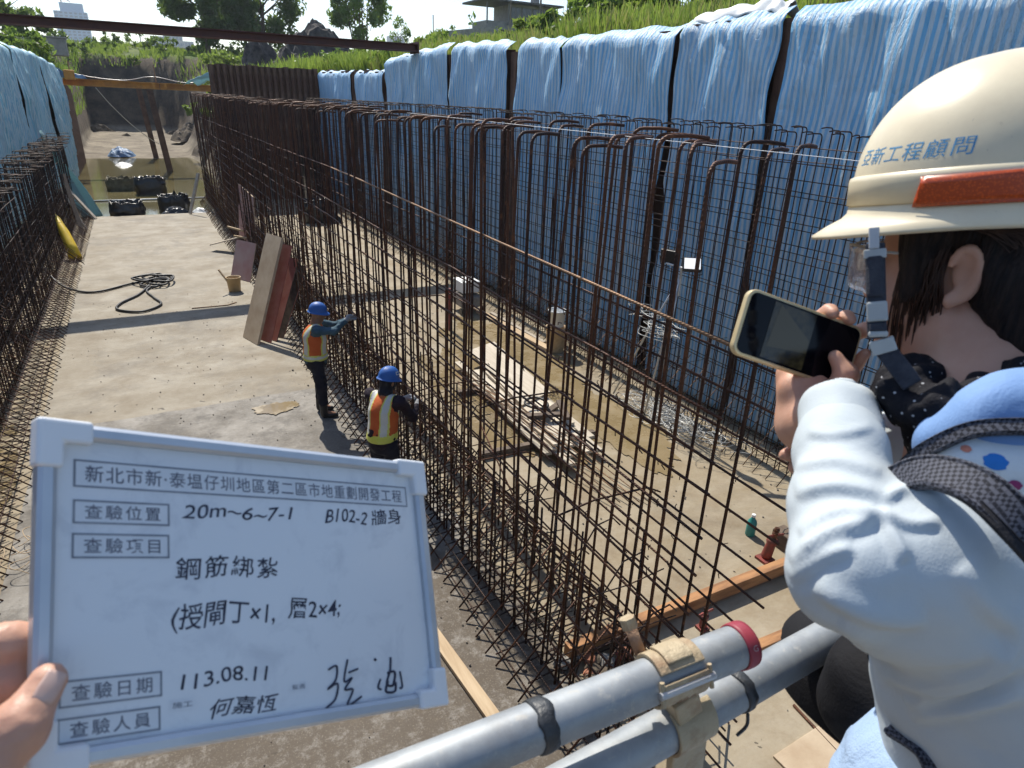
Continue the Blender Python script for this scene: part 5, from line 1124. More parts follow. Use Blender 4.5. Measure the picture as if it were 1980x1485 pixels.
M_redring = simple('dark_red_cap', (.26, .03, .05), (.32, .05, .07), 20, 4, .5); M_ink = simple('black_ink', (.012, .012, .018), None, 5, 2, .7); M_inkblue = simple('faded_blue_print', (.04, .22, .46), (.08, .3, .52), 60, 4, .6)
M_rustpin = simple('rusty_bolt', (.22, .11, .06), (.34, .22, .14), 40, 5, .8, bump=.4, bscale=150)
aL, aR = sight(1045, 1402, .655), sight(1430, 1248, .76); ua = (aR - aL).normalized(); pA = aR - ua * .026
bL, bR = sight(1425, 1334, .80), sight(1608, 1229, .886); ub = (bR - bL).normalized(); ub.z = 0; ub.normalize(); pB = bL + ub * .012
def axis_at(o, d, u):
    lo_, hi_ = -.6, .6
    for _ in range(40):
        mid_ = (lo_ + hi_) / 2; r = o + d * mid_ - CAM_LOC
        if 990 + 1265 * r.dot(R_) / r.dot(F_) < u: lo_ = mid_
        else: hi_ = mid_
    return o + d * lo_
t1 = thing('guard_rail', 'upper grey scaffold pipe with a dark red end ring', 'guard rail', pA); rr = .0243
a0, a1 = pA - ua * 1.25, pA + ua * .034
q = G()
ringp = [(0, 0)]
def pipe(parent, a, b, r=rr, name='pipe'):
    d = (b - a).normalized(); q = G(); n = 32; s = d.orthogonal().normalized(); u = d.cross(s); vs_ = []
    for (p, rad) in ((a, r - .003), (a, r), (b, r), (b, r - .003), (b - d * .12, r - .003)):
        for j in range(n): th = 6.28319 * j / n; vs_.append(p + (s * math.cos(th) + u * math.sin(th)) * rad)
    q.add(vs_, [(i * n + j, i * n + (j + 1) % n, (i + 1) * n + (j + 1) % n, (i + 1) * n + j) for i in range(4) for j in range(n)])
    q.add([b - d * .119 + (s * math.cos(6.28319 * j / n) + u * math.sin(6.28319 * j / n)) * (r - .002) for j in range(n)], [tuple(range(n))])
    o = q.make(name, M_pipe, parent); 
    for p_ in o.data.polygons: p_.use_smooth = True
    o.modifiers.new('edges', 'EDGE_SPLIT').split_angle = math.radians(40); return o
def band(parent, c, d, w_, r, mat, name, wob=0.0):
    q = G(); n = 36; s = d.orthogonal().normalized(); u = d.cross(s)
    pr = [(-w_ / 2, r), (-w_ / 2, r + .0016), (-w_ * .25, r + .0022), (w_ * .25, r + .0022), (w_ / 2, r + .0016), (w_ / 2, r)]; vs_ = []
    for k_, (x, rad) in enumerate(pr):
        for j in range(n):
            th = 6.28319 * j / n; e = wob * mnoise.noise(Vector((math.cos(th) * 2, math.sin(th) * 2, x * 300 + c.x * 40))); vs_.append(c + d * (x + e) + (s * math.cos(th) + u * math.sin(th)) * (rad + abs(e) * .15))
    q.add(vs_, [(i * n + j, i * n + (j + 1) % n, (i + 1) * n + (j + 1) % n, (i + 1) * n + j) for i in range(5) for j in range(n)]); return q.make(name, mat, parent, smooth=True)
pipe(t1, a0, a1)
band(t1, pA + ua * .026, ua, .017, rr + .0003, M_redring, 'end_ring')
band(t1, aL, ua, .017, rr, M_tape, 'tape', .005)
t2 = thing('guard_rail', 'lower grey scaffold pipe running under the white sleeve', 'guard rail', pB)
pipe(t2, pB - ub * .9, pB + ub * .5); band(t2, pB - ub * .012, ub, .014, rr, M_tape, 'tape', .004)
G().tube(spline([pB - ub * .01 + Vector((0, -.02, -.02)), pB + Vector((-.012, -.024, -.035)), pB + Vector((-.02, -.02, -.052))], 4), .0022, 5).make('tape_tail', M_tape, t2)
# swivel clamp joining the pipes
cc = axis_at(pA, ua, 1298); tcl = thing('pipe_clamp', 'ochre steel swivel clamp joining the two pipes, stamped 48.6', 'pipe clamp', cc)
sd_ = ua.cross(Vector((0, 0, 1))).normalized(); sd_ = sd_ if sd_.dot(CAM_LOC - cc) > 0 else -sd_
def shell(c, d, half, r0, r1, a_from, a_to, name, parent, n=22):
    """curved strap round a pipe between two angles (0 = up, positive towards the camera)"""
    q = G(); vs_ = []
    for x in (-half, half):
        for r in (r0, r1):
            for j in range(n + 1):
                th = a_from + (a_to - a_from) * j / n; vs_.append(c + d * x + (Vector((0, 0, 1)) * math.cos(th) + sd_ * math.sin(th)) * r)
    m_ = n + 1; fs = []
    for j in range(n):
        fs += [(j, j + 1, m_ * 2 + j + 1, m_ * 2 + j), (m_ + j, 3 * m_ + j, 3 * m_ + j + 1, m_ + j + 1), (j, m_ + j, m_ + j + 1, j + 1), (2 * m_ + j, 2 * m_ + j + 1, 3 * m_ + j + 1, 3 * m_ + j)]
    fs += [(0, 2 * m_, 3 * m_, m_), (n, m_ + n, 3 * m_ + n, 2 * m_ + n)]
    q.add(vs_, fs); o = q.make(name, M_ochre, parent, smooth=False); bevel(o, .0012, 2); return o
top = shell(cc, ua, .029, rr + .0006, rr + .0052, -1.7, .62, 'upper_jaw', tcl); shell(cc, ua, .030, rr + .0006, rr + .005, .95, 3.2, 'front_jaw', tcl)
shell(cc + ua * .0, ua, .017, rr + .0052, rr + .0085, -.75, .35, 'raised_plate', tcl)
shell(axis_at(pB, ub, 1322), ub, .029, rr + .0006, rr + .005, .1, 2.9, 'lower_jaw', tcl)
G().tube([sight(1243, 1275, .735), sight(1212, 1196, .742)], .0068, 12).make('bolt', M_rustpin, tcl, smooth=True)
G().tube([sight(1219, 1214, .742), sight(1212, 1194, .742)], .0095, 6).make('nut', M_ochre, tcl)
for s in (-1, 1): G().tube([cc + ua * (.0315 * s) + sd_ * .021 + Vector((0, 0, .020)), cc + ua * (.0325 * s) + sd_ * .030 + Vector((0, 0, -.006))], .0026, 8).make('hinge_wire', M_ochre, tcl)
G().tube([cc - ua * .036 + sd_ * .027 + Vector((0, 0, .008)), cc + ua * .036 + sd_ * .027 + Vector((0, 0, .008))], .0042, 10).make('hinge_pin', M_galv, tcl)

lc_ = axis_at(pB, ub, 1322)
bevel(G().beam(cc.lerp(lc_, .3), cc.lerp(lc_, .7), .042, .034, ua).make('coupler_body', M_ochre, tcl), .003)
bevel(G().beam(lc_ + Vector((0, 0, -.022)) + sd_ * .012, lc_ + Vector((0, 0, -.085)) + sd_ * .016, .05, .012, sd_).make('clamp_plate', M_ochre, tcl), .003)
# lettering: text outlines become flat print
def text_geo(s, size=1.0, extrude=0.0, shear=0.0, space=1.0, bold=0.0, align='LEFT'):
    cu = bpy.data.curves.new('lettering', 'FONT'); cu.body = s; cu.size = size; cu.shear = shear; cu.space_character = space; cu.offset = bold; cu.align_x = align; cu.resolution_u = 3; cu.fill_mode = 'FRONT'
    ob = bpy.data.objects.new('lettering', cu); COL.objects.link(ob); dg = bpy.context.evaluated_depsgraph_get(); me = bpy.data.meshes.new_from_object(ob.evaluated_get(dg))
    vs_ = [v.co.copy() for v in me.vertices]; fs = [tuple(p.vertices) for p in me.polygons]; bpy.data.objects.remove(ob); bpy.data.curves.remove(cu); bpy.data.meshes.remove(me); return vs_, fs
def place_text(q, s, fn, x0, x1, y0, y1, **kw):
    """fit text into a box of fn's coordinates: x0..x1 across, y0 (baseline) .. y1 (cap line)"""
    vs_, fs = text_geo(s, **kw)
    if not vs_: return
    ax = min(v.x for v in vs_); bx = max(v.x for v in vs_); ay = min(v.y for v in vs_); by = max(v.y for v in vs_)
    q.add([fn(x0 + (v.x - ax) / (bx - ax) * (x1 - x0), y0 + (v.y - ay) / (by - ay) * (y1 - y0)) for v in vs_], fs)
q = G(); place_text(q, '48.6', lambda x, y: cc + ua * x + (Vector((0, 0, 1)) * math.cos(1.95 - y) + sd_ * math.sin(1.95 - y)) * (rr + .0054), -.013, .014, -.12, .17); q.make('stamped_number', M_rustpin, tcl)
q = G(); place_text(q, 'G', lambda x, y: pA + ua * (.026 + x) + (Vector((0, 0, 1)) * math.cos(.95 - y) + sd_ * math.sin(.95 - y)) * (rr + .003), -.0032, .0032, -.12, .12); q.make('printed_mark', simple('grey_print', (.4, .3, .32), None, 5, 2, .6), t1)

# the platform the two people stand on, with its posts
tp = thing('walkway', 'scaffold walkway of planks the onlookers stand on', 'walkway', (.4, -.6, 2.8))
for i in range(5): bevel(G().box((.6, -.05 - .25 * i, 2.79), (4.6, .235, .04)).make('plank', M_wood_grey, tp), .004)
for x in (-1.5, 2.7):
    for y in (.08, -1.2): G().tube([(x, y, .0), (x, y, 2.77)], rr, 12).make('post', M_pipe, tp, smooth=True)
G().tube([(-1.8, .08, 2.74), (3.0, .08, 2.74)], rr, 12).make('ledger', M_pipe, tp, smooth=True); G().tube([(-1.8, -1.2, 2.74), (3.0, -1.2, 2.74)], rr, 12).make('ledger', M_pipe, tp, smooth=True)

# ---------------------------------------------------------------- whiteboard held up at the left
TL, TR, BR, BL = sight(85, 826, .405), sight(803, 905, .612), sight(848, 1350, .575), sight(68, 1482, .372)
BW, BH = .303, .205
def bpt(s, t, off=0.0):
    p = TL * ((1 - s) * (1 - t)) + TR * (s * (1 - t)) + BR * (s * t) + BL * ((1 - s) * t)
    du = (TR - TL) * (1 - t) + (BR - BL) * t; dv = (BL - TL) * (1 - s) + (BR - TR) * s; n = du.cross(dv).normalized()
    if n.dot(CAM_LOC - p) < 0: n = -n
    return p + n * off
M_board = N('white_board_enamel'); P_ = M_board.co('Object')
M_board.set(M_board.mix(M_board.ramp(M_board.noise(P_, 26, 7, .7, .5), [(.52, 0.), (.72, .30)]), (.70, .73, .76), (.30, .33, .40)), .22, 0, .5); M_board = M_board.m
M_bframe = simple('aluminium_frame', (.46, .50, .55), (.54, .57, .61), 20, 3, .4, metal=.5); M_bcorner = simple('white_corner_plastic', (.74, .76, .78), None, 10, 2, .45)
tb = thing('whiteboard', 'small whiteboard with printed headings and marker handwriting held at the left', 'whiteboard', bpt(.5, 1.0))
q = G(); q.grid(lambda a, b: bpt(a, b, 0), 13, 9, True); q.grid(lambda a, b: bpt(a, b, -.006), 13, 9); 
for (f_, rev) in ((lambda a, b: bpt(a, 0, -.006 * b), 0), (lambda a, b: bpt(a, 1, -.006 * b), 1), (lambda a, b: bpt(0, a, -.006 * b), 1), (lambda a, b: bpt(1, a, -.006 * b), 0)): q.grid(f_, 13, 2, bool(rev))
q.make('board', M_board, tb)
fw, fh = .0075 / BW, .0075 / BH
def rail(s0, t0, s1, t1_, name='frame_rail'):
    q = G(); m_ = 8
    prof = [(0, -.008), (0, .004), (.25, .0062), (.75, .0062), (1, .004), (1, .0004), (1, -.008)]; vs_ = []
    for i in range(m_ + 1):
        for (w_, o_) in prof:
            a = i / m_
            if abs(s1 - s0) > abs(t1_ - t0): s = s0 + (s1 - s0) * a; t = t0 + w_ * (t1_ - t0)
            else: t = t0 + (t1_ - t0) * a; s = s0 + w_ * (s1 - s0)
            vs_.append(bpt(s, t, o_))
    n_ = len(prof); q.add(vs_, [(i * n_ + j, i * n_ + (j + 1) % n_, (i + 1) * n_ + (j + 1) % n_, (i + 1) * n_ + j) for i in range(m_) for j in range(n_)] + [tuple(range(n_)), tuple(m_ * n_ + j for j in range(n_ - 1, -1, -1))])
    return q.make(name, M_bframe, tb)
e_ = .0
rail(.03, -fh * .5, .97, fh * .9); rail(.03, 1 + fh * .5, .97, 1 - fh * .9); rail(-fw * .5, .04, fw * .9, .96); rail(1 + fw * .5, .04, 1 - fw * .9, .96)
for (s, t) in ((0, 0), (1, 0), (1, 1), (0, 1)):
    q = G(); ds, dt = (1 if s == 0 else -1), (1 if t == 0 else -1); out = [(-.75, -.75), (3.5, -.75), (3.5, 1.3), (1.3, 1.3), (1.3, 3.5), (-.75, 3.5)]
    fr = [bpt(s + ds * x * fw, t + dt * y * fh, .0085) for x, y in out]; bk = [bpt(s + ds * x * fw, t + dt * y * fh, -.009) for x, y in out]; n_ = 6
    q.add(fr + bk, [tuple(range(6)), tuple(range(11, 5, -1))] + [(i, 6 + i, 6 + (i + 1) % 6, (i + 1) % 6) for i in range(6)]); o = q.make('corner_cap', M_bcorner, tb); bevel(o, .0025, 3)
    bm2 = bmesh.new(); bm2.from_mesh(o.data); bmesh.ops.recalc_face_normals(bm2, faces=bm2.faces); bm2.to_mesh(o.data); bm2.free()
def bfn(off): return lambda x, y: bpt(x, 1 - y, off)
def strip(q, s0, t0, s1, t1_, w_, off):
    for (a, b, c, d) in ((s0, t0, s1, t0 + w_ * 1.45), (s0, t1_ - w_ * 1.45, s1, t1_), (s0, t0, s0 + w_, t1_), (s1 - w_, t0, s1, t1_)):
        q.grid(lambda u, v, a=a, b=b, c=c, d=d: bpt(a + (c - a) * u, b + (d - b) * v, off), 7, 2, True)
M_label = simple('pale_label_tape', (.60, .64, .68), (.70, .73, .76), 20, 4, .35); M_labeledge = simple('grey_label_outline', (.17, .19, .23), (.25, .27, .31), 40, 3, .6); M_labelink = simple('label_print', (.10, .11, .15), (.17, .18, .22), 60, 4, .6)
boxes = [(.055, .093, .952, .182, '新北市新‧泰塭仔圳地區第二區市地重劃開發工程'), (.055, .222, .250, .298, '查驗位置'), (.054, .328, .249, .407, '查驗項目'), (.036, .771, .230, .850, '查驗日期'), (.034, .879, .226, .953, '查驗人員')]
for (s0, t0, s1, t1_, tx) in boxes:
    o = thing_part = None; q = G(); q.grid(lambda u, v: bpt(s0 + (s1 - s0) * u, t0 + (t1_ - t0) * v, .0002), 7, 3, True); lb = q.make('label_strip', M_label, tb)
    q = G(); strip(q, s0, t0, s1, t1_, .004, .0004); o = q.make('outline', M_labeledge, lb, loc=(0, 0, 0)); o.location = (0, 0, 0)
    q = G(); h_ = t1_ - t0; place_text(q, tx, bfn(.0004), s0 + .022, s1 - .02, 1 - t1_ + h_ * .2, 1 - t0 - h_ * .18, space=1.25 if len(tx) < 6 else 1.12, bold=.006); q.make('lettering', M_labelink, lb, loc=(0, 0, 0))
M_ink2 = simple('marker_ink', (.015, .017, .035), (.04, .045, .08), 90, 3, .5)
wob = lambda x, y: bpt(x + .0016 * math.sin(y * 90 + x * 31), 1 - (y + .006 * math.sin(x * 37)), .0002)
for tx, x0, x1, y0, y1, kw in (('20m~6~7-1', .278, .565, .735, .785, dict(shear=.25)), ('B102-2', .66, .80, .735, .79, dict(shear=.3)), ('牆身', .815, .925, .735, .80, dict()), ('鋼筋綁紮', .262, .515, .525, .60, dict(shear=.1, space=1.2)),
        ('(授閘丁×1,', .252, .500, .345, .445, dict(shear=.15)), ('層2×4;', .535, .690, .36, .44, dict(shear=.15)), ('113.08.11', .270, .475, .165, .215, dict(shear=.1)), ('何嘉恆', .333, .500, .055, .115, dict(shear=.25))):
    q = G(); place_text(q, tx, wob, x0, x1, y0, y1, bold=.007, **kw); q.make('handwriting', M_ink2, tb)
q = G()
def stroke(pts, w_=.0011):
    P3 = [bpt(x, 1 - y, .0007) for x, y in pts]; q.tube(spline(P3, 5), w_, 5)
stroke([(.64, .17), (.665, .18), (.66, .13), (.635, .10), (.665, .115), (.655, .06), (.625, .03), (.64, .02)], .0008); stroke([(.70, .20), (.685, .12), (.71, .13), (.685, .09), (.71, .085), (.69, .03), (.735, .055)], .0008); stroke([(.70, .15), (.73, .16)], .0008)
q.make('signature', M_ink2, tb); q = G(); stroke([(.785, .19), (.79, .185)], .001); stroke([(.80, .11), (.79, .08), (.80, .07)], .0008); stroke([(.84, .19), (.835, .14), (.82, .09), (.84, .08), (.85, .13), (.825, .13)], .001); stroke([(.825, .10), (.815, .06), (.845, .055), (.85, .09)], .001); stroke([(.868, .13), (.872, .07), (.862, .065)], .0008); q.make('signature', M_ink2, tb)
for (s0, t0, s1, t1_, tx) in ((.245, .868, .300, .902, '施工'), (.530, .862, .578, .893, '監造')):
    q = G(); q.grid(lambda u, v: bpt(s0 + (s1 - s0) * u, t0 + (t1_ - t0) * v, .0002), 4, 3, True); lb = q.make('small_label', M_label, tb); q = G(); place_text(q, tx, bfn(.0004), s0 + .006, s1 - .006, 1 - t1_ + .008, 1 - t0 - .007); q.make('lettering', M_labelink, lb, loc=(0, 0, 0))

# the hand that holds it (the person holding the camera)
th_ = thing('person', 'hand and forearm of a person gripping the left edge of the whiteboard', 'person', sight(0, 1500, .36) - Vector((.1, .1, .25)))
hs = Soft(sight(-40, 1400, .36) - Vector((.26, .26, .34)), sight(60, 1300, .36) + Vector((.16, .16, .16)), .0022)
n_b = (bpt(.02, .8, 1) - bpt(.02, .8, 0)).normalized(); e_s = (bpt(.1, .85) - bpt(0, .85)).normalized(); e_t = (bpt(0, .9) - bpt(0, .7)).normalized()
tip = bpt(.006, .755, .017); ip_ = bpt(-.040, .868, .021); hs.chain([bpt(-.22, 1.17, .012), bpt(-.10, 1.02, .020), ip_, tip], [.020, .0145, .0128, .0098], .006); hs.ell(ip_, (.0135, .0135, .0145), None, .006)
wr_ = bpt(-.60, 1.32, -.03); palm = bpt(-.27, 1.02, -.022)
hs.cap(wr_, palm, .031, .034, .02); hs.cap(palm, bpt(-.18, .86, -.03), .03, .018, .02); hs.cap(bpt(-.22, 1.17, .010), palm, .021, .026, .02)
for i, (t_, ln, r_f) in enumerate(((.68, .10, .0112), (.80, .13, .0115), (.92, .12, .0112), (1.03, .09, .0098))):
    hs.chain([palm.lerp(bpt(-.2, t_, -.03), .6), bpt(-.15, t_, -.024), bpt(-.035, t_ - .02, -.022), bpt(ln, t_ - .03, -.019)], [.016, r_f * 1.12, r_f, r_f * .8], .006)
hs.chain([wr_, wr_ + (wr_ - palm).normalized() * .10 + Vector((-.02, -.05, -.06)), wr_ + Vector((-.08, -.2, -.22))], [.029, .034, .042], .02)
hs.make('body', M_skin, th_, 2, lambda V, n: V + n * (.0005 * vnoise(V, (260,) * 3, 2))[:, None])
q = G(); nd = (tip - ip_).normalized(); ns = nd.cross(n_b).normalized()
q.grid(lambda a, b: tip - nd * (.010 - .0165 * b) + ns * ((a - .5) * .0125 * (1 - .25 * abs(b - .4))) + n_b * (.0116 - 18 * ((a - .5) * .0115) ** 2 * 1.6 - .0022 * b * b), 9, 9); o = q.make('thumbnail', simple('nail', (.56, .36, .29), (.62, .44, .37), 60, 2, .3), th_, smooth=True); o.modifiers.new('thick', 'SOLIDIFY').thickness = .0008

# ---------------------------------------------------------------- the woman photographing with her phone
S_ = sight
Rh = Vector((R_.x, R_.y, 0)).normalized(); Ah = Vector((F_.x, F_.y, 0)).normalized(); UZ = Vector((0, 0, 1))
yaw_ = math.radians(39); pit = math.radians(10)
fh = -Rh * math.cos(yaw_) + Ah * math.sin(yaw_); fw_ = fh * math.cos(pit) - UZ * math.sin(pit); uw_ = UZ * math.cos(pit) + fh * math.sin(pit)
roll = math.radians(-4); lw_ = uw_.cross(fw_); uw_ = uw_ * math.cos(roll) + lw_ * math.sin(roll)
HM = frame(S_(1937, 362, .665), fw_, uw_); HR = HM.to_3x3(); hp3 = lambda f, l, u: HM @ Vector((f + .010, l, u - .014))
M_hatcream = simple('cream_helmet_plastic', (.70, .60, .42), (.76, .67, .49), 7, 4, .32, .42, bump=.05, bscale=60, spec=.5)
M_hatunder = M_hatcream
def scuffed():
    k = N('cream_helmet_plastic'); P = k.co('Object'); c = k.mix(k.ramp(k.noise(P, 12, 6, .7), [(.4, 0.), (.7, 1.)]), (.74, .65, .46), (.66, .57, .40))
    mp = k.co('Object', (60, 200, 90), (.6, .3, .2)); c = k.mix(k.ramp(k.noise(mp, 1.2, 2), [(.74, 0.), (.78, .55)]), c, (.22, .2, .17)); c = k.mix(k.ramp(k.noise(P, 55, 3), [(.72, 0.), (.76, .4)]), c, (.35, .3, .22))
    k.set(c, .34, 0, .5); k.bump(k.noise(P, 90, 3), .05, .002); return k.m
M_hatcream = scuffed()
wt = thing('person', 'woman in cream hard hat and pale jacket photographing with a phone', 'person', S_(1900, 1450, .66) * 1.0); wt.location.z = 2.81
PW = -wt.location
# ---- body: head, neck, arms and hands in one surface
lo = [min(p) - .0 for p in zip(*[S_(1450, 600, .9), S_(1400, 1200, .40), S_(2300, 300, .95), S_(2300, 1485, .5), S_(1600, 1400, 1.0)])]; hi = [max(p) for p in zip(*[S_(1450, 600, .9), S_(1400, 1200, .40), S_(2300, 300, .95), S_(2300, 1485, .5), S_(1600, 1400, 1.0)])]
lo[2] = 3.75; lo = Vector(lo) - Vector((.05, .05, 0)); hi = Vector(hi) + Vector((.05, .05, .05))
b = Soft(lo, hi, .0034)
b.ell(hp3(-.008, 0, -.015), (.098, .078, .112), HR, .01)                     # skull
b.ell(hp3(.035, 0, -.095), (.062, .060, .075), HR, .03)                     # face
b.ell(hp3(.062, 0, -.155), (.030, .030, .022), HR, .03)                     # chin
for s in (1, -1):
    b.cap(hp3(.01, s * .058, -.125), hp3(.062, s * .022, -.158), .020, .016, .02); b.ell(hp3(.062, s * .034, -.10), (.03, .024, .024), HR, .02); b.ell(hp3(.083, s * .030, -.062), (.012, .018, .012), HR, .004, sub=True); b.ell(hp3(.078, s * .030, -.063), (.0125, .0135, .0125), HR, .002)
b.cap(hp3(.088, 0, -.055), hp3(.100, 0, -.092), .009, .0115, .012); b.cap(hp3(.094, .02, -.124), hp3(.094, -.02, -.124), .0075, .0075, .006); b.cap(hp3(.092, .018, -.135), hp3(.092, -.018, -.135), .0085, .0085, .006)
nb = S_(1905, 800, .66)
b.cap(hp3(-.022, 0, -.10), nb, .052, .06, .03); tq_ = S_(2010, 1020, .68); b.cap(nb, tq_, .06, .085, .04); b.cap(tq_, S_(2030, 1500, .64), .085, .11, .05)
# ear on her left side
ec = Vector((.012, .077, -.066))
def earp(a, rx, rz, dy=0): return hp3(ec.x - .006 + rx * math.cos(a) - .10 * rz * math.sin(a), ec.y + dy - .10 * rx * math.cos(a), ec.z + rz * math.sin(a))
rim = [earp(math.radians(a), .0130, .0255, .006 + .004 * math.sin(math.radians(a))) for a in range(20, 300, 14)]; b.chain(rim, [.0038] * len(rim), .003)
inner = [earp(math.radians(a), .0085, .017, .003) for a in range(60, 290, 18)]; b.chain(inner, [.0036] * len(inner), .003); b.ell(earp(0, 0, 0, -.003), (.011, .0055, .022), HR, .006); b.ell(hp3(ec.x + .004, ec.y + .004, ec.z - .026), (.0065, .0048, .009), HR, .005); b.ell(hp3(ec.x + .008, ec.y + .004, ec.z - .004), (.0045, .006, .007), HR, .002, sub=True)
# her left arm (nearer) and hand round the phone
SL, EL, WL = S_(1860, 1085, .57), S_(1634, 1108, .51), S_(1622, 800, .655)
b.chain([nb + Vector((0, 0, -.08)), SL, EL, WL], [.06, .05, .031, .024], .03)
PC = S_(1545, 658, .715); pl = (S_(1668, 655, .735) - S_(1450, 575, .70)).normalized(); ps0 = (S_(1422, 668, .70) - S_(1450, 575, .70)); pn = pl.cross(ps0).normalized(); pn = pn if pn.dot(CAM_LOC - PC) > 0 else -pn; ps = pn.cross(pl).normalized(); ps = ps if ps.dot(ps0) > 0 else -ps
PHL, PHS = .150, .0735
pp = lambda x, y, z=0.0: PC + pl * x + ps * y + pn * z                     # x along the phone, y down its short side, z towards the viewer
wl2 = pp(.045, .085, -.012)
b.cap(WL, wl2, .0245, .026, .02); palm = pp(.040, .034, -.028); b.cap(wl2, palm, .026, .030, .02); b.cap(pp(.02, .050, -.014), pp(.062, .052, -.014), .015, .015, .015)
b.chain([pp(.050, .066, -.004), pp(.050, .048, .012), pp(.055, .022, .019), pp(.040, .006, .012)], [.0165, .0130, .0112, .0078], .006); b.ell(pp(.055, .022, .019), (.0122, .0122, .0122), None, .005)
for i, (x0, x1, top) in enumerate(((.018, .026, -.043), (.045, .049, -.043), (.074, .078, -.038))):
    b.chain([palm + pl * (x0 - .04), pp(x0, .005, -.026), pp(x1, -.030, -.020), pp(x1 + .003, top, -.004), pp(x1 + .002, top + .004, .006)], [.013, .0102, .0092, .0084, .0066], .004)
b.chain([palm + pl * .035, pp(.082, .03, -.022), pp(.090, .002, -.014), pp(.088, -.012, -.002)], [.012, .0092, .0082, .0064], .004)
# her right arm beyond, index finger showing left of the sleeve
SR, ER, WR = S_(1985, 900, .80), S_(1790, 915, .83), S_(1650, 878, .79)
b.cap(nb + Vector((0, 0, -.12)), SR, .06, .05, .04); b.chain([SR, ER, WR], [.05, .04, .024], .03); hr_ = S_(1605, 880, .77); b.cap(WR, hr_, .026, .03, .02)
for k_, (u1, v1, u2, v2) in enumerate(((1550, 868, 1517, 880), (1556, 888, 1536, 905), (1562, 905, 1550, 925))): b.chain([hr_, S_(u1, v1, .765), S_(u2, v2, .755)], [.014, .0095, .0075], .004)
b.chain([hr_, S_(1575, 855, .75), S_(1552, 862, .74)], [.014, .010, .0078], .004)
body = b.make('body', M_skin, wt, 2); body.location = PW
# ---- hair
M_hair = N('black_hair'); P_ = M_hair.co('Object'); M_hair.set(M_hair.mix(M_hair.ramp(M_hair.noise(M_hair.co('Object', (90, 90, 12)), 2.2, 4), [(.35, 0.), (.7, 1.)]), (.006, .005, .006), (.032, .021, .017)), .55, 0, .2)
M_hair.bump(M_hair.noise(M_hair.co('Object', (120, 120, 16), (.3, .5, 0)), 3.0, 3), .8, .004); M_hair = M_hair.m
h_ = Soft(lo, hi, .0036); h_.ell(hp3(-.014, 0, -.012), (.105, .088, .112), HR, .01); h_.ell(hp3(-.06, 0, -.075), (.060, .072, .075), HR, .03)
h_.chain([hp3(-.07, .0, -.10), hp3(-.10, .01, -.16), hp3(-.115, .012, -.23), hp3(-.11, .012, -.30)], [.050, .042, .034, .020], .03)
h_.chain([hp3(-.045, .05, -.08), hp3(-.075, .045, -.15), hp3(-.10, .03, -.22)], [.045, .042, .036], .03); h_.chain([hp3(-.02, .062, -.075), hp3(-.045, .058, -.13)], [.022, .024], .02); h_.cap(hp3(.040, .066, -.02), hp3(.056, .062, -.095), .024, .013, .012); h_.cap(hp3(.032, -.066, -.02), hp3(.045, -.064, -.075), .022, .012, .012)
h_.ell(hp3(.095, 0, -.095), (.062, .078, .105), HR, .01, sub=True); h_.ell(hp3(.014, .095, -.076), (.024, .034, .036), HR, .006, sub=True); h_.ell(hp3(.030, .062, -.155), (.060, .05, .062), HR, .01, sub=True); h_.ell(hp3(.004, -.093, -.074), (.027, .03, .04), HR, .006, sub=True); h_.ell(hp3(.030, .075, -.155), (.030, .034, .05), HR, .012, sub=True)
hr = h_.make('hair', M_hair, wt, 1, lambda V, n: V + n * (.0022 * vnoise(V, (120, 120, 14), 4))[:, None]); hr.location = PW
q = G(); r2 = random.Random(2); M_strand = simple('brown_hair_strand', (.03, .016, .012), (.07, .035, .022), 30, 2, .45)
for i in range(90):
    f0 = r2.uniform(.022, .062); l0 = .074 - .25 * max(0, f0 - .03) + r2.uniform(-.004, .004); f1 = f0 + r2.uniform(-.004, .016); e = r2.uniform(-.18, -.12)
    q.tube(spline([hp3(f0 - .01, l0, -.02), hp3(f0, l0 + .003, -.06), hp3(f1, l0 - .006, -.10), hp3(f1 + .006, l0 - .022 - .01 * r2.random(), e)], 4), [.0007] * 13, 4, False)
for i in range(40):
    f0 = r2.uniform(-.03, .01); q.tube(spline([hp3(f0 + .01, .088, -.018 + r2.uniform(-.005, .0)), hp3(f0 - .02, .091, -.028), hp3(-.055, .080, -.055 + r2.uniform(-.02, .01)), hp3(-.09, .055, -.10 + r2.uniform(-.03, .02))], 4), [.0007] * 13, 4, False)
q.make('hair_strands', M_strand, wt, smooth=True)
# ---- helmet
L_, W_, H_h = .137, .110, .128
hat = hard_hat(wt, HM, L_, W_, H_h, M_hatcream, None, .036, .007, .014, .006, 144, 48)
for s, w2 in ((.0, .0),):
    q = G()                                                                     # raised rim groove round the shell
    vs_ = []; na = 120
    for (t, off) in ((.90, -.001), (.915, .0030), (.935, .0036), (1.0, .0040), (1.0, -.001)):
        for j in range(na): vs_.append(HM @ hat_pt(6.28319 * j / na, t, L_, W_, H_h, off) + HM.to_3x3() @ Vector((0, 0, -.010 if t == 1.0 else 0)))
    q.add(vs_, [(i * na + j, (i + 1) * na + j, (i + 1) * na + (j + 1) % na, i * na + (j + 1) % na) for i in range(4) for j in range(na)]); o = q.make('rim_band', M_hatcream, hat, smooth=True); o.location = (0, 0, 0)
M_tapeor = N('orange_reflective_tape'); vo = M_tapeor.n('ShaderNodeTexVoronoi'); vo.inputs['Scale'].default_value = 420; M_tapeor.l(M_tapeor.co('Object'), vo.inputs['Vector'])
M_tapeor.set(M_tapeor.mix(M_tapeor.ramp(vo.outputs['Distance'], [(.2, 0.), (.5, 1.)]), (.62, .10, .015), (.42, .06, .012)), .3, 0, .5); M_tapeor = M_tapeor.m
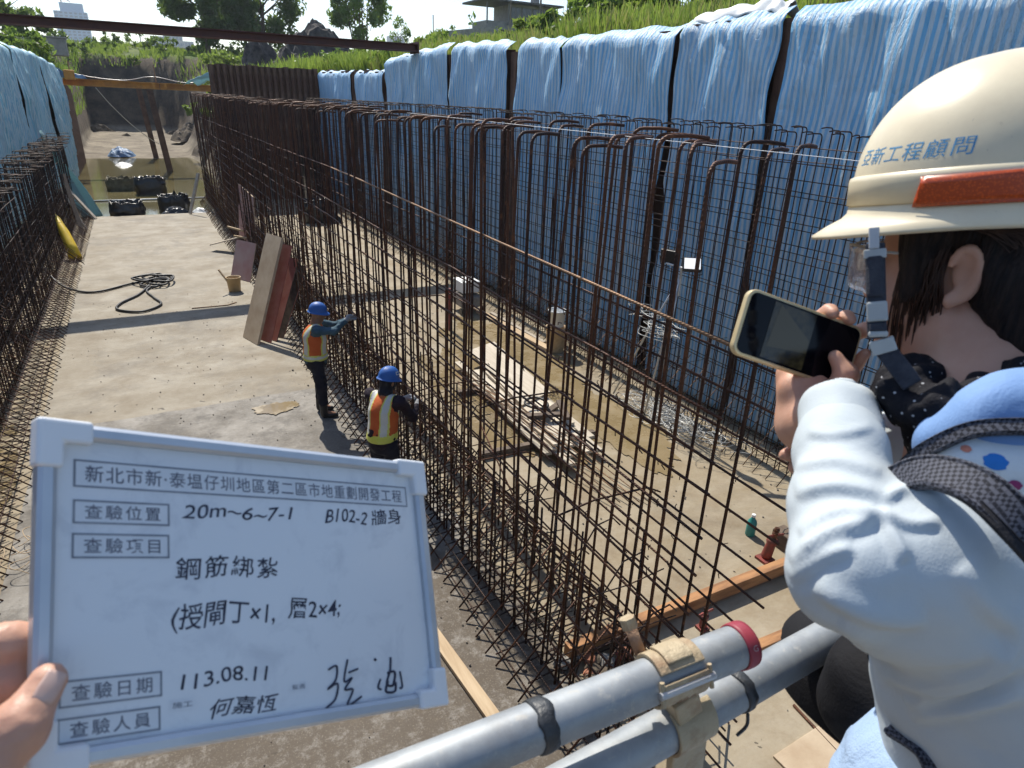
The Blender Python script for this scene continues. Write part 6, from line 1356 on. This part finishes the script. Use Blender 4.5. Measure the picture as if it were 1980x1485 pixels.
def on_hat(az, t, off, dz=0.0): return HM @ (hat_pt(az, t, L_, W_, H_h, off) + Vector((0, 0, dz)))
q = G(); q.grid(lambda a, b_: on_hat(1.13 + 1.5 * a + .05 * (1 - b_) * (a < .01), .925 + .075 * b_, .0048, -.003 - .011 * b_), 40, 5); o = q.make('orange_tape', M_tapeor, hat, smooth=True); o.location = (0, 0, 0); o.modifiers.new('thick', 'SOLIDIFY').thickness = .0008
q = G(); place_text(q, '亞新工程顧問', lambda x, y: on_hat(x, y, .00025), .44, 1.46, .855, .77, shear=.12, space=1.15); 
o = q.make('lettering', M_inkblue, hat); o.location = (0, 0, 0)
# ---- chin strap, buckles, glasses
M_strapdk = simple('dark_navy_strap', (.018, .022, .035), (.04, .045, .06), 60, 3, .7, bump=.4, bscale=400); M_buckle = simple('grey_buckle_plastic', (.34, .36, .36), (.42, .44, .43), 20, 3, .4); M_clip = simple('clear_grey_plastic', (.42, .44, .46), (.55, .56, .57), 20, 3, .2)
dS = .615
def strapbox(u, v0, v1, w_, th, mat, name, d0=dS, d1=dS, u1=None, bev=.0012):
    a = S_(u, v0, d0); c_ = S_(u if u1 is None else u1, v1, d1); o = G().beam(a, c_, th, w_, (CAM_LOC - a).normalized().cross((c_ - a).normalized())).make(name, mat, wt); bevel(o, bev); return o
strapbox(1690, 440, 482, .009, .006, M_clip, 'strap_clip'); strapbox(1692, 470, 655, .0165, .0022, M_strapdk, 'strap_web', u1=1696)
strapbox(1692, 482, 500, .019, .006, M_buckle, 'strap_slider'); strapbox(1691, 492, 575, .0155, .0065, M_strapdk, 'strap_pad', u1=1693, bev=.003); strapbox(1695, 583, 622, .0175, .008, M_buckle, 'buckle', u1=1697, bev=.002); strapbox(1697, 626, 640, .014, .0085, M_strapdk, 'buckle_slot'); strapbox(1698, 640, 652, .0165, .008, M_buckle, 'buckle_end', bev=.002)
strapbox(1703, 656, 682, .021, .007, M_buckle, 'lower_buckle', u1=1712); strapbox(1712, 676, 745, .018, .003, M_strapdk, 'strap_tail', d1=.60, u1=1765)
M_lens = N('clear_lens'); M_lens.set((.75, .72, .72), .05, 0, .5); M_lens.b.inputs['Transmission Weight'].default_value = .85; M_lens.b.inputs['Alpha'].default_value = .55; M_lens = M_lens.m
q = G(); gl = thing_ = None
for s in (1, -1): q.grid(lambda a, b_, s=s: hp3(.124 - .030 * ((a - .0) ** 2) , s * (.006 + .056 * a), -.042 - .040 * b_ - .006 * a * b_), 12, 8)
gl = q.make('glasses', M_lens, wt, smooth=True); gl.modifiers.new('thick', 'SOLIDIFY').thickness = .0016
q = G()
for s in (1, -1): q.tube(spline([hp3(.124, s * .006, -.042), hp3(.118, s * .03, -.038), hp3(.083, s * .063, -.044), hp3(.06, s * .070, -.046)], 4), .0016, 6)
o = q.make('temple_arms', M_buckle, gl); o.location = (0, 0, 0)
# ---- jacket
M_jacket = cloth_mat('pale_blue_jacket', (.46, .515, .545), (.52, .57, .595), .72, .15, 500, 7, .14, .3); M_lining = cloth_mat('sky_blue_lining', (.16, .28, .52), (.20, .33, .58), .7, .2, 400, 10, .3)
FOLDS = [([(1552, 1040), (1600, 1006), (1640, 996), (1692, 1004)], .0075, 8), ([(1536, 1092), (1597, 1042), (1661, 1019), (1700, 1000)], .009, 9), ([(1535, 1122), (1590, 1082), (1650, 1060)], .006, 9),
         ([(1575, 1130), (1640, 1170), (1710, 1194), (1790, 1196)], .009, 11), ([(1690, 990), (1718, 1036), (1745, 1090)], .0075, 8), ([(1700, 972), (1756, 952), (1830, 975)], .006, 7), ([(1700, 1000), (1760, 1016), (1820, 1012)], .005, 7),
         ([(1715, 1296), (1782, 1312), (1888, 1300), (1985, 1225)], .010, 12), ([(1619, 1200), (1703, 1247), (1809, 1268), (1930, 1250)], .009, 11), ([(1750, 1360), (1862, 1318), (1985, 1275)], .009, 11), ([(1760, 1385), (1850, 1372), (1985, 1340)], .008, 10),
         ([(1538, 905), (1619, 893), (1705, 920)], .0045, 7), ([(1540, 960), (1600, 945), (1660, 950), (1704, 966)], .006, 8), ([(1560, 835), (1610, 843), (1690, 826)], .003, 6), ([(1850, 1095), (1920, 1180), (1985, 1215)], .006, 16)]
def fold_field(V):
    rel = V - np.array(CAM_LOC); z_ = rel @ np.array(F_); U2 = np.stack([990 + 1265 * (rel @ np.array(R_)) / z_, 742.5 + 1265 * (rel @ np.array(D_)) / z_], 1); out = np.zeros(len(V))
    for pts, A, w_ in FOLDS:
        pts = [(p.x, p.y) for p in spline([(x, y, 0) for x, y in pts], 5)]; best = np.full(len(V), 1e9); sg = np.zeros(len(V)); tt = np.zeros(len(V)); m_ = len(pts) - 1
        for i in range(m_):
            a = np.array(pts[i]); b_ = np.array(pts[i + 1]); ab = b_ - a; t = np.clip(((U2 - a) @ ab) / (ab @ ab), 0, 1); dv = U2 - a - t[:, None] * ab; ds = np.hypot(dv[:, 0], dv[:, 1]); k_ = ds < best
            best[k_] = ds[k_]; sg[k_] = np.sign(ab[0] * dv[k_, 1] - ab[1] * dv[k_, 0]); tt[k_] = (i + t[k_]) / m_
        s_ = best * sg; fade = np.clip(np.minimum(tt, 1 - tt) / .22, 0, 1) ** .7; s1 = np.where(s_ > 0, s_ / (w_ * 1.35), s_ / (w_ * 2.3)); out += A * fade * (np.exp(-s1 ** 2) - .18 * np.exp(-((s_ - 2.4 * w_) / (w_ * 1.4)) ** 2))
    return out
def folds(V, n):
    d = .0016 * vnoise(V, (18, 18, 30), 1) + .0005 * vnoise(V, (60, 60, 80), 7) + .003 * vnoise(V, (9, 9, 9), 21) + np.clip(.80 * fold_field(V), -.0012, .009); low = np.clip((4.02 - V[:, 2]) / .12, 0, 1)
    return V + n * (d + low * .003 * np.sin(V[:, 2] * 62 + V[:, 0] * 30 + 2 * vnoise(V, (12,) * 3, 15)))[:, None]
j = Soft(lo, hi, .0031)
j.chain([S_(1960, 960, .62), SL], [.075, .070], .05); j.chain([SL, SL.lerp(EL, .5), EL], [.070, .062, .038], .03); j.chain([EL, EL.lerp(WL, .35), EL.lerp(WL, .70), WL.lerp(EL, .04)], [.038, .039, .038, .036], .02)
tA, tB, tC = S_(2010, 960, .68), S_(2030, 1180, .64), S_(2010, 1400, .64); j.chain([tA, tB, tC], [.10, .145, .145], .06); j.cap(S_(1930, 1150, .58), S_(1960, 1360, .60), .085, .085, .05); j.cap(S_(1800, 1180, .57), S_(1835, 1320, .61), .042, .050, .05)
j.chain([SR, ER, S_(1712, 862, .75)], [.06, .050, .038], .03); j.cap(nb + Vector((0, 0, -.10)), SR, .06, .06, .05)
jo = j.make('jacket', M_jacket, wt, 3, folds); jo.location = PW
cu = Soft(lo, hi, .0036); cd = (WL - EL).normalized(); cu.cap(EL.lerp(WL, .82), EL.lerp(WL, .985), .037, .0385, .008); cu.cap(EL.lerp(WL, .95), WL + cd * .05, .029, .029, .004, sub=True); co = cu.make('cuff', M_jacket, wt, 1, lambda V, n: V + n * (.003 * vnoise(V, (40,) * 3, 5))[:, None]); co.location = PW
# hood, printed yoke, straps
c = Soft(lo, hi, .0045); c.chain([S_(1810, 850, .585), S_(1880, 835, .57), S_(1960, 805, .56), S_(2080, 790, .56)], [.014, .026, .034, .04], .03); c.chain([S_(1840, 860, .575), S_(1930, 850, .56), S_(2060, 840, .555)], [.016, .026, .036], .03); o = c.make('hood', M_lining, wt, 1, lambda V, n: V + n * (.005 * vnoise(V, (30, 30, 30), 5))[:, None]); o.location = PW
M_yoke = N('printed_white_cotton'); P_ = M_yoke.co('Object'); vo = M_yoke.n('ShaderNodeTexVoronoi'); vo.inputs['Scale'].default_value = 34; M_yoke.l(P_, vo.inputs['Vector']); hs = M_yoke.n('ShaderNodeHueSaturation'); hs.inputs['Saturation'].default_value = 1.2; M_yoke.l(vo.outputs['Color'], hs.inputs['Color'])
dot = M_yoke.ramp(vo.outputs['Distance'], [(.16, 1.), (.2, 0.)]); sel = M_yoke.math('GREATER_THAN', M_yoke.sep(vo.outputs['Color'])[0], .45); M_yoke.set(M_yoke.mix(M_yoke.math('MULTIPLY', dot, sel), (.66, .70, .72), hs.outputs[0]), .75, 0, .25); M_yoke.bump(M_yoke.noise(P_, 25, 4), .4, .01); M_yoke = M_yoke.m
from mathutils.bvhtree import BVHTree
M_bluespot = simple('blue_print', (.02, .18, .55), None, 3, 2, .7)
c = Soft(lo, hi, .0045); c.chain([S_(1795, 915, .57), S_(1870, 905, .555), S_(1960, 925, .55), S_(2090, 985, .54)], [.014, .027, .032, .036], .03); o = c.make('printed_yoke', M_yoke, wt, 1, lambda V, n: V + n * (.004 * vnoise(V, (26, 26, 26), 8))[:, None]); o.location = PW; yoke_bvh = BVHTree.FromPolygons([v.co.copy() for v in o.data.vertices], [tuple(p.vertices) for p in o.data.polygons])
M_mesh = N('black_mesh_strap'); ck = M_mesh.n('ShaderNodeTexChecker'); ck.inputs['Scale'].default_value = 330; M_mesh.l(M_mesh.co('Object', (1, 1, 1), (.4, .5, .6)), ck.inputs['Vector']); M_mesh.set(M_mesh.mix(ck.outputs['Fac'], (.012, .013, .02), (.085, .09, .115)), .75, 0, .3); M_mesh.bump(ck.outputs['Fac'], .5, .003); M_mesh = M_mesh.m
def belt(name, pts, w_, mat, th=.006, nrm=None):
    P3 = spline(pts, 8); q = G(); rows = []
    for i, p in enumerate(P3):
        d = (P3[min(i + 1, len(P3) - 1)] - P3[max(i - 1, 0)]).normalized(); n = (CAM_LOC - p).normalized() if nrm is None else nrm; n = (n * .75 + Vector((0, 0, .5))).normalized(); s = d.cross(n).normalized(); n = s.cross(d); rows.append((p, s, n))
    prof = [(-.5, 0), (-.5, 1), (-.42, 1.25), (-.36, 1.0), (.36, 1.0), (.42, 1.25), (.5, 1), (.5, 0)]; k_ = len(prof)
    for p, s, n in rows: q.v += [tuple(p + s * (a * w_) + n * (b_ * th)) for a, b_ in prof]
    q.f = [(i * k_ + j, i * k_ + (j + 1) % k_, (i + 1) * k_ + (j + 1) % k_, (i + 1) * k_ + j) for i in range(len(rows) - 1) for j in range(k_)] + [tuple(range(k_ - 1, -1, -1)), tuple((len(rows) - 1) * k_ + j for j in range(k_))]; q.m = [0] * len(q.f)
    o = q.make(name, mat, wt); bm2 = bmesh.new(); bm2.from_mesh(o.data); bmesh.ops.recalc_face_normals(bm2, faces=bm2.faces); bm2.to_mesh(o.data); bm2.free(); return o
belt('backpack_strap', [S_(1700, 1030, .605), S_(1694, 985, .585), S_(1722, 945, .555), S_(1790, 917, .515), S_(1880, 940, .478), S_(1960, 1005, .458), S_(2060, 1110, .45)], .030, M_mesh)
belt('strap_edge', [S_(1704, 1045, .60), S_(1706, 995, .58), S_(1734, 962, .55), S_(1795, 940, .51), S_(1870, 966, .473), S_(1945, 1035, .453), S_(2040, 1140, .445)], .008, M_black, .004)
belt('backpack_strap', [S_(1752, 908, .59), S_(1800, 868, .555), S_(1880, 834, .535), S_(1990, 828, .52), S_(2080, 835, .51)], .013, M_mesh)
for u, v, r_s, mt in ((1925, 893, .0085, M_bluespot), (1962, 938, .005, simple('wine_print', (.25, .03, .12), None, 3, 2, .7)), (1868, 868, .004, simple('coral_print', (.6, .22, .15), None, 3, 2, .7))):
    hit, nrm_, _i, _d = yoke_bvh.ray_cast(CAM_LOC, (S_(u, v, 1) - CAM_LOC).normalized())
    if hit is None: continue
    fr_ = frame(hit + nrm_ * .0004, nrm_, UZ); q = G(); nn = 20; q.add([fr_ @ Vector((.0008 if i_ else .0012, 0, 0)) if i_ == 0 else fr_ @ Vector((.0002 - 6 * r_s * r_s, r_s * math.cos(6.283 * i_ / nn) * (1 + .12 * math.sin(i_ * 2.2)), .8 * r_s * math.sin(6.283 * i_ / nn))) for i_ in range(0, nn + 1)], [(0, i_, i_ % nn + 1) for i_ in range(1, nn + 1)]); q.make('printed_spot', mt, wt)
# scarf
M_scarf = N('black_dotted_scarf'); P_ = M_scarf.co('Object'); vo = M_scarf.n('ShaderNodeTexVoronoi'); vo.inputs['Scale'].default_value = 120; M_scarf.l(P_, vo.inputs['Vector']); M_scarf.set(M_scarf.mix(M_scarf.ramp(vo.outputs['Distance'], [(.10, 1.), (.17, 0.)]), (.010, .010, .014), (.42, .43, .46)), .8, 0, .2); M_scarf.bump(M_scarf.noise(P_, 60, 4), .8, .006); M_scarf = M_scarf.m
c = Soft(lo, hi, .004); c.chain([S_(1722, 755, .63), S_(1765, 785, .62), S_(1820, 798, .60), S_(1900, 785, .59), S_(1985, 755, .60)], [.010, .019, .024, .022, .03], .012); c.chain([S_(1765, 785, .62), S_(1803, 830, .63), S_(1822, 875, .64), S_(1830, 905, .65)], [.017, .022, .022, .02], .012); c.chain([S_(1810, 800, .59), S_(1815, 840, .61), S_(1800, 880, .63)], [.018, .018, .016], .008); c.cap(S_(1700, 745, .62), S_(1730, 750, .62), .007, .012, .008); c.chain([S_(1750, 745, .66), S_(1850, 755, .70), S_(1960, 750, .70)], [.03, .03, .03], .02)
o = c.make('scarf', M_scarf, wt, 1, lambda V, n: V + n * (.006 * vnoise(V, (55, 55, 38), 3) + .004 * vnoise(V, (110, 110, 80), 6))[:, None]); o.location = PW
M_bagcloth = cloth_mat('black_bag_cloth', (.006, .006, .008), (.012, .012, .014), .8, .3, 300, 12, .2, .2)
# trousers, waist bag
M_jeans = cloth_mat('light_blue_denim', (.28, .40, .60), (.36, .48, .66), .85, .5, 500, 12, .4)
hpz = S_(1960, 1480, .66); tr = Soft(Vector((hpz.x - .4, hpz.y - .35, 2.8)), Vector((hpz.x + .4, hpz.y + .5, hpz.z + .12)), .012); fx = Vector((fh.x, fh.y, 0)).normalized(); lx = UZ.cross(fx)
tr.cap(hpz - UZ * .03, hpz - UZ * .12, .13, .145, .05)
for s in (1, -1):
    h0 = hpz + lx * (.085 * s) - UZ * .08; kn = h0 + fx * .07 - UZ * .40; an = Vector((h0.x, h0.y, 2.93)) - fx * .02 ; tr.chain([h0, kn, an], [.105, .075, .06], .05)
    f = Soft(an - Vector((.25, .25, .14)), an + Vector((.25, .25, .1)), .011); f.cap(an - UZ * .06 - fx * .03, an + fx * .14 - UZ * .08, .046, .038, .03); o = f.make('boot', M_boot, wt, 1); o.location = PW
tr.cap(S_(1735, 1530, .68), S_(1850, 1560, .67), .050, .07, .06)
o = tr.make('trousers', M_jeans, wt, 1, lambda V, n: V + n * (.006 * vnoise(V, (20, 20, 34), 5))[:, None]); o.location = PW
c = Soft(lo, hi, .0055); c.ell(S_(1775, 1352, .76), (.10, .09, .072), None, .03, p=3); c.ell(S_(1690, 1335, .92), (.12, .10, .085), None, .04, p=3); c.ell(S_(1612, 1272, 1.0), (.085, .08, .07), None, .03); c.ell(S_(1870, 1405, .70), (.07, .06, .045), None, .03); bg = c.make('waist_bag', M_bagcloth, wt, 2, lambda V, n: V + n * (.003 * vnoise(V, (18, 18, 30), 3))[:, None]); bg.location = PW
belt('bag_strap', [S_(1740, 1400, .62), S_(1800, 1440, .585), S_(1830, 1500, .58)], .035, M_mesh); 
# ---- the phone in her hand
tph = thing('phone', 'smartphone with a gold edge held sideways by the woman', 'phone', PC)
def rrect(hx, hy, r, n=6):
    out = []
    for cx_, cy_, a0 in ((hx - r, hy - r, 0), (-hx + r, hy - r, 90), (-hx + r, -hy + r, 180), (hx - r, -hy + r, 270)):
        for i in range(n + 1): a = math.radians(a0 + 90 * i / n); out.append((cx_ + r * math.cos(a), cy_ + r * math.sin(a)))
    return out
M_gold = simple('gold_phone_case', (.60, .46, .24), (.68, .54, .32), 30, 3, .32, metal=.35); M_screen = simple('black_screen_glass', (.004, .004, .006), None, 3, 2, .08, spec=.18)
o = G().prism(rrect(PHL / 2, PHS / 2, .011), pn * .0095, pp(0, 0, -.0085), pl, ps).make('case', M_gold, tph); bm2 = bmesh.new(); bm2.from_mesh(o.data); bmesh.ops.recalc_face_normals(bm2, faces=bm2.faces); bm2.to_mesh(o.data); bm2.free(); bevel(o, .002, 3)
q = G(); q.add([pp(x, y, .0015) for x, y in rrect(PHL / 2 - .0035, PHS / 2 - .0035, .008)], [tuple(range(28))]); q.make('screen', M_screen, tph)
k = N('viewfinder_picture'); P_ = k.co('Object'); im = k.mix(k.ramp(k.noise(P_, 60, 6, .7), [(.4, 0.), (.62, 1.)]), (.006, .006, .004), (.024, .022, .012)); k.set((0, 0, 0), .1); k.l(im, k.b.inputs['Emission Color']); k.b.inputs['Emission Strength'].default_value = .55
q = G(); q.add([pp(x, y, .0019) for x, y in ((-.042, -.031), (.012, -.031), (.012, .031), (-.042, .031))], [(0, 1, 2, 3)]); q.make('viewfinder', k.m, tph)
q = G(); q.add([pp(x, y, .0021) for x, y in ((-.034, -.030), (.011, -.002), (.011, .012), (-.038, .018))], [(0, 1, 2, 3)]); k2 = N('viewfinder_slab'); k2.set((0, 0, 0), .1); k2.b.inputs['Emission Color'].default_value = (.03, .028, .016, 1); k2.b.inputs['Emission Strength'].default_value = .5; q.make('viewfinder_slab', k2.m, tph)
